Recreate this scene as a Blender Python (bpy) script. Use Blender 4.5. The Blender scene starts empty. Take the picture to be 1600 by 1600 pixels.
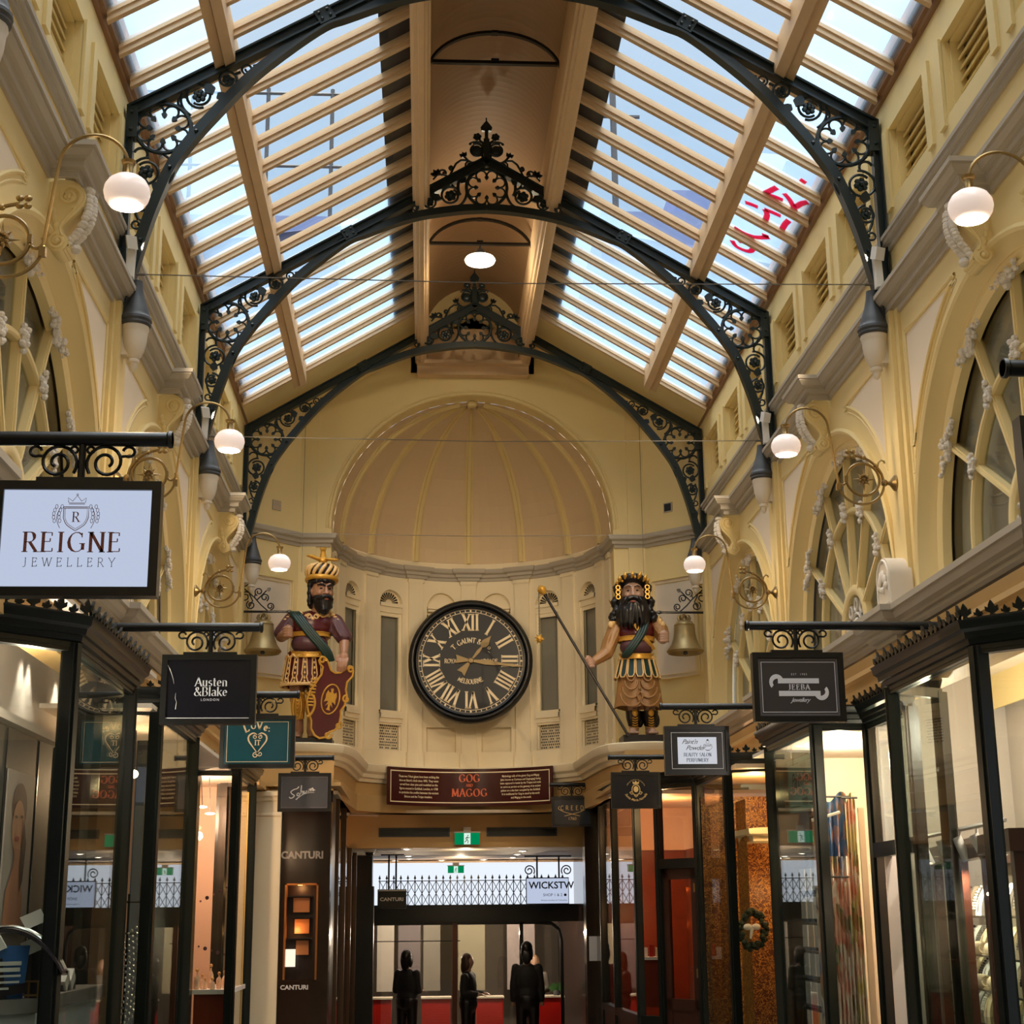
import bpy, bmesh, math, random
from math import sin, cos, pi, sqrt, atan2, radians
from mathutils import Vector, Matrix
random.seed(7)
SC = bpy.context.scene
COL = SC.collection

# ---------------------------------------------------------------- camera
cam_data = bpy.data.cameras.new('camera')
cam = bpy.data.objects.new('camera', cam_data)
COL.objects.link(cam)
cam_data.sensor_fit = 'HORIZONTAL'
cam_data.sensor_width = 36.0
cam_data.lens = 36.0 * 2400.0 / 1600.0
cam_data.clip_start = 0.05
cam_data.clip_end = 400
R_ = ((0.998438, -0.05519, -0.008706), (-0.005572, -0.253398, 0.967346), (0.055594, 0.965786, 0.25331))
cam.matrix_world = Matrix((
    (R_[0][0], R_[1][0], -R_[2][0], -0.589),
    (R_[0][1], R_[1][1], -R_[2][1], 0.0),
    (R_[0][2], R_[1][2], -R_[2][2], 2.2),
    (0, 0, 0, 1)))
SC.camera = cam

# ---------------------------------------------------------------- sky
world = bpy.data.worlds.new('sky')
SC.world = world
world.use_nodes = True
wn = world.node_tree.nodes
wl = world.node_tree.links
wn.clear()
w_out = wn.new('ShaderNodeOutputWorld')
w_bg = wn.new('ShaderNodeBackground')
w_tc = wn.new('ShaderNodeTexCoord')
w_sep = wn.new('ShaderNodeSeparateXYZ')
w_ramp = wn.new('ShaderNodeValToRGB')
w_str = wn.new('ShaderNodeValToRGB')
wl.new(w_tc.outputs['Generated'], w_sep.inputs[0])
wl.new(w_sep.outputs['Z'], w_ramp.inputs[0])
wl.new(w_sep.outputs['Z'], w_str.inputs[0])
e = w_ramp.color_ramp.elements
e[0].position = 0.0; e[0].color = (0.75, 0.82, 0.9, 1)
e[1].position = 1.0; e[1].color = (1.0, 0.97, 0.92, 1)
n = e.new(0.30); n.color = (0.42, 0.68, 1.0, 1)
n = e.new(0.47); n.color = (0.56, 0.77, 1.0, 1)
n = e.new(0.62); n.color = (0.80, 0.89, 1.0, 1)
n = e.new(0.75); n.color = (1.0, 0.97, 0.92, 1)
e = w_str.color_ramp.elements
e[0].position = 0.0; e[0].color = (0.1, 0.1, 0.1, 1)
e[1].position = 0.88; e[1].color = (1, 1, 1, 1)
n = e.new(0.60); n.color = (0.105, 0.105, 0.105, 1)
w_mul = wn.new('ShaderNodeMath'); w_mul.operation = 'MULTIPLY'; w_mul.inputs[1].default_value = 9.5
# thin cloud streaks
w_noise = wn.new('ShaderNodeTexNoise'); w_noise.inputs['Scale'].default_value = 2.2; w_noise.inputs['Detail'].default_value = 5
w_mix = wn.new('ShaderNodeMixRGB'); w_mix.inputs[2].default_value = (0.86, 0.92, 1, 1)
w_cr = wn.new('ShaderNodeMapRange'); w_cr.inputs[1].default_value = 0.45; w_cr.inputs[2].default_value = 0.8; w_cr.inputs[3].default_value = 0; w_cr.inputs[4].default_value = 0.7
wl.new(w_tc.outputs['Generated'], w_noise.inputs['Vector'])
wl.new(w_noise.outputs[0], w_cr.inputs[0])
wl.new(w_cr.outputs[0], w_mix.inputs[0])
wl.new(w_ramp.outputs[0], w_mix.inputs[1])
wl.new(w_str.outputs[0], w_mul.inputs[0])
wl.new(w_mix.outputs[0], w_bg.inputs['Color'])
wl.new(w_mul.outputs[0], w_bg.inputs['Strength'])
wl.new(w_bg.outputs[0], w_out.inputs[0])

vs_ = SC.view_settings
vs_.view_transform = 'Standard'
vs_.look = 'None'
vs_.gamma = 1.0
vs_.use_curve_mapping = False
vs_.exposure = 0.0

# ---------------------------------------------------------------- materials
def lin(c):
    return tuple((x / 12.92 if x <= 0.04045 else ((x + 0.055) / 1.055) ** 2.4) for x in (v / 255.0 for v in c))

def mat(name, rgb, rough=0.6, metal=0.0, var=0.08, scale=6.0, bump=0.0, emit=None, estr=0.0, spec=None, coat=0.0):
    m = bpy.data.materials.new(name)
    m.use_nodes = True
    nt = m.node_tree
    b = nt.nodes['Principled BSDF']
    c = lin(rgb)
    b.inputs['Roughness'].default_value = rough
    b.inputs['Metallic'].default_value = metal
    if spec is not None: b.inputs['Specular IOR Level'].default_value = spec
    if coat: b.inputs['Coat Weight'].default_value = coat
    if var > 0 or bump > 0:
        tc = nt.nodes.new('ShaderNodeTexCoord')
        nz = nt.nodes.new('ShaderNodeTexNoise')
        nz.inputs['Scale'].default_value = scale
        nz.inputs['Detail'].default_value = 6
        nt.links.new(tc.outputs['Object'], nz.inputs['Vector'])
        mx = nt.nodes.new('ShaderNodeMixRGB')
        mx.inputs[1].default_value = tuple(x * (1 - var) for x in c) + (1,)
        mx.inputs[2].default_value = tuple(min(1, x * (1 + var)) for x in c) + (1,)
        nt.links.new(nz.outputs[0], mx.inputs[0])
        nt.links.new(mx.outputs[0], b.inputs['Base Color'])
        if bump > 0:
            bp = nt.nodes.new('ShaderNodeBump')
            bp.inputs['Strength'].default_value = bump
            bp.inputs['Distance'].default_value = 0.01
            nz2 = nt.nodes.new('ShaderNodeTexNoise'); nz2.inputs['Scale'].default_value = scale * 6
            nt.links.new(tc.outputs['Object'], nz2.inputs['Vector'])
            nt.links.new(nz2.outputs[0], bp.inputs['Height'])
            nt.links.new(bp.outputs[0], b.inputs['Normal'])
    else:
        b.inputs['Base Color'].default_value = c + (1,)
    if emit is not None:
        b.inputs['Emission Color'].default_value = lin(emit) + (1,)
        b.inputs['Emission Strength'].default_value = estr
    return m

def glass(name, tint=(235, 240, 240), ior=1.45, rough=0.0, haze=0.0, dirt=0.0, veil=False):
    m = bpy.data.materials.new(name)
    m.use_nodes = True
    nt = m.node_tree
    nt.nodes.clear()
    out = nt.nodes.new('ShaderNodeOutputMaterial')
    tr = nt.nodes.new('ShaderNodeBsdfTransparent'); tr.inputs[0].default_value = lin(tint) + (1,)
    gl = nt.nodes.new('ShaderNodeBsdfGlossy'); gl.inputs['Roughness'].default_value = rough
    lw = nt.nodes.new("ShaderNodeLayerWeight"); pw = nt.nodes.new("ShaderNodeMath"); pw.operation = "POWER"; pw.inputs[1].default_value = 5.0
    fr = nt.nodes.new("ShaderNodeMapRange"); f0 = ((ior - 1) / (ior + 1)) ** 2; fr.inputs[3].default_value = f0
    nt.links.new(lw.outputs["Facing"], pw.inputs[0]); nt.links.new(pw.outputs[0], fr.inputs[0])
    mx = nt.nodes.new('ShaderNodeMixShader')
    nt.links.new(fr.outputs[0], mx.inputs[0])
    nt.links.new(tr.outputs[0], mx.inputs[1])
    nt.links.new(gl.outputs[0], mx.inputs[2])
    last = mx
    if haze > 0:
        df = nt.nodes.new('ShaderNodeBsdfTranslucent' if veil else 'ShaderNodeBsdfDiffuse'); df.inputs[0].default_value = (0.46, 0.70, 0.95, 1) if veil else (0.75, 0.75, 0.73, 1)
        m2 = nt.nodes.new('ShaderNodeMixShader')
        if dirt > 0:
            tc = nt.nodes.new('ShaderNodeTexCoord'); nz = nt.nodes.new('ShaderNodeTexNoise'); nz.inputs['Scale'].default_value = 1.5; nz.inputs['Detail'].default_value = 8
            mr = nt.nodes.new('ShaderNodeMapRange'); mr.inputs[1].default_value = 0.35; mr.inputs[2].default_value = 0.75; mr.inputs[3].default_value = haze; mr.inputs[4].default_value = haze + dirt
            nt.links.new(tc.outputs['Object'], nz.inputs['Vector']); nt.links.new(nz.outputs[0], mr.inputs[0]); nt.links.new(mr.outputs[0], m2.inputs[0])
        else:
            m2.inputs[0].default_value = haze
        nt.links.new(mx.outputs[0], m2.inputs[1]); nt.links.new(df.outputs[0], m2.inputs[2])
        last = m2
    nt.links.new(last.outputs[0], out.inputs[0])
    return m

def emis(name, rgb, st):
    m = bpy.data.materials.new(name)
    m.use_nodes = True
    nt = m.node_tree
    nt.nodes.clear()
    o = nt.nodes.new('ShaderNodeOutputMaterial'); em = nt.nodes.new('ShaderNodeEmission')
    em.inputs[0].default_value = lin(rgb) + (1,); em.inputs[1].default_value = st
    nt.links.new(em.outputs[0], o.inputs[0])
    return m

M = dict(
    cream=mat('cream_plaster', (234, 211, 150), 0.55, var=0.05, scale=2.5, bump=0.05),
    white=mat('ivory_plaster', (244, 228, 192), 0.55, var=0.04, scale=3),
    moulding=mat('grey_moulding', (180, 170, 154), 0.5, var=0.06, scale=4),
    panel=mat('pale_panel', (232, 216, 192), 0.6, var=0.04, scale=3),
    dome=mat('dome_plaster', (226, 200, 160), 0.65, var=0.04, scale=2),
    tan=mat('tan_timber', (212, 180, 140), 0.5, var=0.08, scale=8),
    brown=mat('brown_gutter', (146, 108, 74), 0.5, var=0.1, scale=6),
    vault=mat('vault_boards', (172, 140, 104), 0.6, var=0.05, scale=3),
    iron=mat('dark_green_iron', (24, 38, 40), 0.35, var=0.15, scale=20),
    black=mat('black_paint', (16, 17, 19), 0.3, var=0.2, scale=20),
    shop=mat('black_green_paint', (20, 24, 20), 0.28, var=0.2, scale=15),
    lead=mat('dull_lead', (70, 72, 76), 0.5, var=0.2, scale=12),
    stone=mat('pale_stone', (226, 214, 196), 0.5, var=0.05, scale=10),
    orn=mat('plaster_ornament', (226, 218, 206), 0.6, var=0.12, scale=30),
    brass=mat('aged_brass', (150, 124, 78), 0.34, metal=0.75, var=0.15, scale=15),
    bell=mat('bell_bronze', (158, 138, 94), 0.42, metal=0.55, var=0.25, scale=9),
    gold=mat('gold_paint', (214, 160, 62), 0.35, metal=0.35, var=0.12, scale=20),
    cream_paint=mat('cream_letter_paint', (255, 232, 190), 0.5, var=0.03),
    soffit=mat('warm_soffit', (206, 168, 108), 0.5, var=0.05, scale=3),
    roofglass=glass('skylight_glass', (240, 246, 250), 1.3, 0.02, 0.015, 0.05),
    frosted=glass('frosted_skylight_glass', (236, 244, 250), 1.3, 0.05, 0.20, 0.10, True),
    pane=glass('window_glass', (225, 228, 226), 1.5, 0.0),
    shopglass=glass('shop_glass', (238, 242, 238), 1.5, 0.0),
    opal=mat('opal_glass', (250, 238, 232), 0.2, var=0.0, emit=(255, 228, 216), estr=0.42),
    bulb=emis('lit_bulb', (255, 244, 224), 6.0),
    wire=mat('steel_wire', (110, 104, 96), 0.4, metal=0.6, var=0),
    whitebox=mat('white_plastic', (226, 222, 216), 0.4, var=0.03),
    darkboard=mat('dark_flashing', (26, 28, 38), 0.6, var=0.15),
    blind=mat('grey_blind', (244, 236, 226), 0.7, var=0.08, scale=2),
)

# ---------------------------------------------------------------- mesh helpers
class MB:
    def __init__(s): s.v = []; s.f = []
    def add(s, vs, fs):
        n = len(s.v)
        s.v += [tuple(v) for v in vs]
        s.f += [tuple(i + n for i in f) for f in fs]
        return s
    def box(s, a, b):
        (x0, y0, z0), (x1, y1, z1) = a, b
        return s.add([(x0, y0, z0), (x1, y0, z0), (x1, y1, z0), (x0, y1, z0), (x0, y0, z1), (x1, y0, z1), (x1, y1, z1), (x0, y1, z1)],
                     [(0, 3, 2, 1), (4, 5, 6, 7), (0, 1, 5, 4), (1, 2, 6, 5), (2, 3, 7, 6), (3, 0, 4, 7)])
    def obox(s, c, u, v, w):
        c, u, v, w = Vector(c), Vector(u), Vector(v), Vector(w)
        P = [c + a * u + b * v + d * w for d in (-1, 1) for a, b in ((-1, -1), (1, -1), (1, 1), (-1, 1))]
        return s.add(P, [(0, 3, 2, 1), (4, 5, 6, 7), (0, 1, 5, 4), (1, 2, 6, 5), (2, 3, 7, 6), (3, 0, 4, 7)])
    def quad(s, *p): return s.add(p, [tuple(range(len(p)))])
    def tube(s, path, r, n=6, closed=False, flat=None):
        P = [Vector(p) for p in path]
        N = len(P)
        rr = r if isinstance(r, (list, tuple)) else [r] * N
        up = None
        rings = []
        for i, p in enumerate(P):
            if closed: t = P[(i + 1) % N] - P[i - 1]
            else: t = P[min(i + 1, N - 1)] - P[max(i - 1, 0)]
            if t.length < 1e-9: t = Vector((0, 0, 1))
            t.normalize()
            if up is None:
                up = flat and Vector(flat) or (Vector((0, 1, 0)) if abs(t.y) < 0.9 else Vector((1, 0, 0)))
            u = up - up.dot(t) * t
            if u.length < 1e-6: u = Vector((1, 0, 0)) - t.x * t
            u.normalize(); up = u
            w = t.cross(u)
            rings.append([p + rr[i] * (cos(2 * pi * (k + .5) / n) * u + sin(2 * pi * (k + .5) / n) * w) for k in range(n)])
        vs = [q for R in rings for q in R]
        fs = []
        for i in range(N if closed else N - 1):
            a, b = i * n, ((i + 1) % N) * n
            for k in range(n): fs.append((a + k, a + (k + 1) % n, b + (k + 1) % n, b + k))
        if not closed:
            fs.append(tuple(range(n))[::-1]); fs.append(tuple((N - 1) * n + k for k in range(n)))
        return s.add(vs, fs)
    def lathe(s, prof, o=(0, 0, 0), n=16, ax='Z', cap=True):
        vs = []; fs = []
        for (r, h) in prof:
            for k in range(n):
                a = 2 * pi * k / n
                p = (r * cos(a), r * sin(a), h)
                if ax == 'X': p = (h, p[0], p[1])
                if ax == 'Y': p = (p[0], h, p[1])
                vs.append((p[0] + o[0], p[1] + o[1], p[2] + o[2]))
        for i in range(len(prof) - 1):
            for k in range(n): fs.append((i * n + k, i * n + (k + 1) % n, (i + 1) * n + (k + 1) % n, (i + 1) * n + k))
        if cap:
            fs.append(tuple(range(n))[::-1]); fs.append(tuple((len(prof) - 1) * n + k for k in range(n)))
        return s.add(vs, fs)
    def ball(s, c, r, n=10, m=6):
        r = r if isinstance(r, (list, tuple)) else (r, r, r)
        vs = [(c[0], c[1], c[2] - r[2])]
        for i in range(1, m):
            t = -pi / 2 + pi * i / m
            for k in range(n):
                a = 2 * pi * k / n
                vs.append((c[0] + r[0] * cos(t) * cos(a), c[1] + r[1] * cos(t) * sin(a), c[2] + r[2] * sin(t)))
        vs.append((c[0], c[1], c[2] + r[2]))
        fs = [(0, 1 + (k + 1) % n, 1 + k) for k in range(n)]
        for i in range(m - 2):
            for k in range(n): fs.append((1 + i * n + k, 1 + i * n + (k + 1) % n, 1 + (i + 1) * n + (k + 1) % n, 1 + (i + 1) * n + k))
        t = len(vs) - 1
        fs += [(t, t - n + k, t - n + (k + 1) % n) for k in range(n)]
        return s.add(vs, fs)
    def sweep(s, path, prof, closed=False, zb=0.0):
        """moulding: plan path [(x,y)], profile [(out,z)]; out is to the left of travel"""
        N = len(path)
        cols = []
        for i in range(N):
            p = Vector(path[i])
            a = (p - Vector(path[i - 1])) if (i > 0 or closed) else None
            b = (Vector(path[(i + 1) % N]) - p) if (i < N - 1 or closed) else None
            if a is None: a = b
            if b is None: b = a
            a = a.normalized(); b = b.normalized()
            na = Vector((-a.y, a.x)); nb = Vector((-b.y, b.x))
            m = na + nb
            if m.length < 1e-6: m = na
            m.normalize()
            k = 1 / max(0.25, m.dot(na))
            cols.append([(p.x + m.x * k * o, p.y + m.y * k * o, z + zb) for o, z in prof])
        n = len(prof)
        vs = [q for c in cols for q in c]
        fs = []
        for i in range(N if closed else N - 1):
            a, b = i * n, ((i + 1) % N) * n
            for k in range(n - 1): fs.append((a + k, b + k, b + k + 1, a + k + 1))
        if not closed:
            fs.append(tuple(range(n))); fs.append(tuple((N - 1) * n + k for k in range(n))[::-1])
        return s.add(vs, fs)
    def prism(s, poly, mp, d0, d1):
        """2D polygon extruded; mp(u,v,d)->3D"""
        n = len(poly)
        vs = [mp(u, v, d0) for u, v in poly] + [mp(u, v, d1) for u, v in poly]
        fs = [tuple(range(n))[::-1], tuple(range(n, 2 * n))]
        for k in range(n): fs.append((k, (k + 1) % n, n + (k + 1) % n, n + k))
        return s.add(vs, fs)
    def strip(s, A, B):
        """quad strip between two equal polylines"""
        n = len(A)
        return s.add(list(A) + list(B), [(i, i + 1, n + i + 1, n + i) for i in range(n - 1)])
    def build(s, name, m, parent=None, smooth=True, ang=38, world=True, mods=None, recalc=True):
        off = Vector((0, 0, 0))
        if parent is not None and world:
            p = parent
            while p is not None:
                off += p.location; p = p.parent
        me = bpy.data.meshes.new(name)
        me.from_pydata([(v[0] - off.x, v[1] - off.y, v[2] - off.z) for v in s.v], [], s.f)
        if recalc:
            bm = bmesh.new(); bm.from_mesh(me)
            bmesh.ops.recalc_face_normals(bm, faces=bm.faces)
            bm.to_mesh(me); bm.free()
        if smooth:
            me.shade_smooth(); me.set_sharp_from_angle(angle=radians(ang))
        me.materials.append(M[m] if isinstance(m, str) else m)
        o = bpy.data.objects.new(name, me)
        COL.objects.link(o)
        if parent is not None: o.parent = parent
        return o

def thing(name, label, cat, loc, group=None):
    o = bpy.data.objects.new(name, None)
    o.empty_display_size = 0.1
    COL.objects.link(o)
    o.location = loc
    o['label'] = label; o['category'] = cat
    if group: o['group'] = group
    return o
def tag(o, label, cat, group=None):
    o['label'] = label; o['category'] = cat
    if group: o['group'] = group
    return o
NUM = {}
def struct(kind, mb, m, label=None, **kw):
    if kind in ('floor', 'ceiling') or '_' in kind: nm = kind
    else:
        NUM[kind] = NUM.get(kind, 0) + 1; nm = '%s_%d' % (kind, NUM[kind])
    kw.setdefault('ang', 16)
    o = mb.build(nm, m, **kw)
    o['kind'] = 'structure'
    if label: o['label'] = label
    return o
def sroot(kind, loc, label=None):
    NUM[kind] = NUM.get(kind, 0) + 1
    o = bpy.data.objects.new('%s_%d' % (kind, NUM[kind]), None)
    COL.objects.link(o); o.location = loc; o['kind'] = 'structure'
    if label: o['label'] = label
    return o
def copy_tree(o, parent=None):
    c = o.copy(); COL.objects.link(c)
    if parent is not None: c.parent = parent
    for ch in list(o.children): copy_tree(ch, c)
    return c
def lamp(name, loc, power, rgb, parent=None, size=0.05, kind='POINT', rot=None, spot=None, blend=0.5):
    l = bpy.data.lights.new(name, kind); l.energy = power; l.color = lin(rgb)
    if kind in ('POINT', 'SPOT'): l.shadow_soft_size = size
    if kind == 'SPOT': l.spot_size = spot; l.spot_blend = blend
    if kind == 'AREA': l.shape = 'RECTANGLE'; l.size, l.size_y = size
    o = bpy.data.objects.new(name, l); COL.objects.link(o)
    off = Vector(loc)
    p = parent
    while p is not None: off -= p.location; p = p.parent
    o.location = off
    if rot: o.rotation_euler = rot
    if parent is not None: o.parent = parent
    return o
def catmull(P, k=6):
    P = [Vector(p) for p in P]; out = []
    for i in range(len(P) - 1):
        p0 = P[max(i - 1, 0)]; p1 = P[i]; p2 = P[i + 1]; p3 = P[min(i + 2, len(P) - 1)]
        for j in range(k):
            t = j / k
            out.append(0.5 * ((2 * p1) + (p2 - p0) * t + (2 * p0 - 5 * p1 + 4 * p2 - p3) * t * t + (-p0 + 3 * p1 - 3 * p2 + p3) * t ** 3))
    out.append(P[-1]); return out
def spiral(c, r0, r1, a0, turns, n=22):
    """2D spiral from radius r0 (outer) to r1"""
    out = []
    for i in range(n + 1):
        t = i / n; r = r0 + (r1 - r0) * t; a = a0 + turns * 2 * pi * t
        out.append((c[0] + r * cos(a), c[1] + r * sin(a)))
    return out
def arc(cx, cy, rx, ry, a0, a1, n=14):
    return [(cx + rx * cos(radians(a0 + (a1 - a0) * i / n)), cy + ry * sin(radians(a0 + (a1 - a0) * i / n))) for i in range(n + 1)]
# ---------------------------------------------------------------- bay rhythm
T = [10.34 + 3.828 * (i - 1) for i in range(0, 4)]          # truss lines (T[0] is above the camera's frame)
TB = T[0] - 3.828
BAYS = [(TB, T[0]), (T[0], T[1]), (T[1], T[2]), (T[2], T[3])]
Y0, YE = -4.0, 18.2
XW, XC = 2.80, 2.82          # arcade wall face, clerestory face
ZA, RA = 4.38, 1.66          # arch springing and radius
SIDE = {-1: 'left', 1: 'right'}

# ---------------------------------------------------------------- floor
fm = MB(); fm.box((-6, Y0, -0.1), (6, 34, 0))
FLOORM = mat('floor_tiles', (150, 140, 128), 0.3, var=0.1, scale=3)
nt = FLOORM.node_tree
ck = nt.nodes.new('ShaderNodeTexChecker'); ck.inputs['Scale'].default_value = 2.2
ck.inputs['Color1'].default_value = (0.42, 0.38, 0.32, 1); ck.inputs['Color2'].default_value = (0.05, 0.05, 0.055, 1)
tcn = nt.nodes.new('ShaderNodeTexCoord'); nt.links.new(tcn.outputs['Object'], ck.inputs['Vector'])
nt.links.new(ck.outputs[0], nt.nodes['Principled BSDF'].inputs['Base Color'])
struct('floor', fm, FLOORM)

# ---------------------------------------------------------------- side walls
WINZ = (7.255, 7.815)
def clere(bay):
    t = bay[1]
    return [(t - 3.43, t - 2.585), (t - 2.235, t - 1.39), (t - 1.035, t - 0.19)]
for s in (-1, 1):
    w = MB()
    allwin = []
    for (ya, yb) in BAYS:
        yc = (ya + yb) / 2
        thc = atan2(6.42 - ZA, yb - yc)
        ths = sorted(set([pi * i / 40 for i in range(41)] + [thc, pi - thc]))
        A = [(s * XW, yc + RA, 4.0)]; B = [(s * XW, yb, 4.0)]
        for t in ths:
            A.append((s * XW, yc + RA * cos(t), ZA + RA * sin(t)))
            c, d = cos(t), sin(t)
            k = min((yb - yc) / abs(c) if abs(c) > 1e-6 else 9e9, (6.42 - ZA) / d if d > 1e-6 else 9e9)
            B.append((s * XW, yc + k * c, ZA + k * d))
        A.append((s * XW, yc - RA, 4.0)); B.append((s * XW, ya, 4.0))
        w.strip(A, B)
        allwin += clere((ya, yb))
    # blank wall outside the bays
    for (ya, yb) in ((Y0, TB), (T[3], YE)):
        w.quad((s * XW, ya, 4.0), (s * XW, yb, 4.0), (s * XW, yb, 6.42), (s * XW, ya, 6.42))
    w.quad((s * XW, Y0, 6.42), (s * XW, YE, 6.42), (s * XC, YE, 6.42), (s * XC, Y0, 6.42))
    # clerestory with openings
    ys = [Y0] + [y for p in sorted(allwin) for y in p] + [YE]
    zs = [6.42, WINZ[0], WINZ[1], 8.45]
    for i in range(len(ys) - 1):
        for j in range(3):
            if i % 2 == 1 and j == 1: continue
            w.quad((s * XC, ys[i], zs[j]), (s * XC, ys[i + 1], zs[j]), (s * XC, ys[i + 1], zs[j + 1]), (s * XC, ys[i], zs[j + 1]))
    # outer skin so that no light leaks in
    w.box((min(s * 3.5, s * 3.52), Y0, 3.6), (max(s * 3.5, s * 3.52), YE + 3, 8.45))
    w.box((min(s * XC, s * 3.5), Y0, 8.40), (max(s * XC, s * 3.5), YE + 3, 8.45))
    struct('wall_' + SIDE[s], w, 'cream', smooth=False)

    # pilaster strips under the trusses
    p = MB()
    for t in T + [TB]:
        p.box((min(s * 2.74, s * XW), t - 0.135, 4.2), (max(s * 2.74, s * XW), t + 0.135, 6.40))
        p.box((min(s * 2.775, s * XW), t - 0.20, 4.2), (max(s * 2.775, s * XW), t + 0.20, 6.40))
    struct('trim', p, 'cream', 'cream pilaster strips between the %s arches' % SIDE[s])

    # main cornice with breaks over the keystones
    prof = [(0, 6.36), (0.022, 6.36), (0.022, 6.395), (0.03, 6.398), (0.03, 6.405), (0.06, 6.408), (0.06, 6.445), (0.07, 6.448), (0.07, 6.455), (0.10, 6.462), (0.125, 6.495), (0.125, 6.505), (0.14, 6.508), (0.14, 6.54), (0.0, 6.56)]
    path = [(s * XW, Y0)]
    for (ya, yb) in BAYS:
        yc = (ya + yb) / 2
        path += [(s * XW, yc - 0.15), (s * (XW - 0.16), yc - 0.15), (s * (XW - 0.16), yc + 0.15), (s * XW, yc + 0.15)]
    path += [(s * XW, YE)]
    if s < 0: path = path[::-1]
    m_ = MB(); m_.sweep(path, prof)
    # upper string course
    st = [(0, 6.905), (0.022, 6.905), (0.022, 6.935), (0.034, 6.938), (0.034, 6.945), (0.056, 6.952), (0.056, 6.98), (0.07, 6.983), (0.07, 7.012), (0, 7.02)]
    pl = [(s * XC, Y0), (s * XC, YE)]
    if s < 0: pl = pl[::-1]
    m_.sweep(pl, st)
    struct('trim', m_, 'moulding', 'grey cornice and string course of the %s wall' % SIDE[s])

    # sill cornice at first floor level, breaking forward at every pilaster
    prof = [(-0.05, 3.98), (0.0, 3.98), (0.0, 4.01), (0.03, 4.015), (0.05, 4.035), (0.05, 4.06), (0.075, 4.065), (0.075, 4.085), (0.11, 4.10), (0.128, 4.135), (0.128, 4.145), (0.145, 4.15), (0.145, 4.19), (-0.22, 4.23)]
    xb = 2.66
    path = [(s * xb, Y0)]
    for t in [TB] + T[:3]:
        path += [(s * xb, t - 0.24), (s * (xb - 0.07), t - 0.24), (s * (xb - 0.07), t + 0.24), (s * xb, t + 0.24)]
    path += [(s * xb, 17.6)]
    if s < 0: path = path[::-1]
    m_ = MB(); m_.sweep(path, prof)
    m_.box((min(s * 2.7, s * 3.3), Y0, 4.15), (max(s * 2.7, s * 3.3), YE, 4.22))
    struct('trim', m_, 'moulding', 'grey sill cornice under the arched windows of the %s wall' % SIDE[s])
    # warm soffit and fascia between the sill cornice and the shopfronts
    prof = [(0.0, 3.99), (-0.02, 3.90), (0.02, 3.90), (0.03, 3.86), (-0.01, 3.85), (-0.03, 3.72), (0.03, 3.70), (0.03, 3.60), (-0.1, 3.58)]
    pl = [(s * 2.62, Y0), (s * 2.62, 17.2)]
    if s < 0: pl = pl[::-1]
    m_ = MB(); m_.sweep(pl, prof)
    struct('trim', m_, 'soffit', 'warm fascia above the %s shopfronts' % SIDE[s])

    # gutter moulding at the eaves
    prof = [(0, 8.07), (0.03, 8.075), (0.035, 8.10), (0.06, 8.11), (0.065, 8.15), (0.10, 8.17), (0.105, 8.26), (0, 8.30)]
    pl = [(s * XC, Y0), (s * XC, 18.8)]
    if s < 0: pl = pl[::-1]
    m_ = MB(); m_.sweep(pl, prof)
    struct('trim', m_, 'brown', 'brown gutter moulding along the %s eaves' % SIDE[s])

    # spandrel panels, panel frames and archivolts
    pan = MB(); frm = MB(); arcv = MB(); strips = MB()
    for bi, (ya, yb) in enumerate(BAYS):
        yc = (ya + yb) / 2
        X = lambda d: s * (XW - d)
        rp = RA + 0.21
        for q in (-1, 1):
            ye = (yb - yc) - 0.30
            z1 = 6.16
            th0 = math.acos(ye / rp); th1 = math.asin((z1 - ZA) / rp) if (z1 - ZA) < rp else pi / 2
            A = [(rp * cos(th0 + (th1 - th0) * i / 14), rp * sin(th0 + (th1 - th0) * i / 14)) for i in range(15)]
            poly = [(a, b) for a, b in A] + [(ye, z1 - ZA)]
            pan.prism(poly, lambda u, v, d: (X(d), yc + q * u, ZA + v), -0.002, 0.004)
            loop = [(X(0.006), yc + q * u, ZA + v) for u, v in poly]
            frm.tube(loop, 0.014, 6, closed=True)
            k = 0.045
            th0 = math.acos((ye + k) / (rp - k))
            inner = [((rp - k) * cos(th0 + (th1 - th0) * i / 14), (rp - k) * sin(th0 + (th1 - th0) * i / 14)) for i in range(15)] + [(ye + k, z1 + k * .8 - ZA)]
            frm.tube([(X(0.002), yc + q * u, ZA + v) for u, v in inner], 0.008, 5, closed=True)
        # archivolt: roll, splay, inner frame roll
        prof = [(1.69, 0.0), (1.70, 0.035), (1.675, 0.045), (1.655, 0.03), (1.645, 0.0), (1.60, -0.07), (1.585, -0.065), (1.575, -0.08), (1.545, -0.10), (1.54, -0.085), (1.52, -0.10), (1.515, -0.16)]
        cols = []
        for i in range(-1, 42):
            t = pi * min(max(i, 0), 40) / 40
            col = []
            for r, d in prof:
                z = ZA + r * sin(t)
                if i in (-1, 41): z = 4.15
                col.append((X(d), yc + r * cos(t), z))
            cols.append(col)
        n = len(prof)
        arcv.add([q for c in cols for q in c], [(i * n + k, i * n + k + 1, (i + 1) * n + k + 1, (i + 1) * n + k) for i in range(len(cols) - 1) for k in range(n - 1)])
        for (a, b) in clere((ya, yb)):
            for (p0, p1, zt) in ((a - 0.11, a, 7.815), (b, b + 0.10, 7.83)):
                strips.prism([(p0, 7.19), (p1, 7.19), (p1, zt), (p0, zt)], lambda u, v, d: (s * (XC - d), u, v), -0.002, 0.022)
    struct('trim', pan, 'panel', 'pale spandrel panels of the %s wall' % SIDE[s])
    struct('trim', frm, 'cream', 'cream beads framing the spandrel panels of the %s wall' % SIDE[s])
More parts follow.
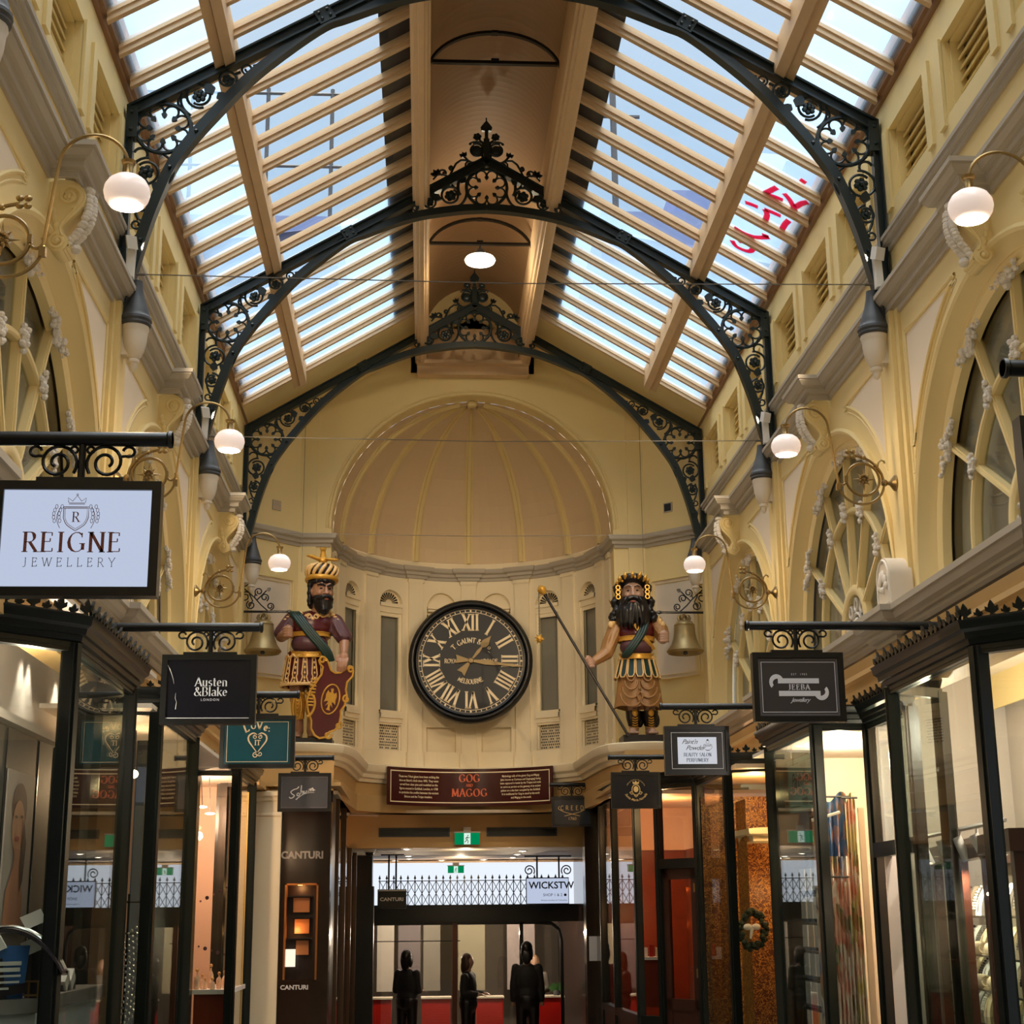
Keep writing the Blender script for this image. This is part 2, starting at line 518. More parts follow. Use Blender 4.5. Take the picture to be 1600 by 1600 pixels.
    struct('trim', arcv, 'cream', 'moulded arch surrounds of the %s wall' % SIDE[s])
    struct('trim', strips, 'cream', 'flat strips between the louvred openings of the %s wall' % SIDE[s])

    # louvred clerestory windows
    for bi, b_ in enumerate(BAYS[1:]):
        for (a, b) in clere(b_):
            r = sroot('window', (s * XC, (a + b) / 2, WINZ[0]), 'cream recessed opening with louvres high on the %s wall' % SIDE[s])
            f = MB()
            for (d0, d1, g) in ((0.0, 0.055, 0.0), (0.055, 0.15, 0.02)):
                x0, x1 = s * (XC + d0), s * (XC + d1)
                L = [(a + g, WINZ[0]), (b - g, WINZ[0]), (b - g, WINZ[1] - g), (a + g, WINZ[1] - g)]
                for k in range(4):
                    (u0, v0), (u1, v1) = L[k], L[(k + 1) % 4]
                    f.quad((x0, u0, v0), (x0, u1, v1), (x1, u1, v1), (x1, u0, v0))
            x0 = s * (XC + 0.055)
            f.quad((x0, a, WINZ[0]), (x0, a + .02, WINZ[0]), (x0, a + .02, WINZ[1]), (x0, a, WINZ[1]))
            f.quad((x0, b, WINZ[0]), (x0, b - .02, WINZ[0]), (x0, b - .02, WINZ[1]), (x0, b, WINZ[1]))
            f.quad((x0, b, WINZ[1]), (x0, b, WINZ[1] - .02), (x0, a, WINZ[1] - .02), (x0, a, WINZ[1]))
            f.build('frame', 'cream', r, smooth=False)
            l = MB()
            for k in range(7):
                z = WINZ[0] + 0.04 + k * 0.08
                l.obox((s * (XC + 0.135), (a + b) / 2, z), (0.032 * s, 0, 0.03), (0, (b - a) / 2 - .02, 0), (-0.004, 0, 0.006 * s))
            l.box((min(s * (XC + .165), s * (XC + .18)), a, WINZ[0]), (max(s * (XC + .165), s * (XC + .18)), b, WINZ[1]))
            l.build('louvre', 'cream', r, smooth=False)

    # arched windows with fan tracery
    for bi, (ya, yb) in enumerate(BAYS):
        yc = (ya + yb) / 2
        nm = ['nearest', 'nearer', 'middle', 'farthest'][bi]
        r = sroot('window', (s * 2.95, yc, 4.2), '%s arched window of the %s wall with cream fan tracery and grey glass' % (nm, SIDE[s]))
        z0 = 4.42; xg = 2.97
        g = MB()
        poly = [(1.53, 4.2 - z0)] + arc(0, 0, 1.53, 1.53, 0, 180, 32) + [(-1.53, 4.2 - z0)]
        g.prism(poly, lambda u, v, d: (s * (xg + d), yc + u, z0 + v), 0, 0.006)
        g.build('pane', 'pane', r, smooth=False)
        bl = MB()
        bl.prism(poly, lambda u, v, d: (s * (xg + d), yc + u, z0 + v), 0.07, 0.10)
        bl.build('blind', 'blind', r, smooth=False)
        tr = MB()
        def bar2(p0, p1, wd):
            (a, b), (c, d) = p0, p1
            L = sqrt((c - a) ** 2 + (d - b) ** 2); u = ((c - a) / L, (d - b) / L)
            tr.obox((s * 2.955, yc + (a + c) / 2, z0 + (b + d) / 2), (0, u[0] * L / 2, u[1] * L / 2), (0, -u[1] * wd, u[0] * wd), (0.03, 0, 0))
            tr.obox((s * 2.925, yc + (a + c) / 2, z0 + (b + d) / 2), (0, u[0] * L / 2, u[1] * L / 2), (0, -u[1] * wd * .5, u[0] * wd * .5), (0.012, 0, 0))
        angs = (32, 62, 90, 118, 148)
        for a in angs:
            c, d = cos(radians(a)), sin(radians(a))
            bar2((0.34 * c, 0.34 * d), (1.52 * c, 1.52 * d), 0.022)
        for rr, wd in ((1.0, 0.023), (0.34, 0.042)):
            cols = []
            for i in range(37):
                t = pi * i / 36 + (-0.0)
                cols.append([(s * x, yc + (rr + o) * cos(t), z0 + (rr + o) * sin(t)) for o, x in ((-wd, 2.985), (-wd, 2.925), (-wd * .5, 2.912), (wd * .5, 2.912), (wd, 2.925), (wd, 2.985))])
            tr.add([q for c in cols for q in c], [(i * 6 + k, i * 6 + k + 1, (i + 1) * 6 + k + 1, (i + 1) * 6 + k) for i in range(36) for k in range(5)])
            for q in (-1, 1): bar2((q * rr, 4.2 - z0), (q * rr, 0), wd)
        for q in (-1, 1): bar2((q * 1.5, 4.2 - z0), (q * 1.5, 0.02), 0.03)
        tr.build('tracery', 'cream', r)
        # pierced hub
        hb = MB()
        for a in (20, 55, 90, 125, 160):
            hb.tube([(s * 2.95, yc + 0.27 * cos(radians(a)) + .05 * cos(t), z0 + .22 * sin(radians(a)) + .05 * sin(t)) for t in [2 * pi * i / 10 for i in range(10)]], 0.014, 5, closed=True)
        hb.ball((s * 2.95, yc, z0 + 0.05), (0.03, .07, .07)); 
        hb.tube([(s * 2.95, yc + 0.15 * cos(t), z0 + .15 * sin(t)) for t in [pi * i / 10 for i in range(11)]], 0.014, 5)
        hb.build('hub_ornament', 'orn', r)
        if bi == 0: continue
        # plaster bosses at the crossings, and larger sprays at the bar ends
        for a in angs:
            c, d = cos(radians(a)), sin(radians(a))
            for rr, sz, nmx in ((1.0, 0.075, 'boss'), (1.48, 0.125, 'spray')):
                o = MB()
                rnd = random.Random(a * 7 + bi)
                if nmx == 'spray':
                    for k in range(22):
                        t = (k - 10.5) / 10.5; w_ = .055 * (1 - abs(t)) + .012
                        du, dv = -d * t * .20, c * t * .20
                        q = rnd.uniform(-w_, w_)
                        o.ball((s * (2.885 + rnd.uniform(-.02, .02)), yc + rr * c + du + c * q, z0 + rr * d + dv + d * q), rnd.uniform(.017, .031) * (1.15 - .45 * abs(t)), 6, 4)
                    o.ball((s * 2.90, yc + rr * c, z0 + rr * d), (.03, .05, .05), 7, 5)
                else:
                    for k in range(14):
                        al = 2 * pi * k / 7; q = .045 if k < 7 else .02
                        o.ball((s * (2.895 + rnd.uniform(-.012, .012)), yc + rr * c + .75 * q * cos(al), z0 + rr * d + 1.75 * q * sin(al)), rnd.uniform(.016, .026), 6, 4)
                    o.ball((s * 2.90, yc + rr * c, z0 + rr * d), (.025, .035, .05), 7, 5)
                o.build('ornament', 'orn', r)

# ---------------------------------------------------------------- roof: skylights, purlins, beams, vault
def roofz(x): return 9.76 - 0.593 * abs(x)
BARY = [10.188 + 0.42533 * k for k in range(-33, 18)]
spans = [(Y0, TB), (TB, T[0]), (T[0], T[1]), (T[1], T[2]), (T[2], 17.42)]
for s in (-1, 1):
    for (x0, x1, nm) in ((0.74, 2.04, 'upper'), (2.16, 2.76, 'lower')):
        for si, (ya, yb) in enumerate(spans):
            r = sroot('window', (s * x0, (ya + yb) / 2, roofz(x0)), '%s row of skylight panes on the %s slope' % (nm, SIDE[s]))
            g = MB()
            g.quad((s * x0, ya, roofz(x0)), (s * (x1 + .05), ya, roofz(x1 + .05)), (s * (x1 + .05), yb, roofz(x1 + .05)), (s * x0, yb, roofz(x0)))
            g.build('pane', 'frosted' if nm == 'lower' or si == 4 else 'roofglass', r, smooth=False)
            b = MB()
            for y in BARY:
                if ya - 0.01 <= y < yb - .01 or (si == 4 and abs(y - 17.42) < .03):
                    for (w, z0, z1) in ((0.024, -0.075, 0.0), (0.04, -0.03, 0.03)):
                        P = []
                        for (x, ) in ((x0,), (x1,)):
                            for dy in (-w, w):
                                for dz in (z0, z1): P.append((s * x, y + dy, roofz(x) + dz))
                        b.add(P, [(0, 1, 3, 2), (4, 6, 7, 5), (0, 4, 5, 1), (2, 3, 7, 6), (0, 2, 6, 4), (1, 5, 7, 3)])
            b.build('glazing_bar', 'tan', r, smooth=False)
    # purlin: twin timbers
    p = MB()
    for (x0, x1, dz) in ((2.03, 2.10, 0.10), (2.11, 2.175, 0.07), (2.05, 2.16, -.02)):
        za, zb = roofz(x0), roofz(x1)
        p.add([(s * x, y, z) for y in (Y0, 17.5) for x, z in ((x0, za - dz - .10), (x1, zb - dz - .10), (x1, zb + .02), (x0, za + .02))],
              [(0, 1, 2, 3), (7, 6, 5, 4), (0, 4, 5, 1), (1, 5, 6, 2), (2, 6, 7, 3), (3, 7, 4, 0)])
    struct('trim', p, 'tan', 'twin timber purlin of the %s roof slope' % SIDE[s])
    # lantern beam with ribs along its faces
    b = MB()
    pl = [(s * 0.66, Y0), (s * 0.66, 18.86)]
    prof = [(-.085, 9.40), (-.085, 9.13), (-.06, 9.12), (-.055, 9.09), (-.02, 9.085), (-.015, 9.06), (.03, 9.06), (.035, 9.09), (.06, 9.10), (.065, 9.17), (.085, 9.18), (.085, 9.62), (-.085, 9.62)]
    b.sweep(pl if s > 0 else pl, prof if s > 0 else [(-a, z) for a, z in prof])
    struct('trim', b, 'tan', 'long moulded lantern beam on the %s' % SIDE[s])
    # dark flashing board outside, along the lantern
    k = MB()
    k.add([(s * x, y, roofz(x) + dz) for y in (Y0, 17.6) for x, dz in ((.70, .04), (1.0, .04), (1.0, .075), (.70, .075))],
          [(0, 1, 2, 3), (7, 6, 5, 4), (0, 4, 5, 1), (1, 5, 6, 2), (2, 6, 7, 3), (3, 7, 4, 0)])
    struct('trim', k, 'darkboard', 'dark flashing beside the %s lantern beam' % SIDE[s])
    # end panel of the slope before the end wall
    e_ = MB()
    e_.add([(s * x, y, roofz(x) + dz) for y in (17.44, 18.9) for x, dz in ((.70, -.02), (2.82, -.02), (2.82, .03), (.70, .03))],
           [(0, 1, 2, 3), (7, 6, 5, 4), (0, 4, 5, 1), (1, 5, 6, 2), (2, 6, 7, 3), (3, 7, 4, 0)])
    struct('trim', e_, 'cream', 'cream boarding at the far end of the %s slope' % SIDE[s])

v = MB()
vp = [(0.62 * cos(pi * i / 20), 9.52 + 0.66 * sin(pi * i / 20)) for i in range(21)]
yy = Y0; rows = []
while yy < 18.9:
    for dy, dr in ((0, 0), (.05, .006), (.09, 0)):
        rows.append([(x * (1 + dr), yy + dy, z + dr) for x, z in vp])
    yy += 0.10
v.add([q for r_ in rows for q in r_], [(i * 21 + k, i * 21 + k + 1, (i + 1) * 21 + k + 1, (i + 1) * 21 + k) for i in range(len(rows) - 1) for k in range(20)])
for s in (-1, 1):
    v.box((min(s * .60, s * .76), Y0, 9.50), (max(s * .60, s * .76), 18.9, 9.56))
o_ = MB()
o_.v = [(x * 1.25, y, z + .12) for r_ in rows[::30] + [rows[-1]] for x, y, z in r_]
k_ = len(rows[::30]) + 1
o_.f = [(i * 21 + k, i * 21 + k + 1, (i + 1) * 21 + k + 1, (i + 1) * 21 + k) for i in range(k_ - 1) for k in range(20)]
struct('ceiling', v, 'vault', 'boarded barrel vault of the lantern')
struct('trim', o_, 'lead', 'lead covering over the lantern vault')
# near end closure behind the camera
c_ = MB()
c_.box((-3.6, Y0 - .2, 0), (3.6, Y0, 8.2))
struct('wall_back', c_, 'cream', smooth=False)

# ---------------------------------------------------------------- end wall
YT = 18.85; RD = 1.78; YC = 19.12; ZD = 6.92
w = MB()
# canted corners
for s in (-1, 1):
    w.quad((s * 2.82, 18.22, 4.0), (s * 2.15, YT, 4.0), (s * 2.15, YT, roofz(2.15) + .02), (s * 2.82, 18.22, roofz(2.82) + .02))
    w.box((min(s * 1.97, s * 2.2), YT - .03, 4.0), (max(s * 1.97, s * 2.2), YT, 8.44))
# tympanum round the half dome
ztop = lambda x: min(9.75, roofz(x) + .05)
A = []; B = []
for i in range(41):
    t = pi * i / 40
    x, z = RD * cos(t), ZD + RD * sin(t)
    A.append((x, YT, z))
    c, d = cos(t), sin(t)
    k = min(2.2 / abs(c) if abs(c) > 1e-6 else 9e9, (9.78 - ZD) / (d + .593 * abs(c)))
    B.append((k * c, YT, ZD + k * d))
w.strip(A, B)
for s in (-1, 1):
    w.quad((s * RD, YT, 4.0), (s * 2.2, YT, 4.0), (s * 2.2, YT, ZD), (s * RD, YT, ZD))
w.strip(A, [(x, YC, z) for x, y, z in A])
for s in (-1, 1):
    w.quad((s * RD, YT, 3.5), (s * RD, YC + .02, 3.5), (s * RD, YC + .02, ZD), (s * RD, YT, ZD)); w.quad((s * RD, YT - .01, ZD), (s * 2.0, YT - .01, ZD), (s * 2.0, YT - .01, 3.5), (s * RD, YT - .01, 3.5))
w.quad((-.8, YT, 9.0), (.8, YT, 9.0), (.8, YT, 10.4), (-.8, YT, 10.4))
struct('wall_end', w, 'cream', smooth=False)
# archivolt bead round the dome opening
ab = MB()
ab.tube([(x * 1.012, YT - .004, ZD + (z - ZD) * 1.012) for x, y, z in A], 0.02, 6)
ab.tube([(x * 1.035, YT - .002, ZD + (z - ZD) * 1.035) for x, y, z in A], 0.012, 6)
struct('trim', ab, 'cream', 'cream bead round the half dome')
# end panel hanging below the lantern
ep = MB(); ep.box((-.72, 18.70, 8.93), (.72, 18.84, 9.56)); ep.box((-.72, 18.6, 9.05), (.72, 18.7, 9.1))
struct('trim', ep, 'tan', 'timber tie between the lantern beams at the end wall')

def apse(a, r=RD): return (r * sin(a), YC + r * cos(a))
# half dome
dm = MB()
nA, nB = 36, 14
for i in range(nA):
    for j in range(nB):
        q = []
        for (ii, jj) in ((i, j), (i + 1, j), (i + 1, j + 1), (i, j + 1)):
            az = -pi / 2 + pi * ii / nA; el = pi / 2 * jj / nB
            q.append((RD * cos(el) * sin(az), YC + RD * cos(el) * cos(az), ZD + RD * sin(el)))
        dm.quad(*q)
bm = bmesh.new()
struct('wall_dome', dm, 'dome', 'ribbed half dome over the clock')
AZ = [radians(a) for a in (-73.5, -49, -24.5, 0, 24.5, 49, 73.5)]
rb = MB()
for az in AZ:
    L = []
    for j in range(25):
        el = pi / 2 * j / 25.5
        c = Vector((cos(el) * sin(az), cos(el) * cos(az), sin(el)))
        t = Vector((cos(az), -sin(az), 0))
        P = Vector((0, YC, ZD)) + c * RD
        wd = 0.055 * max(.25, min(1, 1.45 * cos(el) + .1))
        L.append([P - t * wd + c * .01, P - t * wd - c * .012, P - t * wd * .5 - c * .02, P - t * wd * .4 - c * .05, P + t * wd * .4 - c * .05, P + t * wd * .5 - c * .02, P + t * wd - c * .012, P + t * wd + c * .01])
    rb.add([q for l in L for q in l], [(i * 8 + k, i * 8 + k + 1, (i + 1) * 8 + k + 1, (i + 1) * 8 + k) for i in range(24) for k in range(7)])
rb.lathe([(0.0, -.04), (.05, -.035), (.07, -.01), (.07, .02)], (0, YC, ZD + RD - .03), 12)
struct('trim', rb, 'cream', 'cream ribs of the half dome')

# drum wall with arched windows and lattice panels
Zc = 6.70
BAYA = [radians(a) for a in (-61.2, -36.7, -12.2, 12.2, 36.7, 61.2)]
HW = 0.185                         # half width of the window opening (metres along the arc)
dw = MB(); lat = []; 
def ap(u, az, d=0):                # local coordinates on the drum: u metres from azimuth az, d towards the hall
    a = az + u / RD
    return ((RD - d) * sin(a), YC + (RD - d) * cos(a))
def P3(u, z, az, d=0):
    x, y = ap(u, az, d); return (x, y, z)
edges = [-pi / 2] + [(BAYA[i] + BAYA[i + 1]) / 2 for i in range(5)] + [pi / 2]
ZSP, ZLT = 6.30, 6.52
for bi, az in enumerate(BAYA):
    blind = bi in (2, 3)
    hw = HW + .02 if blind else HW
    u0 = (edges[bi] - az) * RD; u1 = (edges[bi + 1] - az) * RD
    zb = 4.70
    NS = 6
    for (ua, ub, za, zt) in ((u0, -hw, 3.5, ZD), (hw, u1, 3.5, ZD), (-hw, hw, 3.5, 4.32), (-hw, hw, 4.65, zb + .12) if not blind else (-hw, hw, 4.65, 5.0)):
        for k in range(NS):
            a_, b_ = ua + (ub - ua) * k / NS, ua + (ub - ua) * (k + 1) / NS
            dw.quad(P3(a_, za, az), P3(b_, za, az), P3(b_, zt, az), P3(a_, zt, az))
    # head above the arch
    Aa = []; Bb = []
    for k in range(13):
        t = pi * k / 12
        Aa.append(P3(hw * cos(t), ZSP + hw * sin(t), az)); Bb.append(P3(hw * cos(t), ZD, az))
    dw.strip(Aa, Bb)
    # reveals
    dep = -0.07
    R1 = [P3(hw * cos(pi * k / 12), ZSP + hw * sin(pi * k / 12), az) for k in range(13)]
    R2 = [P3(hw * cos(pi * k / 12), ZSP + hw * sin(pi * k / 12), az, dep) for k in range(13)]
    dw.strip([P3(hw, 4.3, az)] + R1 + [P3(-hw, 4.3, az)], [P3(hw, 4.3, az, dep)] + R2 + [P3(-hw, 4.3, az, dep)])
    # lunette back
    dw.add([P3(0, ZSP, az, dep)] + R2, [(0, k + 1, k + 2) for k in range(12)])
    if blind:
        dw.quad(P3(-hw, 4.3, az, dep), P3(hw, 4.3, az, dep), P3(hw, ZSP, az, dep), P3(-hw, ZSP, az, dep))
    else:
        dw.quad(P3(-hw, 4.3, az, dep), P3(hw, 4.3, az, dep), P3(hw, 4.70, az, dep), P3(-hw, 4.70, az, dep))
# outer drum so the windows look dark behind
dk = MB()
for k in range(18):
    a0, a1 = -pi / 2 + pi * k / 18, -pi / 2 + pi * (k + 1) / 18
    dk.quad((1.79 * sin(a0), YC + 1.79 * cos(a0), 6.6), (1.79 * sin(a1), YC + 1.79 * cos(a1), 6.6), (2.5 * sin(a1), YC + 2.5 * cos(a1), 6.6), (2.5 * sin(a0), YC + 2.5 * cos(a0), 6.6))
    dk.quad((2.5 * sin(a0), YC + 2.5 * cos(a0), 3.5), (2.5 * sin(a1), YC + 2.5 * cos(a1), 3.5), (2.5 * sin(a1), YC + 2.5 * cos(a1), 9), (2.5 * sin(a0), YC + 2.5 * cos(a0), 9))
DRUM = struct('wall_apse', dw, 'white', 'curved drum wall behind the clock', smooth=True, ang=25)
struct('wall_outer', dk, 'blind', 'wall behind the drum windows')
# pilasters
pi_ = MB()
for az in AZ + [radians(-87.5), radians(87.5)]:
    hwp = 0.105 if abs(az) < 1.4 else .07
    for (w_, d, z0, z1) in ((hwp, 0.03, 4.28, 6.66), (hwp + .018, 0.05, 4.0, 4.30), (hwp + .015, .045, 6.62, 6.69)):
        for k in range(3):
            a_, b_ = -w_ + 2 * w_ * k / 3, -w_ + 2 * w_ * (k + 1) / 3
            pi_.add([P3(a_, z0, az, d), P3(b_, z0, az, d), P3(b_, z1, az, d), P3(a_, z1, az, d)], [(0, 1, 2, 3)])
        for q in (-w_, w_):
            pi_.quad(P3(q, z0, az, 0), P3(q, z0, az, d), P3(q, z1, az, d), P3(q, z1, az, 0))
        pi_.quad(P3(-w_, z1, az, d), P3(w_, z1, az, d), P3(w_, z1, az, 0), P3(-w_, z1, az, 0))
struct('trim', pi_, 'white', 'flat pilasters of the drum wall', smooth=False)
# springing cornice: canted corner, pier, drum with a break over each pilaster
prof = [(0, 6.67), (.012, 6.675), (.018, 6.71), (.045, 6.72), (.05, 6.755), (.085, 6.775), (.095, 6.815), (.095, 6.83), (0, 6.85)]
def cpath():
    L = [(-2.82, 18.2), (-2.15, YT), (-1.97, YT), (-1.80, YT), (-1.78, YT)]
    L = [(-2.82, 18.2), (-2.17, YT - .02), (-1.80, YT - .02), (-1.78, YC)]
    for az in AZ:
        for u, d in ((-.14, 0), (-.14, .05), (.14, .05), (.14, 0)):
            L.append(ap(u, az, d))
        if az != AZ[-1]:
            for q in (.33, .66): L.append(ap(0, az + radians(24.5) * q, 0))
    L += [(1.78, YC), (1.80, YT - .02), (2.17, YT - .02), (2.82, 18.2)]
    return L
cp = cpath()[::-1]
m_ = MB(); m_.sweep(cp, prof)
struct('trim', m_, 'moulding', 'grey springing cornice of the end wall')
# panels on the canted corners
for s in (-1, 1):
    d0 = Vector((s * (2.15 - 2.82), YT - 18.22, 0)).normalized(); nrm = Vector((-s * d0.y * s * s, 0, 0))
    nrm = Vector((-s * d0.y, -abs(d0.x), 0)).normalized()
    base = Vector((s * 2.82, 18.22, 0))
    f = MB()
    pp = [(.13, 4.98), (.79, 4.98), (.79, 6.22), (.13, 6.22)]
    to = lambda u, v, d: tuple(base + d0 * u + nrm * d + Vector((0, 0, v)))
    f.tube([to(u, v, .012) for u, v in pp], .02, 6, closed=True)
    f.tube([to(u + (.045 if u < .5 else -.045), v + (.045 if v < 5.5 else -.045), .008) for u, v in pp], .012, 6, closed=True)
    struct('trim', f, 'cream', 'bead framing the %s corner panel of the end wall' % SIDE[s])
    f = MB(); f.prism(pp, to, 0, .008)
    struct('trim', f, 'panel', 'pale %s corner panel of the end wall' % SIDE[s], smooth=False)
# window fittings in the drum
for bi, az in enumerate(BAYA):
    if bi in (2, 3):
        m_ = MB()
        for z, h, d in ((6.30, .025, .01), (6.26, .03, .03), (6.2, .02, .01)):
            m_.add([P3(u, zz, az, dd) for dd in (-.07, d) for zz in (z - h, z) for u in (-.2, -.1, 0, .1, .2)],
                   [(5 * r + k, 5 * r + k + 1, 5 * q + k + 1, 5 * q + k) for r, q in ((0, 1), (2, 3), (0, 2), (1, 3)) for k in range(4)])
        struct('trim', m_, 'white', 'impost moulding of a blind niche behind the clock', smooth=False)
        continue
    sd = ['left outer', 'left inner', '', '', 'right inner', 'right outer'][bi]
    x, y = ap(0, az)
    r = sroot('window', (x, y, 4.7), '%s narrow arched window of the curved drum' % sd)
    f = MB()
    def slab(z0, z1, d0, d1, u0=-HW, u1=HW):
        f.add([P3(u0 + (u1 - u0) * k / 4, z, az, d) for z, d in ((z0, d0), (z0, d1), (z1, d1), (z1, d0)) for k in range(5)],
              [(5 * a + k, 5 * a + k + 1, 5 * ((a + 1) % 4) + k + 1, 5 * ((a + 1) % 4) + k) for a in range(4) for k in range(4)])
    slab(6.25, 6.30, -.07, .015); slab(6.17, 6.25, -.07, -.01); slab(6.12, 6.17, -.07, -.03)
    slab(4.80, 4.84, -.07, .03); slab(4.74, 4.80, -.07, .045); slab(4.68, 4.74, -.07, .02)
    slab(4.84, 6.17, -.07, -.03, -HW, -HW + .045); slab(4.84, 6.17, -.07, -.03, HW - .045, HW)
    slab(4.32, 4.68, -.075, -.02, -HW, -HW + .03); slab(4.32, 4.68, -.075, -.02, HW - .03, HW)
    f.build('frame', 'white', r, smooth=False)
    g = MB()
    g.add([P3(-HW + 2 * HW * k / 4, z, az, -.055) for z in (4.82, 6.16) for k in range(5)], [(k, k + 1, 6 + k, 5 + k) for k in range(4)])
    g.build('pane', 'pane', r)
    g = MB()
    g.add([P3(-HW + 2 * HW * k / 4, z, az, -.11) for z in (4.75, 6.2) for k in range(5)], [(k, k + 1, 6 + k, 5 + k) for k in range(4)])
    g.build('backing', M.setdefault('drumdark', mat('dim_room', (186, 176, 160), .8, var=.1)), r)
    # fan lunette: dark slots between radiating petals
    g = MB()
    for k in range(11):
        a = radians(8 + 164 * k / 10)
        for (ra, rb_) in ((.05, .145),):
            p0, p1 = (cos(a) * ra, sin(a) * ra), (cos(a) * rb_, sin(a) * rb_)
            n_ = (-sin(a), cos(a))
            g.add([P3(p0[0] + n_[0] * .003, ZSP + .01 + p0[1] + n_[1] * .003, az, -.050), P3(p1[0] + n_[0] * .012, ZSP + .01 + p1[1] + n_[1] * .012, az, -.050),
                   P3(p1[0] - n_[0] * .012, ZSP + .01 + p1[1] - n_[1] * .012, az, -.050), P3(p0[0] - n_[0] * .003, ZSP + .01 + p0[1] - n_[1] * .003, az, -.050)], [(0, 1, 2, 3)])
    g.build('fan_slots', 'black', r, smooth=False)
    g = MB()
    for a in range(10):
        for b in range(9):
            u = -HW + .045 + a * .031 + (.0155 if b % 2 else 0); z = 4.352 + b * .037; q = .0115
            if u > HW - .04 or (a in (3, 6) and b % 3 == 0): continue
            g.add([P3(u - q, z, az, -.052), P3(u, z - q * 1.2, az, -.052), P3(u + q, z, az, -.052), P3(u, z + q * 1.2, az, -.052)], [(0, 1, 2, 3)])
    g.build('lattice_holes', 'black', r, smooth=False)
    g = MB()
    for i in range(1, 3):
        for (u0, u1, z0, z1) in ((-HW + .03 + i * .105, -HW + .036 + i * .105, 4.33, 4.67), (-HW + .03, HW - .03, 4.33 + i * .112, 4.337 + i * .112)):
            g.add([P3(u0, z0, az, -.044), P3(u1, z0, az, -.044), P3(u1, z1, az, -.044), P3(u0, z1, az, -.044)], [(0, 1, 2, 3)])
    g.build('lattice_strips', 'white', r, smooth=False)

# curved ledge: convex under each giant, concave under the drum
LP = [(-2.66, 17.5), (-2.5, 17.62)]
for k in range(9):
    a = radians(215 + 105 * k / 8); LP.append((-2.02 + .52 * cos(a), 18.18 + .55 * sin(a)))
LP += [(-1.56, 18.05), (-1.52, 18.35)]
for k in range(1, 16):
    a = radians(-66 + 132 * k / 16); LP.append((1.70 * sin(a), YC + 1.70 * cos(a)))
LP = LP[:13] + [(-1.50, 18.7)] + LP[13:]
half = [p for p in LP if p[0] < -0.02]
LP = half + [(0, YC + 1.70)] + [(-x, y) for x, y in half[::-1]]
prof = [(-.12, 3.87), (0.0, 3.87), (.01, 3.91), (.05, 3.925), (.06, 3.97), (.10, 4.00), (.115, 4.04), (.12, 4.085), (.10, 4.10), (-.3, 4.115)]
m_ = MB(); m_.sweep(LP[::-1], prof)
# shelf top
top = [(x, y, 4.108) for x, y in LP]
for s in (-1, 1):
    half3 = [(s * abs(x), y, 4.108) for x, y, z in top if x < -1.49]
    m_.add(half3 + [(s * 1.5, 18.9, 4.108), (s * 2.9, 18.9, 4.108), (s * 2.9, 17.5, 4.108)], [tuple(range(len(half3) + 3))])
struct('trim', m_, 'white', 'curving ledge under the giants and the drum')
# warm curved fascia below the ledge
prof = [(-.10, 3.90), (-.03, 3.86), (-.05, 3.72), (-.02, 3.70), (-.02, 3.50), (-.35, 3.50)]
m_ = MB(); m_.sweep(LP[::-1], prof)
struct('trim', m_, 'soffit', 'warm curved fascia below the ledge')
# soffit closing the space between the ledge, the drum and the passage ceiling
m_ = MB(); m_.box((-2.9, 16.9, 3.56), (-1.5, 19.4, 3.6)); m_.box((1.5, 16.9, 3.56), (2.9, 19.4, 3.6))
struct('trim', m_, 'soffit', 'flat soffit at the corners beneath the giants')
# ---------------------------------------------------------------- iron roof trusses
def flower(mb, x, y, z, r):
    for k in range(6):
        a = 2 * pi * k / 6 + .3
        mb.ball((x + r * .6 * cos(a), y, z + r * .6 * sin(a)), (r * .42, r * .3, r * .42), 6, 4)
    mb.ball((x, y - r * .15, z), (r * .4, r * .45, r * .4), 6, 4)
def leaf(mb, x, y, z, a, L, w, th=.012):
    c, s = cos(a), sin(a)
    pts = [(0, 0), (.35, w), (.7, w * .7), (1, 0), (.7, -w * .7), (.35, -w)]
    mb.prism([(x + L * u * c - v * L * s, z + L * u * s + v * L * c) for u, v in pts], lambda u, v, d: (u, y + d, v), -th, th)
def t2(mb, L, y, r, n=5): mb.tube([(a, y, b) for a, b in L], r, n)
def foil_ring(mb, cx, cz, R, y=0):
    mb.tube([(cx + R * cos(t), y, cz + R * sin(t)) for t in [2 * pi * i / 28 for i in range(28)]], R * .085, 6, closed=True)
    for k in range(8):
        am = 2 * pi * (k + .5) / 8
        c = (cx + R * .70 * cos(am), cz + R * .70 * sin(am))
        L = [(c[0] + R * .255 * cos(am + q), c[1] + R * .255 * sin(am + q)) for q in [radians(-125 + 250 * i / 12) for i in range(13)]]
        t2(mb, L, y, R * .048)
        ac = 2 * pi * k / 8
        leaf(mb, cx + R * .66 * cos(ac), y, cz + R * .66 * sin(ac), ac + pi, R * .26, .42, .010)
RIB_LOW = [(2.735, 6.40), (2.70, 6.52), (2.65, 6.75), (2.563, 7.10), (2.44, 7.46), (2.32, 7.67), (2.15, 7.90), (1.847, 8.26), (1.41, 8.64), (1.19, 8.75), (.75, 8.925), (.31, 9.01), (0, 9.035)]
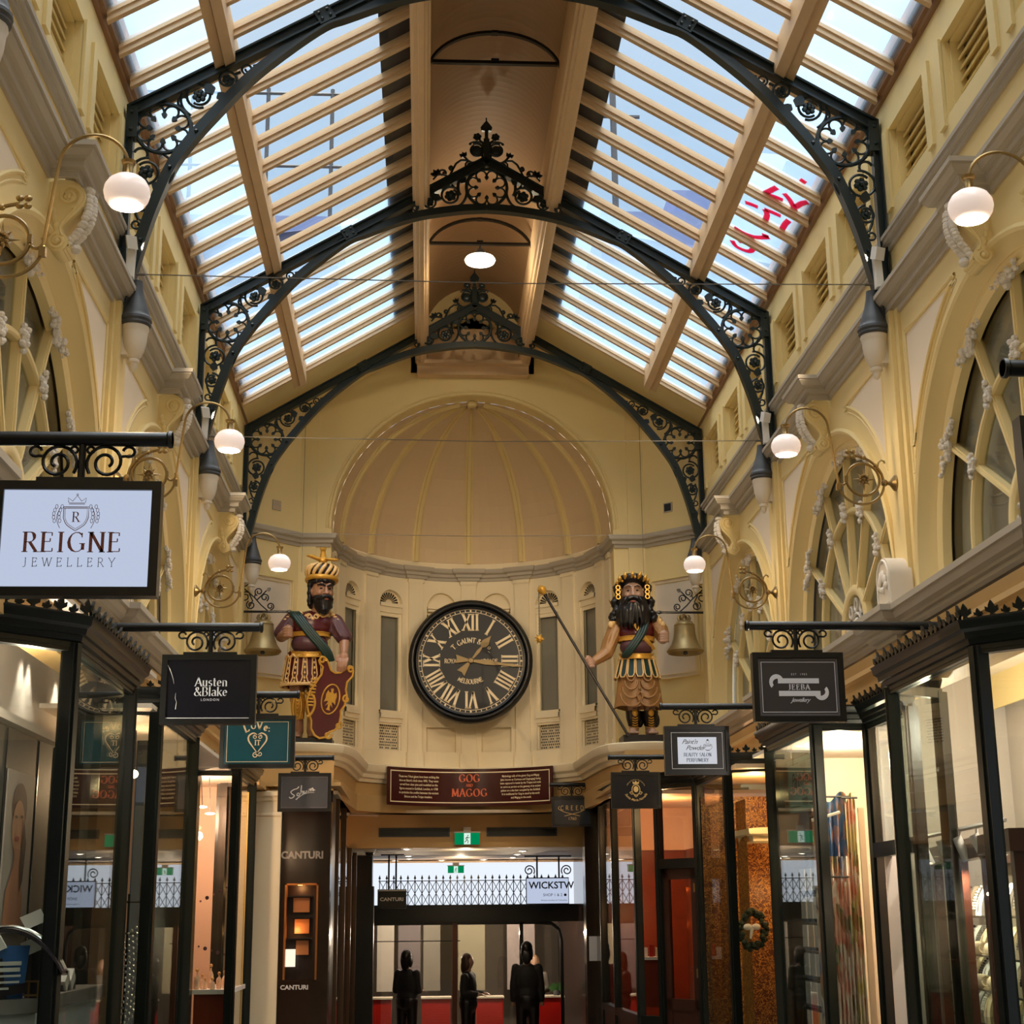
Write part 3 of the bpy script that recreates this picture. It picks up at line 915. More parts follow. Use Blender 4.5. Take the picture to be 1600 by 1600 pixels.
def make_truss(y):
    r = thing('roof_truss', '', 'roof truss', (0, y, 7.98))
    def B(mb, name, ang=38): return mb.build(name, 'iron', r, ang=ang)
    def shift(mb): mb.v = [(a, b + y, c) for a, b, c in mb.v]; return mb
    for s in (-1, 1):
        # rafter: I-section
        m = MB()
        d = Vector((-2.80, 0, 1.66)).normalized(); nrm = Vector((1.66, 0, 2.80)).normalized()
        a = Vector((2.80, 0, 7.98)); L = (Vector((0, 0, 9.64)) - a).length
        for (o, hy, hz) in ((-.006, .045, .008), (-.045, .018, .045), (-.085, .045, .008)):
            c = a + d * L / 2 + nrm * o
            m.obox((s * c.x, 0, c.z), (s * d.x * L / 2, 0, d.z * L / 2), (0, hy, 0), (s * nrm.x * hz, 0, nrm.z * hz))
        B(shift(m), 'rafter')
        m = MB()
        for (o, hx, hy) in ((0.022, .022, .016), (.004, .006, .05), (.048, .006, .035)):
            m.box((s * (2.80 - o) - hx, -hy, 6.60), (s * (2.80 - o) + hx, hy, 7.98))
        for z in (7.92, 7.78):
            m.ball((s * 2.765, -.05, z), .016, 6, 4)
        m.box((min(s * 2.80, s * 2.72), -.048, 7.72), (max(s * 2.80, s * 2.72), .048, 7.97))
        B(shift(m), 'post')
        # curved rib, T-section
        P = catmull([(a, 0, b) for a, b in RIB_LOW], 5)
        m = MB(); cols = []
        for i, p in enumerate(P):
            t = (P[min(i + 1, len(P) - 1)] - P[max(i - 1, 0)]).normalized()
            n = Vector((-t.z, 0, t.x));  n = -n if n.dot(Vector((1, 0, 1))) < 0 else n
            cols.append([(s * (p + n * o).x, yy, (p + n * o).z) for o, yy in ((0, -.045), (0, .045), (.02, .045), (.024, .018), (.085, .018), (.085, -.018), (.024, -.018), (.02, -.045))])
        m.add([q for c in cols for q in c], [(i * 8 + k, i * 8 + (k + 1) % 8, (i + 1) * 8 + (k + 1) % 8, (i + 1) * 8 + k) for i in range(len(cols) - 1) for k in range(8)])
        for i in (12, 20, 27): m.ball((s * P[i].x + s * .03, -.03, P[i].z + .03), .017, 6, 4)
        B(shift(m), 'arch_rib')
        # node plate with bolts where rib and rafter meet
        m = MB()
        c = Vector((1.375, 0, 8.765))
        m.obox((s * c.x, 0, c.z), (s * d.x * .065, 0, d.z * .065), (0, .05, 0), (s * nrm.x * .06, 0, nrm.z * .06))
        for q in (-.035, .035):
            for q2 in (-.028, .028):
                v = c + d * q + nrm * q2
                m.ball((s * v.x, -.055, v.z), .014, 6, 4)
        B(shift(m), 'node_plate')
        # spandrel scrollwork
        m = MB()
        foil_ring(m, s * 2.535, 7.815, .20)
        B(shift(m), 'foil_ring')
        m = MB()
        def S(L, rr=.011): t2(m, [(s * a, b) for a, b in L], 0, rr)
        # down the post
        S(spiral((2.645, 7.46), .115, .075, radians(100), -1.15, 26)); flower(m, s * 2.645, 0, 7.46, .058)
        S([(2.50, 7.615)] + arc(2.60, 7.47, .155, .15, 110, 265, 12)); S(arc(2.69, 7.60, .05, .05, 200, 20, 8))
        leaf(m, s * 2.66, 0, 7.31, radians(80), .10, .4); leaf(m, s * 2.60, 0, 7.36, radians(200 if s > 0 else -20), .06, .5)
        S(spiral((2.665, 7.215), .075, .05, radians(90), 1.1, 20)); flower(m, s * 2.665, 0, 7.215, .045)
        S([(2.70, 7.29), (2.72, 7.22), (2.705, 7.14), (2.68, 7.08)])
        S(spiral((2.695, 7.045), .045, .015, radians(120), 1.3, 16), .009)
        S([(2.665, 7.02), (2.68, 6.97), (2.70, 6.93), (2.705, 6.87)], .010); leaf(m, s * 2.695, 0, 6.96, radians(-88), .12, .22)
        # along the rafter
        S(spiral((2.285, 8.085), .10, .07, radians(250), 1.15, 24)); flower(m, s * 2.285, 0, 8.085, .055)
        S([(2.36, 7.915)] + arc(2.27, 8.055, .15, .145, -60, 20, 8)); S(arc(2.40, 8.03, .04, .045, -60, 130, 8))
        leaf(m, s * 2.19, 0, 8.10, radians(60 if s > 0 else 120), .11, .4); leaf(m, s * 2.16, 0, 8.07, radians(150 if s > 0 else 30), .08, .4)
        S(spiral((2.085, 8.225), .07, .045, radians(200), -1.1, 18)); flower(m, s * 2.085, 0, 8.225, .042)
        S(spiral((1.94, 8.315), .05, .015, radians(220), 1.4, 18), .009)
        S([(1.90, 8.345), (1.85, 8.36), (1.80, 8.40), (1.75, 8.40)], .009); leaf(m, s * 1.83, 0, 8.375, radians(20 if s < 0 else 160), .08, .3)
        S([(2.03, 8.27), (1.99, 8.29)], .012)
        B(shift(m), 'scrollwork')
    m = MB()
    foil_ring(m, 0, 9.30, .205)
    B(shift(m), 'foil_ring')
    m = MB()
    for s in (-1, 1):
        def S(L, rr=.011): t2(m, [(s * a, b) for a, b in L], 0, rr)
        S(spiral((.365, 9.205), .10, .07, radians(150), -1.1, 24), .013); flower(m, s * .365, 0, 9.205, .062)
        S(arc(.33, 9.26, .13, .18, 180, 270, 8), .014); S(arc(.24, 9.30, .05, .1, -60, 60, 6), .016); S(arc(.30, 9.34, .05, .05, -90, 100, 8))
        leaf(m, s * .26, 0, 9.34, radians(60), .09, .4); leaf(m, s * .45, 0, 9.16, radians(20 if s > 0 else 160), .14, .3)
        S(spiral((.575, 9.125), .065, .045, radians(120), 1.1, 18), .012); flower(m, s * .575, 0, 9.125, .045)
        S([(.63, 9.16), (.67, 9.10), (.70, 9.07)], .010); S(spiral((.72, 9.065), .035, .012, radians(150), 1.3, 14), .009)
    B(shift(m), 'scrollwork')
    # cresting above the apex
    m = MB()
    m.box((-.03, -.02, 9.60), (.03, .02, 9.84)); m.box((-.018, -.02, 9.84), (.018, .02, 9.93))
    m.prism([(-.05, 9.93), (.05, 9.93), (.06, 9.965), (.035, 10.0), (.02, 10.02), (0, 10.045), (-.02, 10.02), (-.035, 10.0), (-.06, 9.965)], lambda u, v, d: (u, d, v), -.02, .02)
    m.tube([(0, 0, 10.04), (0, 0, 10.08)], .007, 5)
    for s in (-1, 1):
        def S(L, rr=.012): t2(m, [(s * a, b) for a, b in L], 0, rr)
        S(spiral((.10, 9.715), .075, .055, radians(60), 1.0, 20), .014); m.ball((s * .10, 0, 9.715), (.055, .02, .055), 10, 6)
        S([(.03, 9.60), (.045, 9.66), (.055, 9.72), (.03, 9.79)], .014); S(arc(.10, 9.79, .06, .02, 180, 0, 6), .010); m.ball((s * .165, 0, 9.785), .016, 6, 4)
        S([(.02, 9.79), (.06, 9.82), (.085, 9.85)], .01); flower(m, s * .093, 0, 9.865, .045)
        S([(.02, 9.60), (.08, 9.585), (.15, 9.575), (.19, 9.60), (.225, 9.64)], .012)
        for a in (30, 70, 110): leaf(m, s * .225, 0, 9.635, radians(a if s > 0 else 180 - a), .06, .3)
        S(spiral((.175, 9.545), .045, .015, radians(90), -1.3, 14), .010)
        S([(.19, 9.60), (.26, 9.60), (.31, 9.56), (.345, 9.49), (.37, 9.43)], .012); m.ball((s * .36, 0, 9.51), .03, 8, 5)
        S([(.40, 9.42), (.45, 9.44), (.50, 9.43), (.54, 9.38)], .010); S(spiral((.45, 9.455), .04, .012, radians(200), -1.2, 12), .012)
        for a in (10, 55, 100): leaf(m, s * .50, 0, 9.43, radians(a if s > 0 else 180 - a), .07, .3)
    B(shift(m), 'finial_crest')
    return r
TR = [make_truss(T[0])]
for t in T[1:]:
    c = copy_tree(TR[0]); c.location = (0, t, 7.98); TR.append(c)
for o, lb in zip(TR, ('dark green iron roof truss nearest the camera, overhead',
                      'dark green iron roof truss with its crown cut off by the photo edge',
                      'dark green iron roof truss in the middle, carrying the larger gable crest in view',
                      'dark green iron roof truss farthest away, close to the end wall over the half dome')):
    o['label'] = lb; o['group'] = 'iron trusses carrying the skylight'

# ---------------------------------------------------------------- corbels under the truss feet
def make_corbel(s, y, lb):
    x = s * 2.66
    r = thing('corbel', lb, 'corbel', (s * 2.74, y, 6.26), 'corbels under the truss feet')
    m = MB(); m.lathe([(.035, 6.60), (.042, 6.54), (.058, 6.47), (.082, 6.40), (.10, 6.345), (.104, 6.325), (.115, 6.315), (.118, 6.295), (.108, 6.28), (.112, 6.265), (.10, 6.25)], (x, y, 0), 20)
    m.box((min(x, s * 2.8), y - .05, 6.26), (max(x, s * 2.8), y + .05, 6.5))
    m.build('cone_cap', 'lead', r)
    m = MB(); m.lathe([(.098, 6.25), (.10, 6.23), (.092, 6.215), (.090, 6.19), (.085, 6.13), (.072, 6.07), (.05, 6.025), (.034, 6.01)], (x, y, 0), 20)
    m.box((min(x, s * 2.76), y - .045, 6.03), (max(x, s * 2.76), y + .045, 6.24))
    m.build('bowl', 'stone', r)
    m = MB(); m.lathe([(.034, 6.012), (.045, 6.0), (.045, 5.985), (.028, 5.975), (.03, 5.955), (.018, 5.925), (.006, 5.915)], (x, y, 0), 14)
    m.build('pendant_drop', 'stone', r)
    return r
W_ = {-1: 'left', 1: 'right'}
for s in (-1, 1):
    for i, t in enumerate(T):
        d = ['nearest', 'second', 'third', 'farthest'][i]
        make_corbel(s, t, 'pale stone corbel with a dark conical cap, %s along the %s wall' % (d, W_[s]))

# ---------------------------------------------------------------- scroll brackets at the keystones
def make_console(s, y, lb):
    r = thing('scroll_bracket', lb, 'bracket', (s * XW, y, 5.95), 'carved scroll brackets under the cornice')
    hw = .085
    X = lambda o: s * (XW - o)
    out = catmull([(0.0, 6.37), (.07, 6.385), (.14, 6.375), (.195, 6.33), (.21, 6.27), (.185, 6.20), (.13, 6.14), (.095, 6.09), (.10, 6.05), (.125, 6.01), (.12, 5.965), (.085, 5.935), (.045, 5.94), (.0, 5.99)], 5)
    m = MB()
    P = [(p.x, p.y) for p in [Vector((a[0], a[1], 0)) for a in out]]
    m.prism(P, lambda u, v, d: (X(u), y + d, v), -hw, hw)
    m.build('scroll_body', 'cream', r, ang=50)
    m = MB()
    for q in (-1, 1):
        yy = y + q * (hw + .002)
        m.tube([(X(a), yy, b) for a, b in spiral((.12, 6.28), .075, .018, radians(-80), 1.6, 30)], .013, 6)
        flower(m, X(.12), yy, 6.28, .038)
        m.tube([(X(a), yy, b) for a, b in spiral((.065, 5.995), .05, .014, radians(100), 1.5, 24)], .011, 6)
        m.ball((X(.065), yy, 5.995), .02, 8, 5)
        m.tube([(X(p[0] * .82), yy, p[1]) for p in P[18:44]], .009, 5)
        for k in range(4): m.ball((X(.03 + .012 * k), yy, 6.18 - .045 * k), (.02, .01, .03), 6, 4)
    for k in range(6):
        m.tube([(X(.06 + .02 * sin(k * .9) + .045), y + d, 5.955 + .012 * k) for d in (-hw * .95, 0, hw * .95)], .014, 6)
    m.build('volute', 'cream', r)
    m = MB()
    rnd = random.Random(int(y * 100) + s)
    for k in range(15):
        t = k / 14
        zz = 6.30 - .30 * t; oo = .235 - .10 * t + .045 * sin(pi * t)
        for q in (-1, 0, 1):
            m.ball((X(oo - abs(q) * .02), y + q * .042 * (1.1 - .4 * abs(2 * t - 1)), zz + rnd.uniform(-.008, .008)), (.028, .026, .022), 7, 5)
    m.ball((X(.205), y, 6.35), (.045, .05, .03), 8, 5); m.ball((X(.155), y, 5.985), (.035, .04, .03), 8, 5)
    m.build('acanthus_leaf', 'orn', r)
    return r
for s in (-1, 1):
    for bi, (ya, yb) in enumerate(BAYS[1:]):
        d = ['nearest', 'middle', 'farthest'][bi]
        make_console(s, (ya + yb) / 2, 'carved scroll bracket with acanthus leaf, the %s on the %s wall' % (d, W_[s]))

# ---------------------------------------------------------------- brass wall lamps
def make_lamp(s, y, lb):
    x0 = s * 2.74; z0 = 5.14
    r = thing('wall_lamp', lb, 'wall lamp', (x0, y, z0), 'brass wall lamps with opal globes')
    X = lambda o: x0 - s * o
    m = MB(); m.lathe([(.058, 0), (.056, -.012), (.035, -.03), (.018, -.045), (.014, -.06), (.024, -.07), (.028, -.085), (.018, -.10)] if s > 0 else [(.058, 0), (.056, .012), (.035, .03), (.018, .045), (.014, .06), (.024, .07), (.028, .085), (.018, .10)], (x0, y, z0), 14, 'X')
    m.build('flange', 'brass', r)
    m = MB()
    m.tube([(X(.235 + .118 * cos(t)), y, z0 + .025 + .118 * sin(t)) for t in [2 * pi * i / 32 for i in range(32)]], .0105, 6, closed=True)
    m.build('ring', 'brass', r)
    m = MB()
    m.tube([(X(.25 - .165 * cos(t)), y, z0 - .165 * sin(t) * .95) for t in [radians(-45 + 225 * i / 30) for i in range(31)]], .009, 6)
    L = catmull([(.09, .0), (.10, .07), (.15, .14), (.22, .185), (.30, .205)], 5)
    m.tube([(X(p.x), y, z0 + p.y) for p in [Vector((a[0], a[1])) for a in L]], .010, 6)
    for a in range(4):
        q = pi / 4 + pi / 2 * a
        m.ball((X(.315 + .026 * cos(q)), y, z0 + .212 + .026 * sin(q)), (.02, .012, .016), 7, 5)
    m.ball((X(.22), y, z0 + .185), .016, 7, 5); m.ball((X(.14), y, z0 + .13), .015, 7, 5)
    m.tube([(X(a), y, z0 + b) for a, b in arc(.385, .02, .03, .035, 150, 390, 12)], .008, 6)
    m.tube([(X(a), y, z0 + b) for a, b in ((.125, .115), (.115, .15), (.095, .168), (.075, .16), (.072, .145))], .007, 5)
    m.box((min(X(.345), X(.365)), y - .012, z0 + .01), (max(X(.345), X(.365)), y + .012, z0 + .05))
    m.build('scroll', 'brass', r)
    m = MB()
    for k in range(8):
        a = 2 * pi * k / 8
        R = .088 if k % 2 == 0 else .06
        for q in (-1, 1):
            m.add([(X(.23 + R * cos(a)), y, z0 + .025 + R * sin(a)), (X(.23 + .028 * cos(a + .39)), y, z0 + .025 + .028 * sin(a + .39)),
                   (X(.23), y + q * .018, z0 + .025), (X(.23 + .028 * cos(a - .39)), y, z0 + .025 + .028 * sin(a - .39))], [(0, 1, 2), (0, 2, 3)])
    m.ball((X(.23), y, z0 + .025), .017, 8, 6)
    for k in range(8):
        a = 2 * pi * k / 8 + .39; m.ball((X(.23 + .028 * cos(a)), y - .012, z0 + .025 + .028 * sin(a)), .010, 6, 4)
    m.build('star', 'brass', r, smooth=False)
    m = MB()
    L = [Vector((a, b)) for a, b in [(.41, -.04), (.42, .05), (.455, .36)]] + [Vector((.617 - .155 * cos(t), .405 + .15 * sin(t))) for t in [pi * i / 16 for i in range(1, 16)]] + [Vector((.772, .42))]
    m.tube([(X(p.x), y, z0 + p.y) for p in L], .0085, 7)
    m.box((min(X(.40), X(.43)), y - .014, z0 - .055), (max(X(.40), X(.43)), y + .014, z0 - .01))
    m.build('gooseneck_arm', 'brass', r)
    m = MB(); m.lathe([(.012, .43), (.034, .425), (.03, .41), (.022, .405), (.022, .36), (.03, .35), (.034, .335)], (X(.775), y, z0), 14)
    m.build('collar', 'brass', r)
    gz = z0 + .275
    m = MB()
    m.lathe([(.034, .072), (.06, .067), (.085, .048), (.102, .018), (.106, -.01), (.098, -.042), (.082, -.066), (.074, -.072), (.070, -.070), (.092, -.04), (.10, -.01), (.096, .016), (.08, .044), (.03, .066)], (X(.775), y, gz), 24, cap=False)
    gl = m.build('globe', 'opal', r)
    m = MB(); m.ball((X(.775), y, gz - .04), (.028, .028, .033), 12, 8)
    m.build('bulb', 'bulb', gl)
    lamp('lamp_light', (X(.775), y, gz - .12), 14, (255, 226, 190), r, .04)
    return r
for s in (-1, 1):
    for i, t in enumerate(T[:3]):
        nmx = ['nearest', 'second', 'farthest'][i]
        make_lamp(s, t, 'brass wall lamp with lit opal globe on the %s wall, %s from the camera' % (W_[s], nmx))

# ---------------------------------------------------------------- white emergency spotlights beside the truss feet
for s in (-1, 1):
    for i, t in enumerate(T[1:3]):
        r = thing('spotlight', 'small white box spotlight beside the %s truss foot on the %s' % (['nearer', 'farther'][i], W_[s]), 'spotlight', (s * 2.73, t - .06, 6.6), 'white spotlights at the truss feet')
        m = MB(); m.obox((s * 2.70, t - .075, 6.72), (.027, 0, .004 * s), (0, .03, 0), (-.004 * s, 0, .12)); m.build('body', 'whitebox', r)
        m = MB(); m.obox((s * 2.695, t - .12, 6.85), (.035, .012, 0), (-.01, .03, .015), (.006 * s, -.012, .045)); m.build('lamp_head', 'whitebox', r)
        m = MB(); m.tube([(s * 2.71, t - .075, 6.60), (s * 2.715, t - .075, 6.5), (s * 2.72, t - .07, 6.42)], .007, 5); m.build('cable', 'black', r)
        lamp('spot_beam', (s * 2.62, t - .12, 6.86), (420, 170)[i], (255, 228, 190), r, .03, 'SPOT', rot=Vector((-s * 2.3, 20.2 - t, -1.6)).to_track_quat('-Z', 'Y').to_euler(), spot=radians((26, 56)[i]), blend=.9)

# ---------------------------------------------------------------- tie braces across the lantern, pendant lamp, wires
for i, (y, nmx) in enumerate(((12.25, 'nearer'), (16.08, 'farther'))):
    r = thing('lantern_brace', '%s black iron arched brace with flat tie across the lantern vault' % nmx, 'brace', (0, y, 9.5), 'arched braces of the lantern')
    m = MB()
    P = [(.585 * cos(pi * k / 24), 9.45 + .40 * sin(pi * k / 24)) for k in range(25)]
    m.strip([(x, y - .02, z) for x, z in P], [(x * 1.04, y - .02, 9.45 + (z - 9.45) * 1.07) for x, z in P])
    m.strip([(x, y + .02, z) for x, z in P], [(x * 1.04, y + .02, 9.45 + (z - 9.45) * 1.07) for x, z in P])
    m.strip([(x, y - .02, z) for x, z in P], [(x, y + .02, z) for x, z in P])
    m.build('arch', 'black', r)
    m = MB(); m.box((-.56, y - .02, 9.545), (.56, y + .02, 9.575)); m.build('tie_bar', 'black', r)
    m = MB(); m.box((-.035, y - .03, 9.57), (.035, y + .03, 9.59)); m.box((-.03, y - .03, 9.85), (.03, y + .03, 9.875)); m.build('clip', 'black', r)
r = thing('pendant_lamp', 'round lit pendant lamp hanging below the farther lantern brace', 'pendant lamp', (0, 16.08, 9.55))
m = MB(); m.tube([(0, 16.08, 9.57), (0, 16.08, 9.46)], .014, 8); m.lathe([(.02, 9.50), (.05, 9.48), (.05, 9.45), (.09, 9.43), (.10, 9.40)], (0, 16.08, 0), 18); m.build('fitting', 'lead', r)
m = MB(); m.lathe([(.10, 9.40), (.16, 9.385), (.175, 9.36), (.165, 9.335), (.10, 9.315), (0.01, 9.305)], (0, 16.08, 0), 24); m.build('diffuser', emis('lit_diffuser', (255, 246, 222), 6.0), r)
lamp('pendant_light', (0, 16, 9.2), 30, (255, 238, 205), r, .1)

for i, t in enumerate(T[1:4]):
    d = ['nearest', 'middle', 'farthest'][i]
    m = MB(); m.tube([(-2.66, t - .06, 6.63), (0, t - .06, 6.60), (2.66, t - .06, 6.63)], .0045, 4)
    for s in (-1, 1): m.tube([(s * 2.66, t - .06, 6.63), (s * 2.60, t - .06, 6.629)], .010, 6)
    tag(m.build('tie_wire', 'wire'), 'thin steel wire stretched across the arcade at the %s truss' % d, 'wire', 'steel wires across the arcade')
# thin vertical wires in front of the end wall
for s, xx in ((-1, -2.12), (1, 2.12)):
    m = MB(); m.tube([(xx, 18.6, 8.5), (xx, 18.6, 6.3)], .004, 4)
    tag(m.build('drop_wire', 'wire'), 'thin vertical wire in front of the %s end corner' % W_[s], 'wire')
# anthemion block on the sill cornice
def antefix(s, y):
    r = thing('antefix', 'white plaster antefix with a palmette, on the sill cornice of the right wall' , 'ornament', (s * 2.62, y, 4.23))
    m = MB()
    poly = [(-.15, 0), (.15, 0), (.15, .2)] + arc(0, .2, .15, .16, 0, 180, 12)[1:-1] + [(-.15, .2)]
    m.prism(poly, lambda u, v, d: (s * (2.60 + d), y + u, 4.23 + v), 0, .16)
    m.build('block', 'stone', r, ang=30)
    m = MB()
    for k in range(7):
        a = radians(15 + 150 * k / 6)
        m.ball((s * 2.592, y + .075 * cos(a), 4.36 + .10 * sin(a)), (.014, .014 + .02 * abs(cos(a)), .02 + .03 * sin(a)), 7, 5)
    m.ball((s * 2.592, y, 4.36), .025, 7, 5)
    m.tube([(s * 2.597, y + a, 4.23 + b) for a, b in [(-.13, .03), (-.13, .2)] + arc(0, .2, .13, .14, 180, 0, 12) + [(.13, .03)]], .01, 5, closed=True)
    m.build('palmette', 'orn', r)
antefix(1, T[1])
# ---------------------------------------------------------------- lettering
def _a(*k): return arc(*k, n=10)
GL = {
 'A': (.76, [[(.03, 0), (.38, 1)], [(.37, 1), (.73, 0)], [(.16, .33), (.61, .33)]]),
 'B': (.68, [[(.12, 0), (.12, 1)], [(.12, 1), (.32, 1)] + _a(.34, .76, .22, .24, 90, -90) + [(.12, .52)], [(.12, .52), (.34, .52)] + _a(.36, .26, .25, .26, 90, -90) + [(.12, 0)]]),
 'C': (.78, [_a(.44, .5, .38, .5, 48, 312)]),
 'D': (.80, [[(.12, 0), (.12, 1)], [(.12, 1), (.3, 1)] + _a(.32, .5, .41, .5, 90, -90) + [(.12, 0)]]),
 'E': (.64, [[(.12, 0), (.12, 1)], [(.12, .98), (.54, .98)], [(.12, .52), (.46, .52)], [(.12, .02), (.58, .02)]]),
 'F': (.60, [[(.12, 0), (.12, 1)], [(.12, .98), (.54, .98)], [(.12, .5), (.46, .5)]]),
 'G': (.86, [_a(.44, .5, .38, .5, 48, 318), [(.75, .42), (.75, .1)], [(.58, .42), (.86, .42)]]),
 'H': (.84, [[(.12, 0), (.12, 1)], [(.70, 0), (.70, 1)], [(.12, .5), (.70, .5)]]),
 'I': (.36, [[(.18, 0), (.18, 1)]]),
 'J': (.46, [[(.30, 1), (.30, .18)] + _a(.14, .16, .16, .2, 0, -130)]),
 'K': (.76, [[(.12, 0), (.12, 1)], [(.66, 1), (.13, .42)], [(.28, .58), (.70, 0)]]),
 'L': (.60, [[(.12, 0), (.12, 1)], [(.12, .02), (.56, .02)]]),
 'M': (.94, [[(.10, 0), (.14, 1)], [(.14, 1), (.47, .08)], [(.47, .08), (.80, 1)], [(.80, 1), (.84, 0)]]),
 'N': (.80, [[(.11, 0), (.11, 1)], [(.11, 1), (.69, 0)], [(.69, 0), (.69, 1)]]),
 'O': (.88, [_a(.44, .5, .37, .5, 90, 270) + _a(.44, .5, .37, .5, 270, 450)[1:]]),
 'P': (.64, [[(.12, 0), (.12, 1)], [(.12, 1), (.32, 1)] + _a(.34, .74, .23, .26, 90, -90) + [(.12, .48)]]),
 'R': (.72, [[(.12, 0), (.12, 1)], [(.12, 1), (.32, 1)] + _a(.34, .75, .22, .25, 90, -90) + [(.12, .5)], [(.34, .5), (.68, 0)]]),
 'S': (.62, [_a(.31, .75, .21, .25, 35, 270) + _a(.31, .25, .24, .25, 90, -145)[1:]]),
 'T': (.70, [[(.03, .98), (.67, .98)], [(.35, 1), (.35, 0)]]),
 'U': (.80, [[(.11, 1), (.11, .3)] + _a(.39, .3, .28, .3, 180, 360) + [(.67, 1)]]),
 'V': (.74, [[(.03, 1), (.38, 0)], [(.37, 0), (.71, 1)]]),
 'W': (1.06, [[(.03, 1), (.30, 0)], [(.30, 0), (.53, .95)], [(.53, .95), (.77, 0)], [(.77, 0), (1.03, 1)]]),
 'X': (.74, [[(.05, 1), (.69, 0)], [(.05, 0), (.68, 1)]]),
 'Y': (.72, [[(.03, 1), (.36, .45)], [(.36, .45), (.69, 1)], [(.36, .47), (.36, 0)]]),
 'Z': (.66, [[(.06, .98), (.58, .98)], [(.58, .98), (.06, .02)], [(.06, .02), (.60, .02)]]),
 'a': (.56, [_a(.27, .48, .17, .18, 160, 0) + [(.44, .08), (.52, 0)], [(.44, .40)] + _a(.25, .17, .18, .17, 75, 350)]),
 'e': (.54, [[(.09, .36), (.46, .36)] + _a(.27, .33, .19, .32, 8, 325)]),
 'k': (.60, [[(.12, 0), (.12, 1)], [(.50, .64), (.13, .27)], [(.24, .38), (.54, 0)]]),
 'l': (.30, [[(.15, 0), (.15, 1)]]),
 'n': (.62, [[(.12, 0), (.12, .64)], [(.12, .45)] + _a(.30, .44, .18, .2, 150, 0) + [(.48, 0)]]),
 's': (.46, [_a(.23, .48, .14, .16, 35, 270) + _a(.23, .16, .16, .16, 90, -145)[1:]]),
 't': (.40, [[(.18, .88), (.18, .15)] + _a(.28, .14, .10, .13, 180, 320), [(.04, .62), (.36, .62)]]),
 'u': (.62, [[(.12, .64), (.12, .2)] + _a(.28, .2, .16, .2, 180, 340), [(.48, .64), (.48, 0)]]),
 '&': (.86, [[(.78, .5), (.62, .2)] + _a(.34, .25, .25, .25, -45, -250) + [(.46, .68)] + _a(.36, .82, .13, .17, -25, 215) + [(.30, .62), (.80, 0)]]),
 '.': (.26, [[(.10, .03), (.14, .05)]]), ' ': (.34, []), "'": (.2, [[(.10, .8), (.12, 1)]]),
}
def ribbon(mb, pts, mp, thick, thin, serif, d):
    n = len(pts)
    if n < 2: return
    A = []; B = []
    for i in range(n):
        p0 = pts[max(i - 1, 0)]; p1 = pts[min(i + 1, n - 1)]
        dx, dy = p1[0] - p0[0], p1[1] - p0[1]
        L = sqrt(dx * dx + dy * dy) or 1e-6
        a = atan2(dy, dx)
        w = (thin + (thick - thin) * abs(cos(a - radians(106))) ** 3.2) / 2
        nx, ny = -dy / L * w, dx / L * w
        A.append((pts[i][0] + nx, pts[i][1] + ny)); B.append((pts[i][0] - nx, pts[i][1] - ny))
    vs = [mp(u, v, d) for u, v in A] + [mp(u, v, d) for u, v in B] + [mp(u, v, 0) for u, v in A] + [mp(u, v, 0) for u, v in B]
    fs = []
    for i in range(n - 1):
        fs += [(i, i + 1, n + i + 1, n + i), (2 * n + i, i, n + i, 3 * n + i)][:1]
        fs += [(i, i + 1, 2 * n + i + 1, 2 * n + i), (n + i, n + i + 1, 3 * n + i + 1, 3 * n + i)]
    mb.add(vs, fs)
def text_w(t, sp): return sum(GL[c][0] + sp for c in t) - sp
def stroke_text(mb, t, mp, h, cx=0.0, y=0.0, sp=.08, thick=.15, thin=.05, serif=.16, d=.002, xs=1.0, align='c'):
    W = text_w(t, sp) * h * xs
    x = cx - (W / 2 if align == 'c' else 0)
    for c in t:
        adv, st = GL[c]
        m2 = lambda u, v, dd, x=x: mp(x + u * h * xs, y + v * h, dd)
        for s in st:
            ribbon(mb, s, m2, thick, thin, serif, d)
            if serif and len(s) >= 2:
                for (p, q) in ((s[0], s[1]), (s[-1], s[-2])):
                    dx, dy = p[0] - q[0], p[1] - q[1]
                    if abs(dy) > abs(dx) * .9 and (p[1] < .02 or p[1] > .6) and not (c in 'CGSOesaV&' and len(s) > 3) and not (c in 'VWM' and p[1] < .1 and len(s) == 2 and c != 'M'):
                        ribbon(mb, [(p[0] - serif, p[1]), (p[0] + serif, p[1])], m2, thin * 1.1, thin * 1.1, 0, d)
                    elif abs(dx) > abs(dy) and c in 'EFLTZ' and (p[0] > .3 or c == 'T'):
                        k = -1 if p[1] > .6 else 1
                        ribbon(mb, [(p[0], p[1]), (p[0], p[1] + k * .17)], m2, thin * 1.6, thin, 0, d)
                    elif c in 'CGS' and p[1] > .5:
                        ribbon(mb, [(p[0], p[1] + .10), (p[0], p[1] - .14)], m2, thin * 1.4, thin, 0, d)
        x += (adv + sp) * h * xs
_fc = {}
def font_geo(t, size, shear=0.0, off=0.0, sp=1.0, align='CENTER', lsp=1.0):
    cu = bpy.data.curves.new('txt', 'FONT')
    cu.body = t; cu.size = size; cu.shear = shear; cu.offset = off; cu.space_character = sp
    cu.align_x = align; cu.resolution_u = 3; cu.space_line = lsp
    o = bpy.data.objects.new('txt', cu); COL.objects.link(o)
    dg = bpy.context.evaluated_depsgraph_get()
    me = bpy.data.meshes.new_from_object(o.evaluated_get(dg))
    vs = [(v.co.x, v.co.y) for v in me.vertices]; fs = [tuple(p.vertices) for p in me.polygons]
    bpy.data.objects.remove(o); bpy.data.curves.remove(cu); bpy.data.meshes.remove(me)
    return vs, fs
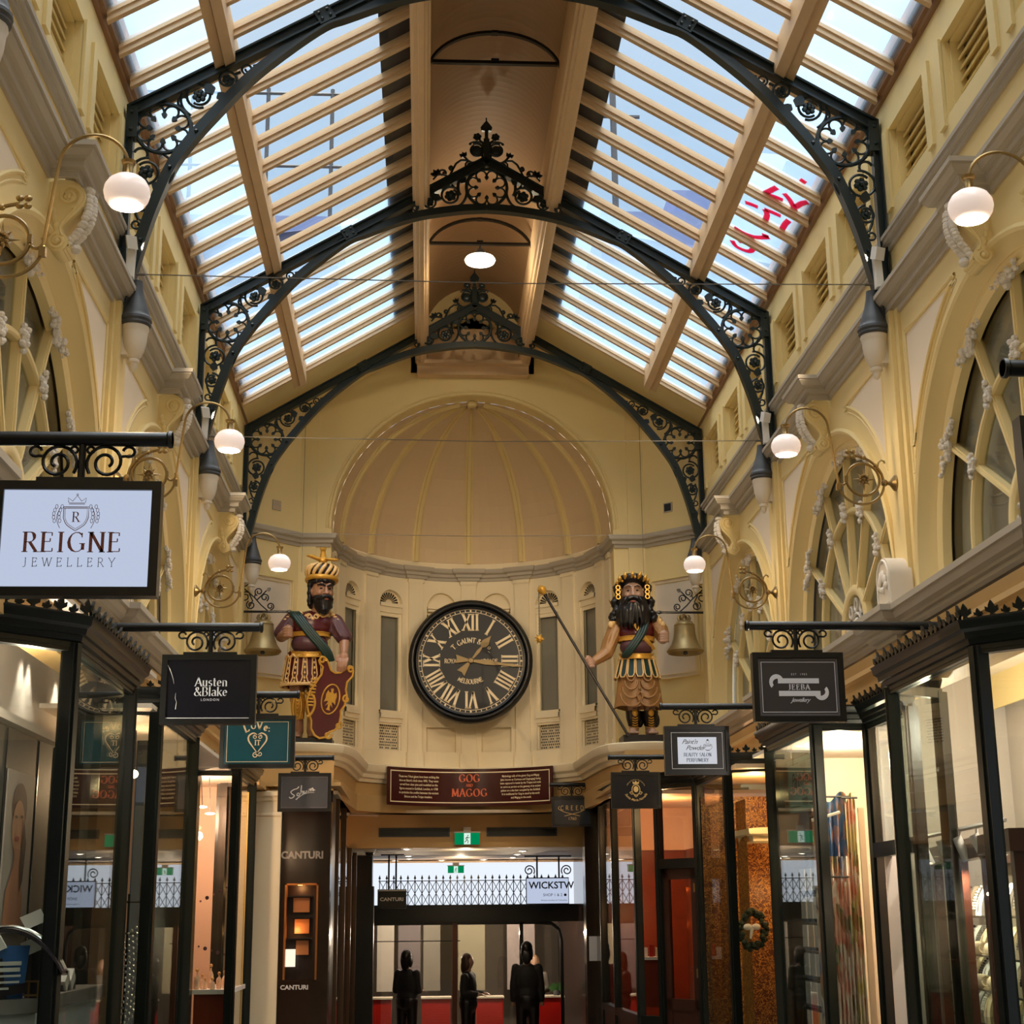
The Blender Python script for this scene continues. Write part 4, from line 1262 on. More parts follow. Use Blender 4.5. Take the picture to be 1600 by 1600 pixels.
def font_text(mb, t, mp, size, cx=0, y=0, d=.002, xs=1.0, **k):
    vs, fs = font_geo(t, size, **k)
    mb.add([mp(cx + u * xs, y + v, d) for u, v in vs], fs)

# ---------------------------------------------------------------- hanging signs
SILV = mat('silver_letter_paint', (222, 222, 228), .4, var=0)
GILT = mat('dull_gilt', (224, 194, 128), .45, var=.05)
def hang_sign(cx, y, side, ztop, w, h, label, face, art, bar_y=None, bar_to=None):
    """side: +1 the bar comes from the right wall; art(root, mp) adds the design; mp(u,v,d): u,v metres from the face centre"""
    r = thing('hanging_sign', label, 'sign', (cx, y, ztop), 'shop signs hung on bars across the arcade')
    zb = ztop + .158
    m = MB()
    x_in = cx - side * (w / 2 + .025); x_out = bar_to if bar_to else side * 2.63
    m.tube([(x_in, y, zb), (x_out, y, zb)], .0255, 14)
    m.lathe([(.030, 0), (.031, .012), (.024, .02)] if side > 0 else [(.030, 0), (.031, -.012), (.024, -.02)], (x_in, y, zb), 14, 'X')
    m.build('bar', 'black', r)
    m = MB(); m.tube([(cx, y, ztop), (cx, y, zb)], .013, 8); m.box((cx - .147, y - .02, ztop), (cx + .147, y + .02, ztop + .016))
    m.build('hanger', 'black', r)
    m = MB()
    for q in (-1, 1):
        L = spiral((.082, .073), .068, .016, radians(215), -1.75, 34)
        m.tube([(cx + q * a, y, ztop + b) for a, b in L], .0062, 5)
        m.tube([(cx + q * a, y, ztop + b) for a, b in arc(.028, .118, .012, .012, 0, 360, 10)], .005, 5)
        m.tube([(cx + q * a, y, ztop + b) for a, b in [(.135, .095)] + arc(.158, .112, .020, .018, -120, 170, 10)], .0055, 5)
    m.build('scrollwork', 'black', r)
    m = MB(); t = .031
    z0 = ztop - h
    for (a, b) in (((cx - w / 2, z0), (cx + w / 2, z0 + t)), ((cx - w / 2, ztop - t), (cx + w / 2, ztop)), ((cx - w / 2, z0 + t), (cx - w / 2 + t, ztop - t)), ((cx + w / 2 - t, z0 + t), (cx + w / 2, ztop - t))):
        m.box((a[0], y - .03, a[1]), (b[0], y + .03, b[1]))
    m.build('frame', 'black', r, smooth=False)
    m = MB(); m.box((cx - w / 2 + t, y - .018, z0 + t), (cx + w / 2 - t, y + .018, ztop - t))
    pn = m.build('panel', face, r, smooth=False)
    zc = ztop - h / 2
    art(pn, lambda u, v, d: (cx + u, y - .0185 - d, zc + v))
    return r
def rect_line(mb, mp, hw, hh, t, d=.0015):
    for (a, b) in (((-hw, -hh), (hw, -hh + t)), ((-hw, hh - t), (hw, hh)), ((-hw, -hh + t), (-hw + t, hh - t)), ((hw - t, -hh + t), (hw, hh - t))):
        mb.add([mp(a[0], a[1], d), mp(b[0], a[1], d), mp(b[0], b[1], d), mp(a[0], b[1], d)], [(0, 1, 2, 3)])
def line(mb, mp, L, w, d=.002):
    A = []; B = []
    n = len(L)
    for i in range(n):
        p0, p1 = L[max(i - 1, 0)], L[min(i + 1, n - 1)]
        dx, dy = p1[0] - p0[0], p1[1] - p0[1]; q = sqrt(dx * dx + dy * dy) or 1
        ww = w[i] if isinstance(w, list) else w
        A.append(mp(L[i][0] - dy / q * ww, L[i][1] + dx / q * ww, d)); B.append(mp(L[i][0] + dy / q * ww, L[i][1] - dx / q * ww, d))
    mb.strip(A, B)

MAROON_INK = mat('copper_ink', (126, 70, 60), .4, var=.1, scale=30)
GREY_INK = mat('grey_ink', (120, 116, 128), .5, var=0)
def art_reigne(r, mp):
    m = MB(); stroke_text(m, 'REIGNE', mp, .068, -.012, -.047, sp=.16, thick=.17, thin=.035, serif=.15); m.build('lettering', MAROON_INK, r, smooth=False)
    m = MB(); stroke_text(m, 'JEWELLERY', mp, .030, -.018, -.098, sp=.52, thick=.07, thin=.05, serif=.08); m.build('lettering', GREY_INK, r, smooth=False)
    m = MB()
    oy = .092
    sh = [(-.042, .038 + oy - .02), (.042, .038 + oy - .02), (.042, oy - .02)] + catmull([Vector((.042, oy - .02)), Vector((.030, oy - .045)), Vector((0, oy - .066))], 6)[1:] + catmull([Vector((0, oy - .066)), Vector((-.030, oy - .045)), Vector((-.042, oy - .02))], 6)[1:]
    sh = [(p[0] - .004, p[1]) for p in sh]
    line(m, mp, sh + [sh[0]], .0013); line(m, mp, [(p[0] * .88 - .0005, (p[1] - oy) * .88 + oy - .001) for p in sh + [sh[0]]], .0008)
    line(m, mp, [(-.046, .038 + oy - .026), (.038, .038 + oy - .026)], .0008)
    stroke_text(m, 'R', mp, .034, -.004, oy - .034, thick=.14, thin=.04, serif=.15)
    cz = oy + .028
    line(m, mp, [(-.030, cz), (.024, cz)], .0011); line(m, mp, [(-.030, cz + .004), (.024, cz + .004)], .0009)
    line(m, mp, [(-.031, cz + .005), (-.034, cz + .022), (-.018, cz + .010), (-.003, cz + .030), (.012, cz + .010), (.028, cz + .022), (.025, cz + .005)], .0012)
    line(m, mp, [(p[0] - .003, p[1] + cz + .033) for p in arc(0, 0, .003, .003, 0, 360, 8)], .0009)
    for q in (-1, 1):
        L = [(q * (.052 + .012 * sin(pi * t)) - .004, oy + .018 - .075 * t) for t in [i / 12 for i in range(13)]]
        line(m, mp, L, .0010)
        for k in range(5):
            b = L[1 + k * 2]
            for sg in (-1, 1):
                c = (b[0] + q * sg * .009 + q * .002, b[1] + .007)
                line(m, mp, [(c[0] + .0075 * cos(a) * .6 - q * sg * .005 * sin(a) * 0, c[1] + .0075 * sin(a)) for a in [2 * pi * i / 8 for i in range(9)]], .0009)
    m.build('crest', MAROON_INK, r, smooth=False)
def art_austen(r, mp):
    m = MB()
    stroke_text(m, 'Austen', mp, .048, .014, .018, sp=.06, thick=.17, thin=.04, serif=.10)
    stroke_text(m, '&Blake', mp, .048, .012, -.036, sp=.05, thick=.17, thin=.04, serif=.10)
    font_text(m, 'LONDON', mp, .019, .010, -.064, sp=1.35)
    m.build('lettering', SILV, r, smooth=False)
    m = MB(); m.add([mp(-.235, -.160, .001), mp(.225, -.160, .001), mp(.225, -.156, .001), mp(-.235, -.156, .001)], [(0, 1, 2, 3)]); m.build('edge_strip', SILV, r, smooth=False)
    m = MB()
    line(m, mp, [(-.228, .135), (-.215, .11), (-.205, .085), (-.195, .055), (-.19, .03)], [.001, .002, .0012, .001, .0004]); line(m, mp, [(-.178, -.02), (-.180, -.05), (-.172, -.07), (-.176, -.11)], [.0004, .001, .0008, .002])
    m.build('bird_droppings', 'whitebox', r, smooth=False)
def art_love(r, mp):
    m = MB(); rect_line(m, mp, .225, .148, .0035)
    mpr = lambda a, ox, oy: (lambda u, v, d: mp(ox + u * cos(a) - v * sin(a), oy + u * sin(a) + v * cos(a), d))
    k = dict(thick=.24, thin=.14, serif=.12)
    stroke_text(m, 'L', mpr(.38, -.075, .075), .055, **k); stroke_text(m, 'O', mpr(.16, -.030, .096), .040, **k)
    stroke_text(m, 'V', mpr(-.02, .012, .092), .050, **k); stroke_text(m, 'e', mpr(-.2, .054, .082), .052, **k)
    for z in (.078, .100): m.add([mp(.083 + .005 * cos(t), z + .005 * sin(t), .002) for t in [pi * i / 4 for i in range(8)]], [tuple(range(8))])
    for q in (-1, 1):
        L = catmull([Vector((q * .004, .052)), Vector((q * .03, .064)), Vector((q * .062, .045)), Vector((q * .065, .01)), Vector((q * .035, -.035)), Vector((q * .004, -.075))], 6)
        line(m, mp, L, [.002 + .004 * sin(pi * i / (len(L) - 1)) for i in range(len(L))])
        line(m, mp, spiral((q * .018, .036), .016, .006, radians(90), -q * 1.2, 14), .0028)
    line(m, mp, spiral((-.012, -.098), .022, .006, radians(70), 1.2, 18), .0032); line(m, mp, spiral((.02, -.088), .018, .005, radians(200), 1.1, 14), .0028)
    stroke_text(m, 'IT', mp, .036, 0, -.024, sp=.1, thick=.22, thin=.10, serif=.18)
    m.build('lettering', 'cream_paint', r, smooth=False)
def art_sohum(r, mp):
    m = MB()
    sx, sy = .00125, .00125
    # crop coordinates of the brush script -> metres
    G = lambda L: [((a - 630) * sx, (312 - b) * sy) for a, b in L]
    S_ = [[(585, 265), (570, 282), (545, 290), (520, 308), (530, 325), (548, 338), (540, 352), (520, 360), (507, 350)],
          [(590, 325), (580, 318), (570, 328), (575, 340), (590, 335), (592, 322)],
          [(606, 255), (603, 290), (600, 328), (606, 308), (616, 304), (619, 315), (618, 326)],
          [(628, 300), (628, 316), (636, 320), (645, 308), (648, 296), (649, 314)],
          [(662, 312), (666, 288), (668, 306), (676, 286), (682, 290), (682, 304), (692, 280), (700, 284), (700, 300), (712, 290)]]
    for L in S_:
        P = catmull([Vector(p) for p in G(L)], 5)
        line(m, mp, [(p.x, p.y) for p in P], .0056)
    P = catmull([Vector(p) for p in G([(562, 372), (585, 352), (620, 330), (660, 318), (712, 314)])], 5)
    line(m, mp, [(p.x, p.y) for p in P], [.006 - .005 * i / len(P) for i in range(len(P))])
    m.add([mp((716 - 630) * sx + .004 * cos(t), (312 - 294) * sy + .004 * sin(t), .002) for t in [pi * i / 4 for i in range(8)]], [tuple(range(8))])
    m.v = [(a * 1, b, c) for a, b, c in m.v]
    m.build('lettering', 'whitebox', r, smooth=False)
    m = MB(); rect_line(m, mp, .235, .155, .004); m.build('border', GREY_INK, r, smooth=False)
def art_jeeba(r, mp):
    m = MB(); rect_line(m, mp, .212, .143, .0035); 
    k = .515 / 1257; X = lambda a: (a - 780) * k; Z = lambda b: (985 - b) * k
    for (x0, x1, z0, z1) in ((490, 1062, 935, 865), (496, 1075, 1110, 1038)):
        m.add([mp(X(x0), Z(z0), .002), mp(X(x1), Z(z0), .002), mp(X(x1), Z(z1), .002), mp(X(x0), Z(z1), .002)], [(0, 1, 2, 3)])
    for q, (cx, cz) in ((1, (470, 918)), (-1, (1090, 1058))):
        o = [(X(cx + q * 102 * cos(t) * 1.0), Z(cz - q * 110 * sin(t))) for t in [radians(20 + 205 * i / 16) for i in range(17)]]
        i_ = [(X(cx + q * (22 + 75 * cos(t))), Z(cz + q * 8 - q * (58 + 30 * 0) * sin(t) * 1.0)) for t in [radians(20 + 205 * i / 16) for i in range(17)]]
        i_[0] = (X(cx + q * 110), Z(cz - q * 40)); i_[-1] = o[-1]
        m.strip([mp(a, b, .0022) for a, b in o], [mp(a, b, .0022) for a, b in i_])
    stroke_text(m, 'JEEBA', mp, .030, X(780), Z(1022), sp=.22, thick=.24, thin=.07, serif=.17)
    font_text(m, 'EST  1983', mp, .016, X(790), Z(822), sp=1.4)
    font_text(m, 'Jewellery', mp, .034, X(790), Z(1190), shear=.45, off=.0003, sp=.85)
    m.build('lettering', SILV, r, smooth=False)
    m = MB(); rect_line(m, mp, .227, .162, .011, .001); m.build('inner_frame', mat('worn_pewter', (96, 92, 92), .45, var=.1), r, smooth=False)
def art_paint(r, mp):
    m = MB(); rect_line(m, mp, .205, .143, .003); m.build('border', SILV, r, smooth=False)
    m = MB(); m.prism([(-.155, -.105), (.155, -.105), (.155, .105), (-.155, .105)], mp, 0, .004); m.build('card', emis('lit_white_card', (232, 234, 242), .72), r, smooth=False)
    m2 = lambda u, v, d: mp(u, v, d + .0045)
    m = MB()
    font_text(m, "Paint'n", m2, .052, -.062, .052, shear=.5, sp=.9); font_text(m, 'Powder', m2, .052, -.018, .004, shear=.5, sp=.9)
    line(m, m2, [(.065, .055), (.060, .042), (.072, .035), (.095, .035), (.107, .042), (.102, .055)], .001)
    line(m, m2, [(p[0] + .084, p[1] + .033) for p in arc(0, 0, .036, .030, 180, 360, 14)], .0012); line(m, m2, [(.048, .034), (.12, .034)], .001); line(m, m2, [(.048, .045), (.12, .045)], .001)
    for k in range(6): line(m, m2, [(.052 + k * .0125, .034), (.052 + k * .0125, .045)], .001)
    line(m, m2, [(.068, .0), (.1, .0)], .0015); line(m, m2, [(.084, .003), (.084, .0)], .004)
    line(m, m2, [(p[0] + .084, p[1] + .066) for p in arc(0, 0, .013, .012, 0, 360, 12)], .001)
    m.add([m2(.084 + .009 * cos(t), .082 + .006 * sin(t), .002) for t in [pi * i / 5 for i in range(10)]], [tuple(range(10))])
    m.build('lettering', 'black', r, smooth=False)
    m = MB(); stroke_text(m, 'BEAUTY SALON', m2, .027, .0, -.046, sp=.10, thick=.19, thin=.06, serif=.12, xs=.86); stroke_text(m, 'PERFUMERY', m2, .027, .0, -.088, sp=.10, thick=.19, thin=.06, serif=.12, xs=.9)
    m.build('lettering', mat('blue_ink', (52, 70, 110), .5, var=0), r, smooth=False)
def arc_map(mp, cx, cy, R, top=True):
    if top: return lambda u, v, d: mp(cx + (R + v) * sin(u / R), cy + (R + v) * cos(u / R), d)
    return lambda u, v, d: mp(cx + (R - v) * sin(u / R), cy - (R - v) * cos(u / R), d)
def art_santa(r, mp):
    m = MB()
    font_text(m, 'Officina Profumo Farmaceutica', arc_map(mp, 0, .01, .095), .018, 0, 0, shear=.2)
    font_text(m, 'Santa Maria Novella', arc_map(mp, 0, .02, .132, False), .036, 0, 0, shear=.3, off=.0004)
    line(m, mp, [(p[0], p[1]) for p in arc(0, .005, .042, .055, 0, 360, 20)], .004)
    m.add([mp(.026 * cos(t), .012 + .032 * sin(t), .002) for t in [2 * pi * i / 14 for i in range(14)]], [tuple(range(14))])
    m.add([mp(a, b, .002) for a, b in ((-.03, .066), (.03, .066), (.036, .095), (.015, .08), (0, .1), (-.015, .08), (-.036, .095))], [tuple(range(7))])
    for q in (-1, 1): line(m, mp, [(q * a, b) for a, b in spiral((.047, -.03), .02, .006, 0, 1.2, 12)], .003)
    line(m, mp, [(-.02, -.052), (0, -.068), (.02, -.052)], .004)
    m.build('crest_and_lettering', GILT, r, smooth=False)
    m = MB(); m.add([mp(-.235, -.166, .001), mp(.235, -.166, .001), mp(.235, -.160, .001), mp(-.235, -.160, .001)], [(0, 1, 2, 3)]); m.build('edge_strip', SILV, r, smooth=False)
def art_creed(r, mp):
    m = MB()
    for i, ch in enumerate('CREED'):
        stroke_text(m, ch, mp, .055, -.128 + i * .064, .02, thick=.13, thin=.12, serif=0, xs=.95)
    for q in (-1, 1):
        L = catmull([Vector((q * .16, .07)), Vector((q * .178, .045)), Vector((q * .16, .025)), Vector((q * .08, -.01)), Vector((-q * .10, -.055))], 6)
        line(m, mp, [(p.x, p.y) for p in L], .0035)
    font_text(m, '1760', mp, .055, 0, -.105)
    m.build('lettering', GILT, r, smooth=False)
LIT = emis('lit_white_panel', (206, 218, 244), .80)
navy = mat('navy_panel', (6, 9, 24), .25, var=.15)
hang_sign(-1.775, 5.15, -1, 3.645, .56, .40, 'large lit white jewellery sign with a copper crest, nearest on the left', LIT, art_reigne)
hang_sign(-1.785, 8.55, -1, 3.608, .52, .385, 'dark navy sign with silver serif lettering, left side', navy, art_austen)
hang_sign(-1.825, 11.5, -1, 3.64, .55, .385, 'teal blue sign with a cream curled heart, left side', mat('teal_panel', (28, 84, 98), .2, var=.25, scale=5), art_love)
hang_sign(-1.825, 16.1, -1, 3.625, .54, .39, 'charcoal sign with white brush script, farthest on the left', mat('slate_panel', (72, 74, 80), .3, var=.15, scale=8), art_sohum)
hang_sign(1.515, 8.55, 1, 3.622, .52, .392, 'dark grey sign with silver scroll design and border, right side', mat('charcoal_panel', (62, 58, 58), .35, var=.08), art_jeeba)
hang_sign(1.56, 12.15, 1, 3.632, .52, .385, 'black framed sign with white card and script lettering, right side', mat('sign_black', (14, 14, 18), .3, var=.1), art_paint)
hang_sign(1.615, 16.2, 1, 3.63, .52, .375, 'black sign with small gilt crest and curved script, right side', mat('ink_panel', (12, 14, 26), .3, var=.1), art_santa)
hang_sign(1.30, 20.0, 1, 3.655, .52, .375, 'small slate sign with crossed gilt flourish, in front of the maroon board', mat('dark_slate', (44, 48, 54), .3, var=.15), art_creed, bar_to=1.75)
hang_sign(1.425, 4.25, 1, 3.61, .54, .39, 'black framed sign cut off by the right edge of the photo', mat('edge_panel', (30, 30, 34), .35, var=.1), lambda r, mp: None)
# ---------------------------------------------------------------- great clock
CY, CZ_, CR = 20.40, 5.478, .832
CXO = .012
clock = r = thing('clock', 'great round black clock with cream roman numerals in the centre of the curved wall', 'clock', (CXO, CY, CZ_))
def cm(u, v, d): return (CXO + u, CY - d, CZ_ + v)
m = MB(); m.lathe([(.70, .0), (.70, -.075), (.73, -.085), (.745, -.06), (.755, -.09), (.775, -.10), (.80, -.09), (.815, -.05), (.832, -.03), (.832, .06), (.70, .16)], (CXO, CY, CZ_), 72, 'Y', cap=True)
m.build('bezel', 'black', r, ang=50)
m = MB(); m.lathe([(.0, -.05), (.705, -.05), (.705, -.03)], (CXO, CY, CZ_), 64, 'Y', cap=False)
dial = m.build('dial', mat('dial_black', (15, 16, 20), .35, var=.15, scale=10), r, ang=30)
D = .0525
m = MB()
for R in (.695, .655):
    m.strip([cm(R * sin(a), R * cos(a), D) for a in [2 * pi * i / 90 for i in range(91)]], [cm((R + .007) * sin(a), (R + .007) * cos(a), D) for a in [2 * pi * i / 90 for i in range(91)]])
for i in range(60):
    a = 2 * pi * i / 60
    w_ = .007 if i % 5 else .016
    c, s = cos(a), sin(a)
    pts = [(0, .660), (w_, .678), (0, .695), (-w_, .678)]
    m.add([cm(u * c + v * s, -u * s + v * c, D) for u, v in pts], [(0, 1, 2, 3)])
m.build('minute_track', 'cream_paint', dial, smooth=False)
NUMS = ['XII', 'I', 'II', 'III', 'IIII', 'V', 'VI', 'VII', 'VIII', 'IX', 'X', 'XI']
m = MB()
GLN = {'I': (.30, GL['I'][1]), 'V': (.60, [[(.03, 1), (.30, 0)], [(.29, 0), (.57, 1)]]), 'X': (.60, [[(.04, 1), (.56, 0)], [(.05, 0), (.55, 1)]])}
sv = {k: GL[k] for k in 'IVX'}
GL.update({'I': (.28, [[(.14, 0), (.14, 1)]]), 'V': GLN['V'], 'X': GLN['X']})
for i, t in enumerate(NUMS):
    a = 2 * pi * i / 12
    c, s = cos(a), sin(a)
    mpn = lambda u, v, d: cm(u * c + v * s, -u * s + v * c, D + d)
    stroke_text(m, t, mpn, .215, 0, .415, sp=.06, thick=.20, thin=.06, serif=.13, xs=.80 if len(t) < 4 else .72)
m.build('numerals', 'cream_paint', dial, smooth=False)
GL.update(sv)
m = MB()
cmD = lambda u, v, d: cm(u, v, D + d)
stroke_text(m, 'T. GAUNT & C', arc_map(cmD, 0, -.05, .295), .068, -.025, 0, sp=.06, thick=.22, thin=.10, serif=.08, xs=.80)
stroke_text(m, 'O', arc_map(cmD, 0, -.05, .315), .036, .262, 0, thick=.2, thin=.12, serif=0)
line(m, cmD, [(.232, .128), (.262, .108)], .003)
stroke_text(m, 'ROYAL', cmD, .056, -.255, -.03, sp=.06, thick=.2, thin=.10, serif=.1, xs=.86); stroke_text(m, 'ARCADE', cmD, .056, .245, -.03, sp=.06, thick=.2, thin=.10, serif=.1, xs=.86)
stroke_text(m, 'MELBOURNE.', arc_map(cmD, 0, .05, .36, False), .062, 0, 0, sp=.07, thick=.22, thin=.11, serif=.1, xs=.80)
m.build('lettering', 'cream_paint', dial, smooth=False)
GOLDH = mat('dull_gold_hand', (150, 128, 88), .35, metal=.4, var=.12)
def hand(name, ang, L, tail, wmax, leafend, d):
    a = radians(ang); c, s = cos(a), sin(a)
    m = MB()
    if leafend:
        P = [(-.012, .05), (-.022, .16), (-.012, .235), (-.045, .27), (-.05, .32), (-.025, .37), (0, L), (.025, .37), (.05, .32), (.045, .27), (.012, .235), (.022, .16), (.012, .05)]
    else:
        P = [(-.018, .05), (-.034, .20), (-.026, .32), (-.012, .45), (-.022, .56), (0, L), (.022, .56), (.012, .45), (.026, .32), (.034, .20), (.018, .05)]
    P = P + [(.016, -.03), (wmax, -tail), (0, -tail + .02), (-wmax, -tail), (-.016, -.03)]
    m.prism([(u * c + v * s, -u * s + v * c) for u, v in P], lambda u, v, e: cm(u, v, d + e), 0, .010)
    m.build(name, GOLDH, r, smooth=False)
hand('hour_hand', 39, .435, .215, .062, True, .062)
hand('minute_hand', 96.5, .705, .205, .058, False, .078)
m = MB(); m.lathe([(.0, -.10), (.03, -.098), (.04, -.085), (.04, -.05)], (CXO, CY, CZ_), 16, 'Y'); m.build('hub', GOLDH, r)

# ---------------------------------------------------------------- maroon board under the drum
BR = 1.555
MAR = mat('maroon_board', (66, 22, 24), .15, var=.1)
def bmap(u, v, d):
    a = u / BR
    return ((BR - d) * sin(a), YC + (BR - d) * cos(a), 3.83 + v)
r = thing('notice_board', 'curved maroon board with orange and cream lettering under the clock', 'notice board', (0, YC + BR, 3.6))
HWB = 1.20
m = MB()
N = 24
for d0, d1, hw, hh in ((-.0, .03, HWB, .245),):
    vs = []
    for k in range(N + 1):
        u = -hw + 2 * hw * k / N
        vs += [bmap(u, -hh, d0), bmap(u, hh, d0), bmap(u, hh, d1), bmap(u, -hh, d1)]
    m.add(vs, [(4 * k + j, 4 * k + (j + 1) % 4, 4 * (k + 1) + (j + 1) % 4, 4 * (k + 1) + j) for k in range(N) for j in range(4)] + [(0, 1, 2, 3), (4 * N + 3, 4 * N + 2, 4 * N + 1, 4 * N)])
bd_ = m.build('board', MAR, r, ang=30)
bm2 = lambda u, v, d: bmap(u, v, .031 + d)
m = MB()
def brect(hw, hh, t):
    for (u0, u1, v0, v1) in ((-hw, hw, -hh, -hh + t), (-hw, hw, hh - t, hh), (-hw, -hw + t, -hh, hh), (hw - t, hw, -hh, hh)):
        k = max(1, int((u1 - u0) / .08))
        m.add([bm2(u0 + (u1 - u0) * i / k, v, .002) for v in (v0, v1) for i in range(k + 1)], [(i, i + 1, k + 2 + i, k + 1 + i) for i in range(k)])
brect(1.165, .205, .013)
m.build('border', 'cream_paint', bd_, smooth=False)
m = MB()
stroke_text(m, 'GOG', bm2, .098, .0, .075, sp=.12, thick=.22, thin=.07, serif=.14)
stroke_text(m, 'AND', bm2, .036, .0, .012, sp=.10, thick=.2, thin=.08, serif=.14)
stroke_text(m, 'MAGOG', bm2, .098, .0, -.115, sp=.14, thick=.22, thin=.07, serif=.14)
m.build('title', mat('orange_letter_paint', (232, 104, 60), .5, var=0), bd_, smooth=False)
m = MB()
tl = ["Those two 7-foot giants have been striking the", "time on Gaunt's clock since 1892. They were", "carved from clear pine and modelled on the", "figures erected in Guildhall, London, in 1708", "to symbolise the conflict between the ancient", "Britons and the Trojan invaders."]
tr_ = ["Mythology tells of the giants Gog and Magog", "(also known as Corineus and Gogmagog) having", "been captured in battle by the Trojans and made", "to serve as porters at the gateway of an ancient", "palace on a site later occupied by the Guildhall.", "It is traditional for Gog to stand to the north", "and Magog to the south."]
for i, t in enumerate(tl): font_text(m, t, bm2, .040, -.72, .118 - .052 * i, xs=.80, off=.0006)
for i, t in enumerate(tr_): font_text(m, t, bm2, .038, .72, .130 - .047 * i, xs=.80, off=.0006)
m.build('small_print', 'cream_paint', bd_, smooth=False)

# ---------------------------------------------------------------- bells on wrought brackets
def make_bell(s, lb):
    bx, by = s * 2.505, 18.02
    r = thing('bell', lb + ' bronze bell hung from a wrought iron bracket', 'bell', (bx, by, 5.19), 'bronze bells beside the giants')
    m = MB()
    m.lathe([(.20, 0), (.215, .015), (.222, .03), (.20, .06), (.165, .11), (.14, .18), (.128, .25), (.124, .31), (.118, .335), (.125, .345), (.115, .36), (.095, .385), (.06, .395), (.0, .40)], (bx, by, 5.19), 32, cap=False)
    m.lathe([(.20, 0), (.18, .02), (.13, .12), (.11, .25), (.08, .35), (0, .37)], (bx, by, 5.19), 28, cap=False)
    m.build('body', 'bell', r, ang=60)
    m = MB()
    for a in range(6):
        q = 2 * pi * a / 6
        m.tube([(bx + .055 * cos(q) * k + .02 * cos(q), by + .055 * sin(q) * k + .02 * sin(q), 5.585 + h) for k, h in ((.6, 0), (1.0, .03), (.8, .06), (.1, .07))], .013, 6)
    m.tube([(bx, by, 5.62), (bx, by, 5.70)], .012, 6)
    m.build('crown_loops', 'bell', r)
    m = MB(); m.tube([(bx, by, 5.5), (bx, by, 5.2)], .01, 6); m.ball((bx, by, 5.2), .028, 8, 6); m.build('clapper', 'lead', r)
    r2 = thing('bell_bracket', 'black wrought iron scroll bracket holding the %s bell' % W_[s], 'bracket', (s * 2.80, by, 5.6), 'bell brackets')
    X = lambda o: s * (2.84 - o)
    m = MB(); m.box((min(X(.03), X(.055)), by - .014, 5.55), (max(X(.03), X(.055)), by + .014, 6.12))
    m.tube([(X(.03), by, 5.69), (X(.60), by, 5.69)], .014, 6); m.tube([(X(.60), by, 5.69), (X(.63), by, 5.69), (X(.70), by, 5.69)], [.012, .024, .002], 6)
    m.build('bars', 'black', r2)
    m = MB()
    def S(L, rr=.008): m.tube([(X(a), by, b) for a, b in L], rr, 5)
    S([(.05, 6.0), (.14, 5.93), (.22, 5.86), (.30, 5.77), (.38, 5.70)])
    S(spiral((.10, 6.03), .055, .018, radians(200), -1.3)); S(spiral((.11, 5.87), .06, .02, radians(60), 1.4)); S(spiral((.18, 5.77), .055, .018, radians(120), 1.3))
    S(spiral((.27, 5.93), .05, .016, radians(250), -1.3)); S(spiral((.34, 5.86), .05, .016, radians(-60), 1.3)); S(spiral((.41, 5.755), .045, .015, radians(-90), 1.4))
    S([(.16, 5.90), (.20, 5.82), (.16, 5.74)]); S([(.25, 5.83), (.31, 5.89), (.36, 5.945)]); S([(.22, 5.86), (.23, 5.9)]); leaf(m, X(.36), by, 5.945, radians(150 if s > 0 else 30), .06, .4)
    m.build('scrolls', 'black', r2)
make_bell(-1, 'left'); make_bell(1, 'right')

# ---------------------------------------------------------------- carved giants
P_ = dict(
    skin=mat('carved_skin', (168, 122, 92), .4, var=.22, scale=5),
    skin2=mat('carved_pale_skin', (178, 140, 116), .4, var=.2, scale=5),
    purple=mat('purple_paint', (92, 58, 64), .35, var=.2, scale=8),
    maroon=mat('maroon_paint', (84, 18, 22), .3, var=.2, scale=8),
    green=mat('dark_green_paint', (24, 52, 46), .35, var=.2, scale=10),
    hair=mat('black_hair_paint', (22, 20, 22), .3, var=.25, scale=14),
    brown=mat('tan_cloth_paint', (168, 122, 72), .4, var=.2, scale=7),
    dark=mat('dark_paint', (24, 18, 18), .35, var=.15),
    lip=mat('lip_paint', (150, 84, 66), .4, var=0),
    cr=mat('cream_trim_paint', (238, 196, 130), .4, var=.1, scale=20),
)
def cap(mb, a, b, ra, rb, n=10):
    a, b = Vector(a), Vector(b)
    L = []
    R = []
    for i in range(9):
        t = i / 8
        L.append(a + (b - a) * t); R.append(ra + (rb - ra) * t)
    mb.tube(L, R, n); mb.ball(a, ra, n, 7); mb.ball(b, rb, n, 7)
def remesh(o, vox, it=4, f=.5):
    m = o.modifiers.new('remesh', 'REMESH'); m.mode = 'VOXEL'; m.voxel_size = vox; m.use_smooth_shade = True
    s = o.modifiers.new('smooth', 'SMOOTH'); s.iterations = it; s.factor = f
    return o
class Fig:
    """collects parts in figure coordinates (x right, y depth, z up from the feet) at a world base"""
    def __init__(s, name, label, cat, base, yaw=0):
        s.r = thing(name, label, cat, base); s.b = Vector(base); s.yaw = yaw
    def put(s, mb, name, m, vox=None, it=4, ang=60):
        c, k = cos(s.yaw), sin(s.yaw)
        mb.v = [(x * c - y * k + s.b.x, x * k + y * c + s.b.y, z + s.b.z) for x, y, z in mb.v]
        o = mb.build(name, m, s.r, ang=ang)
        if vox: remesh(o, vox, it)
        return o
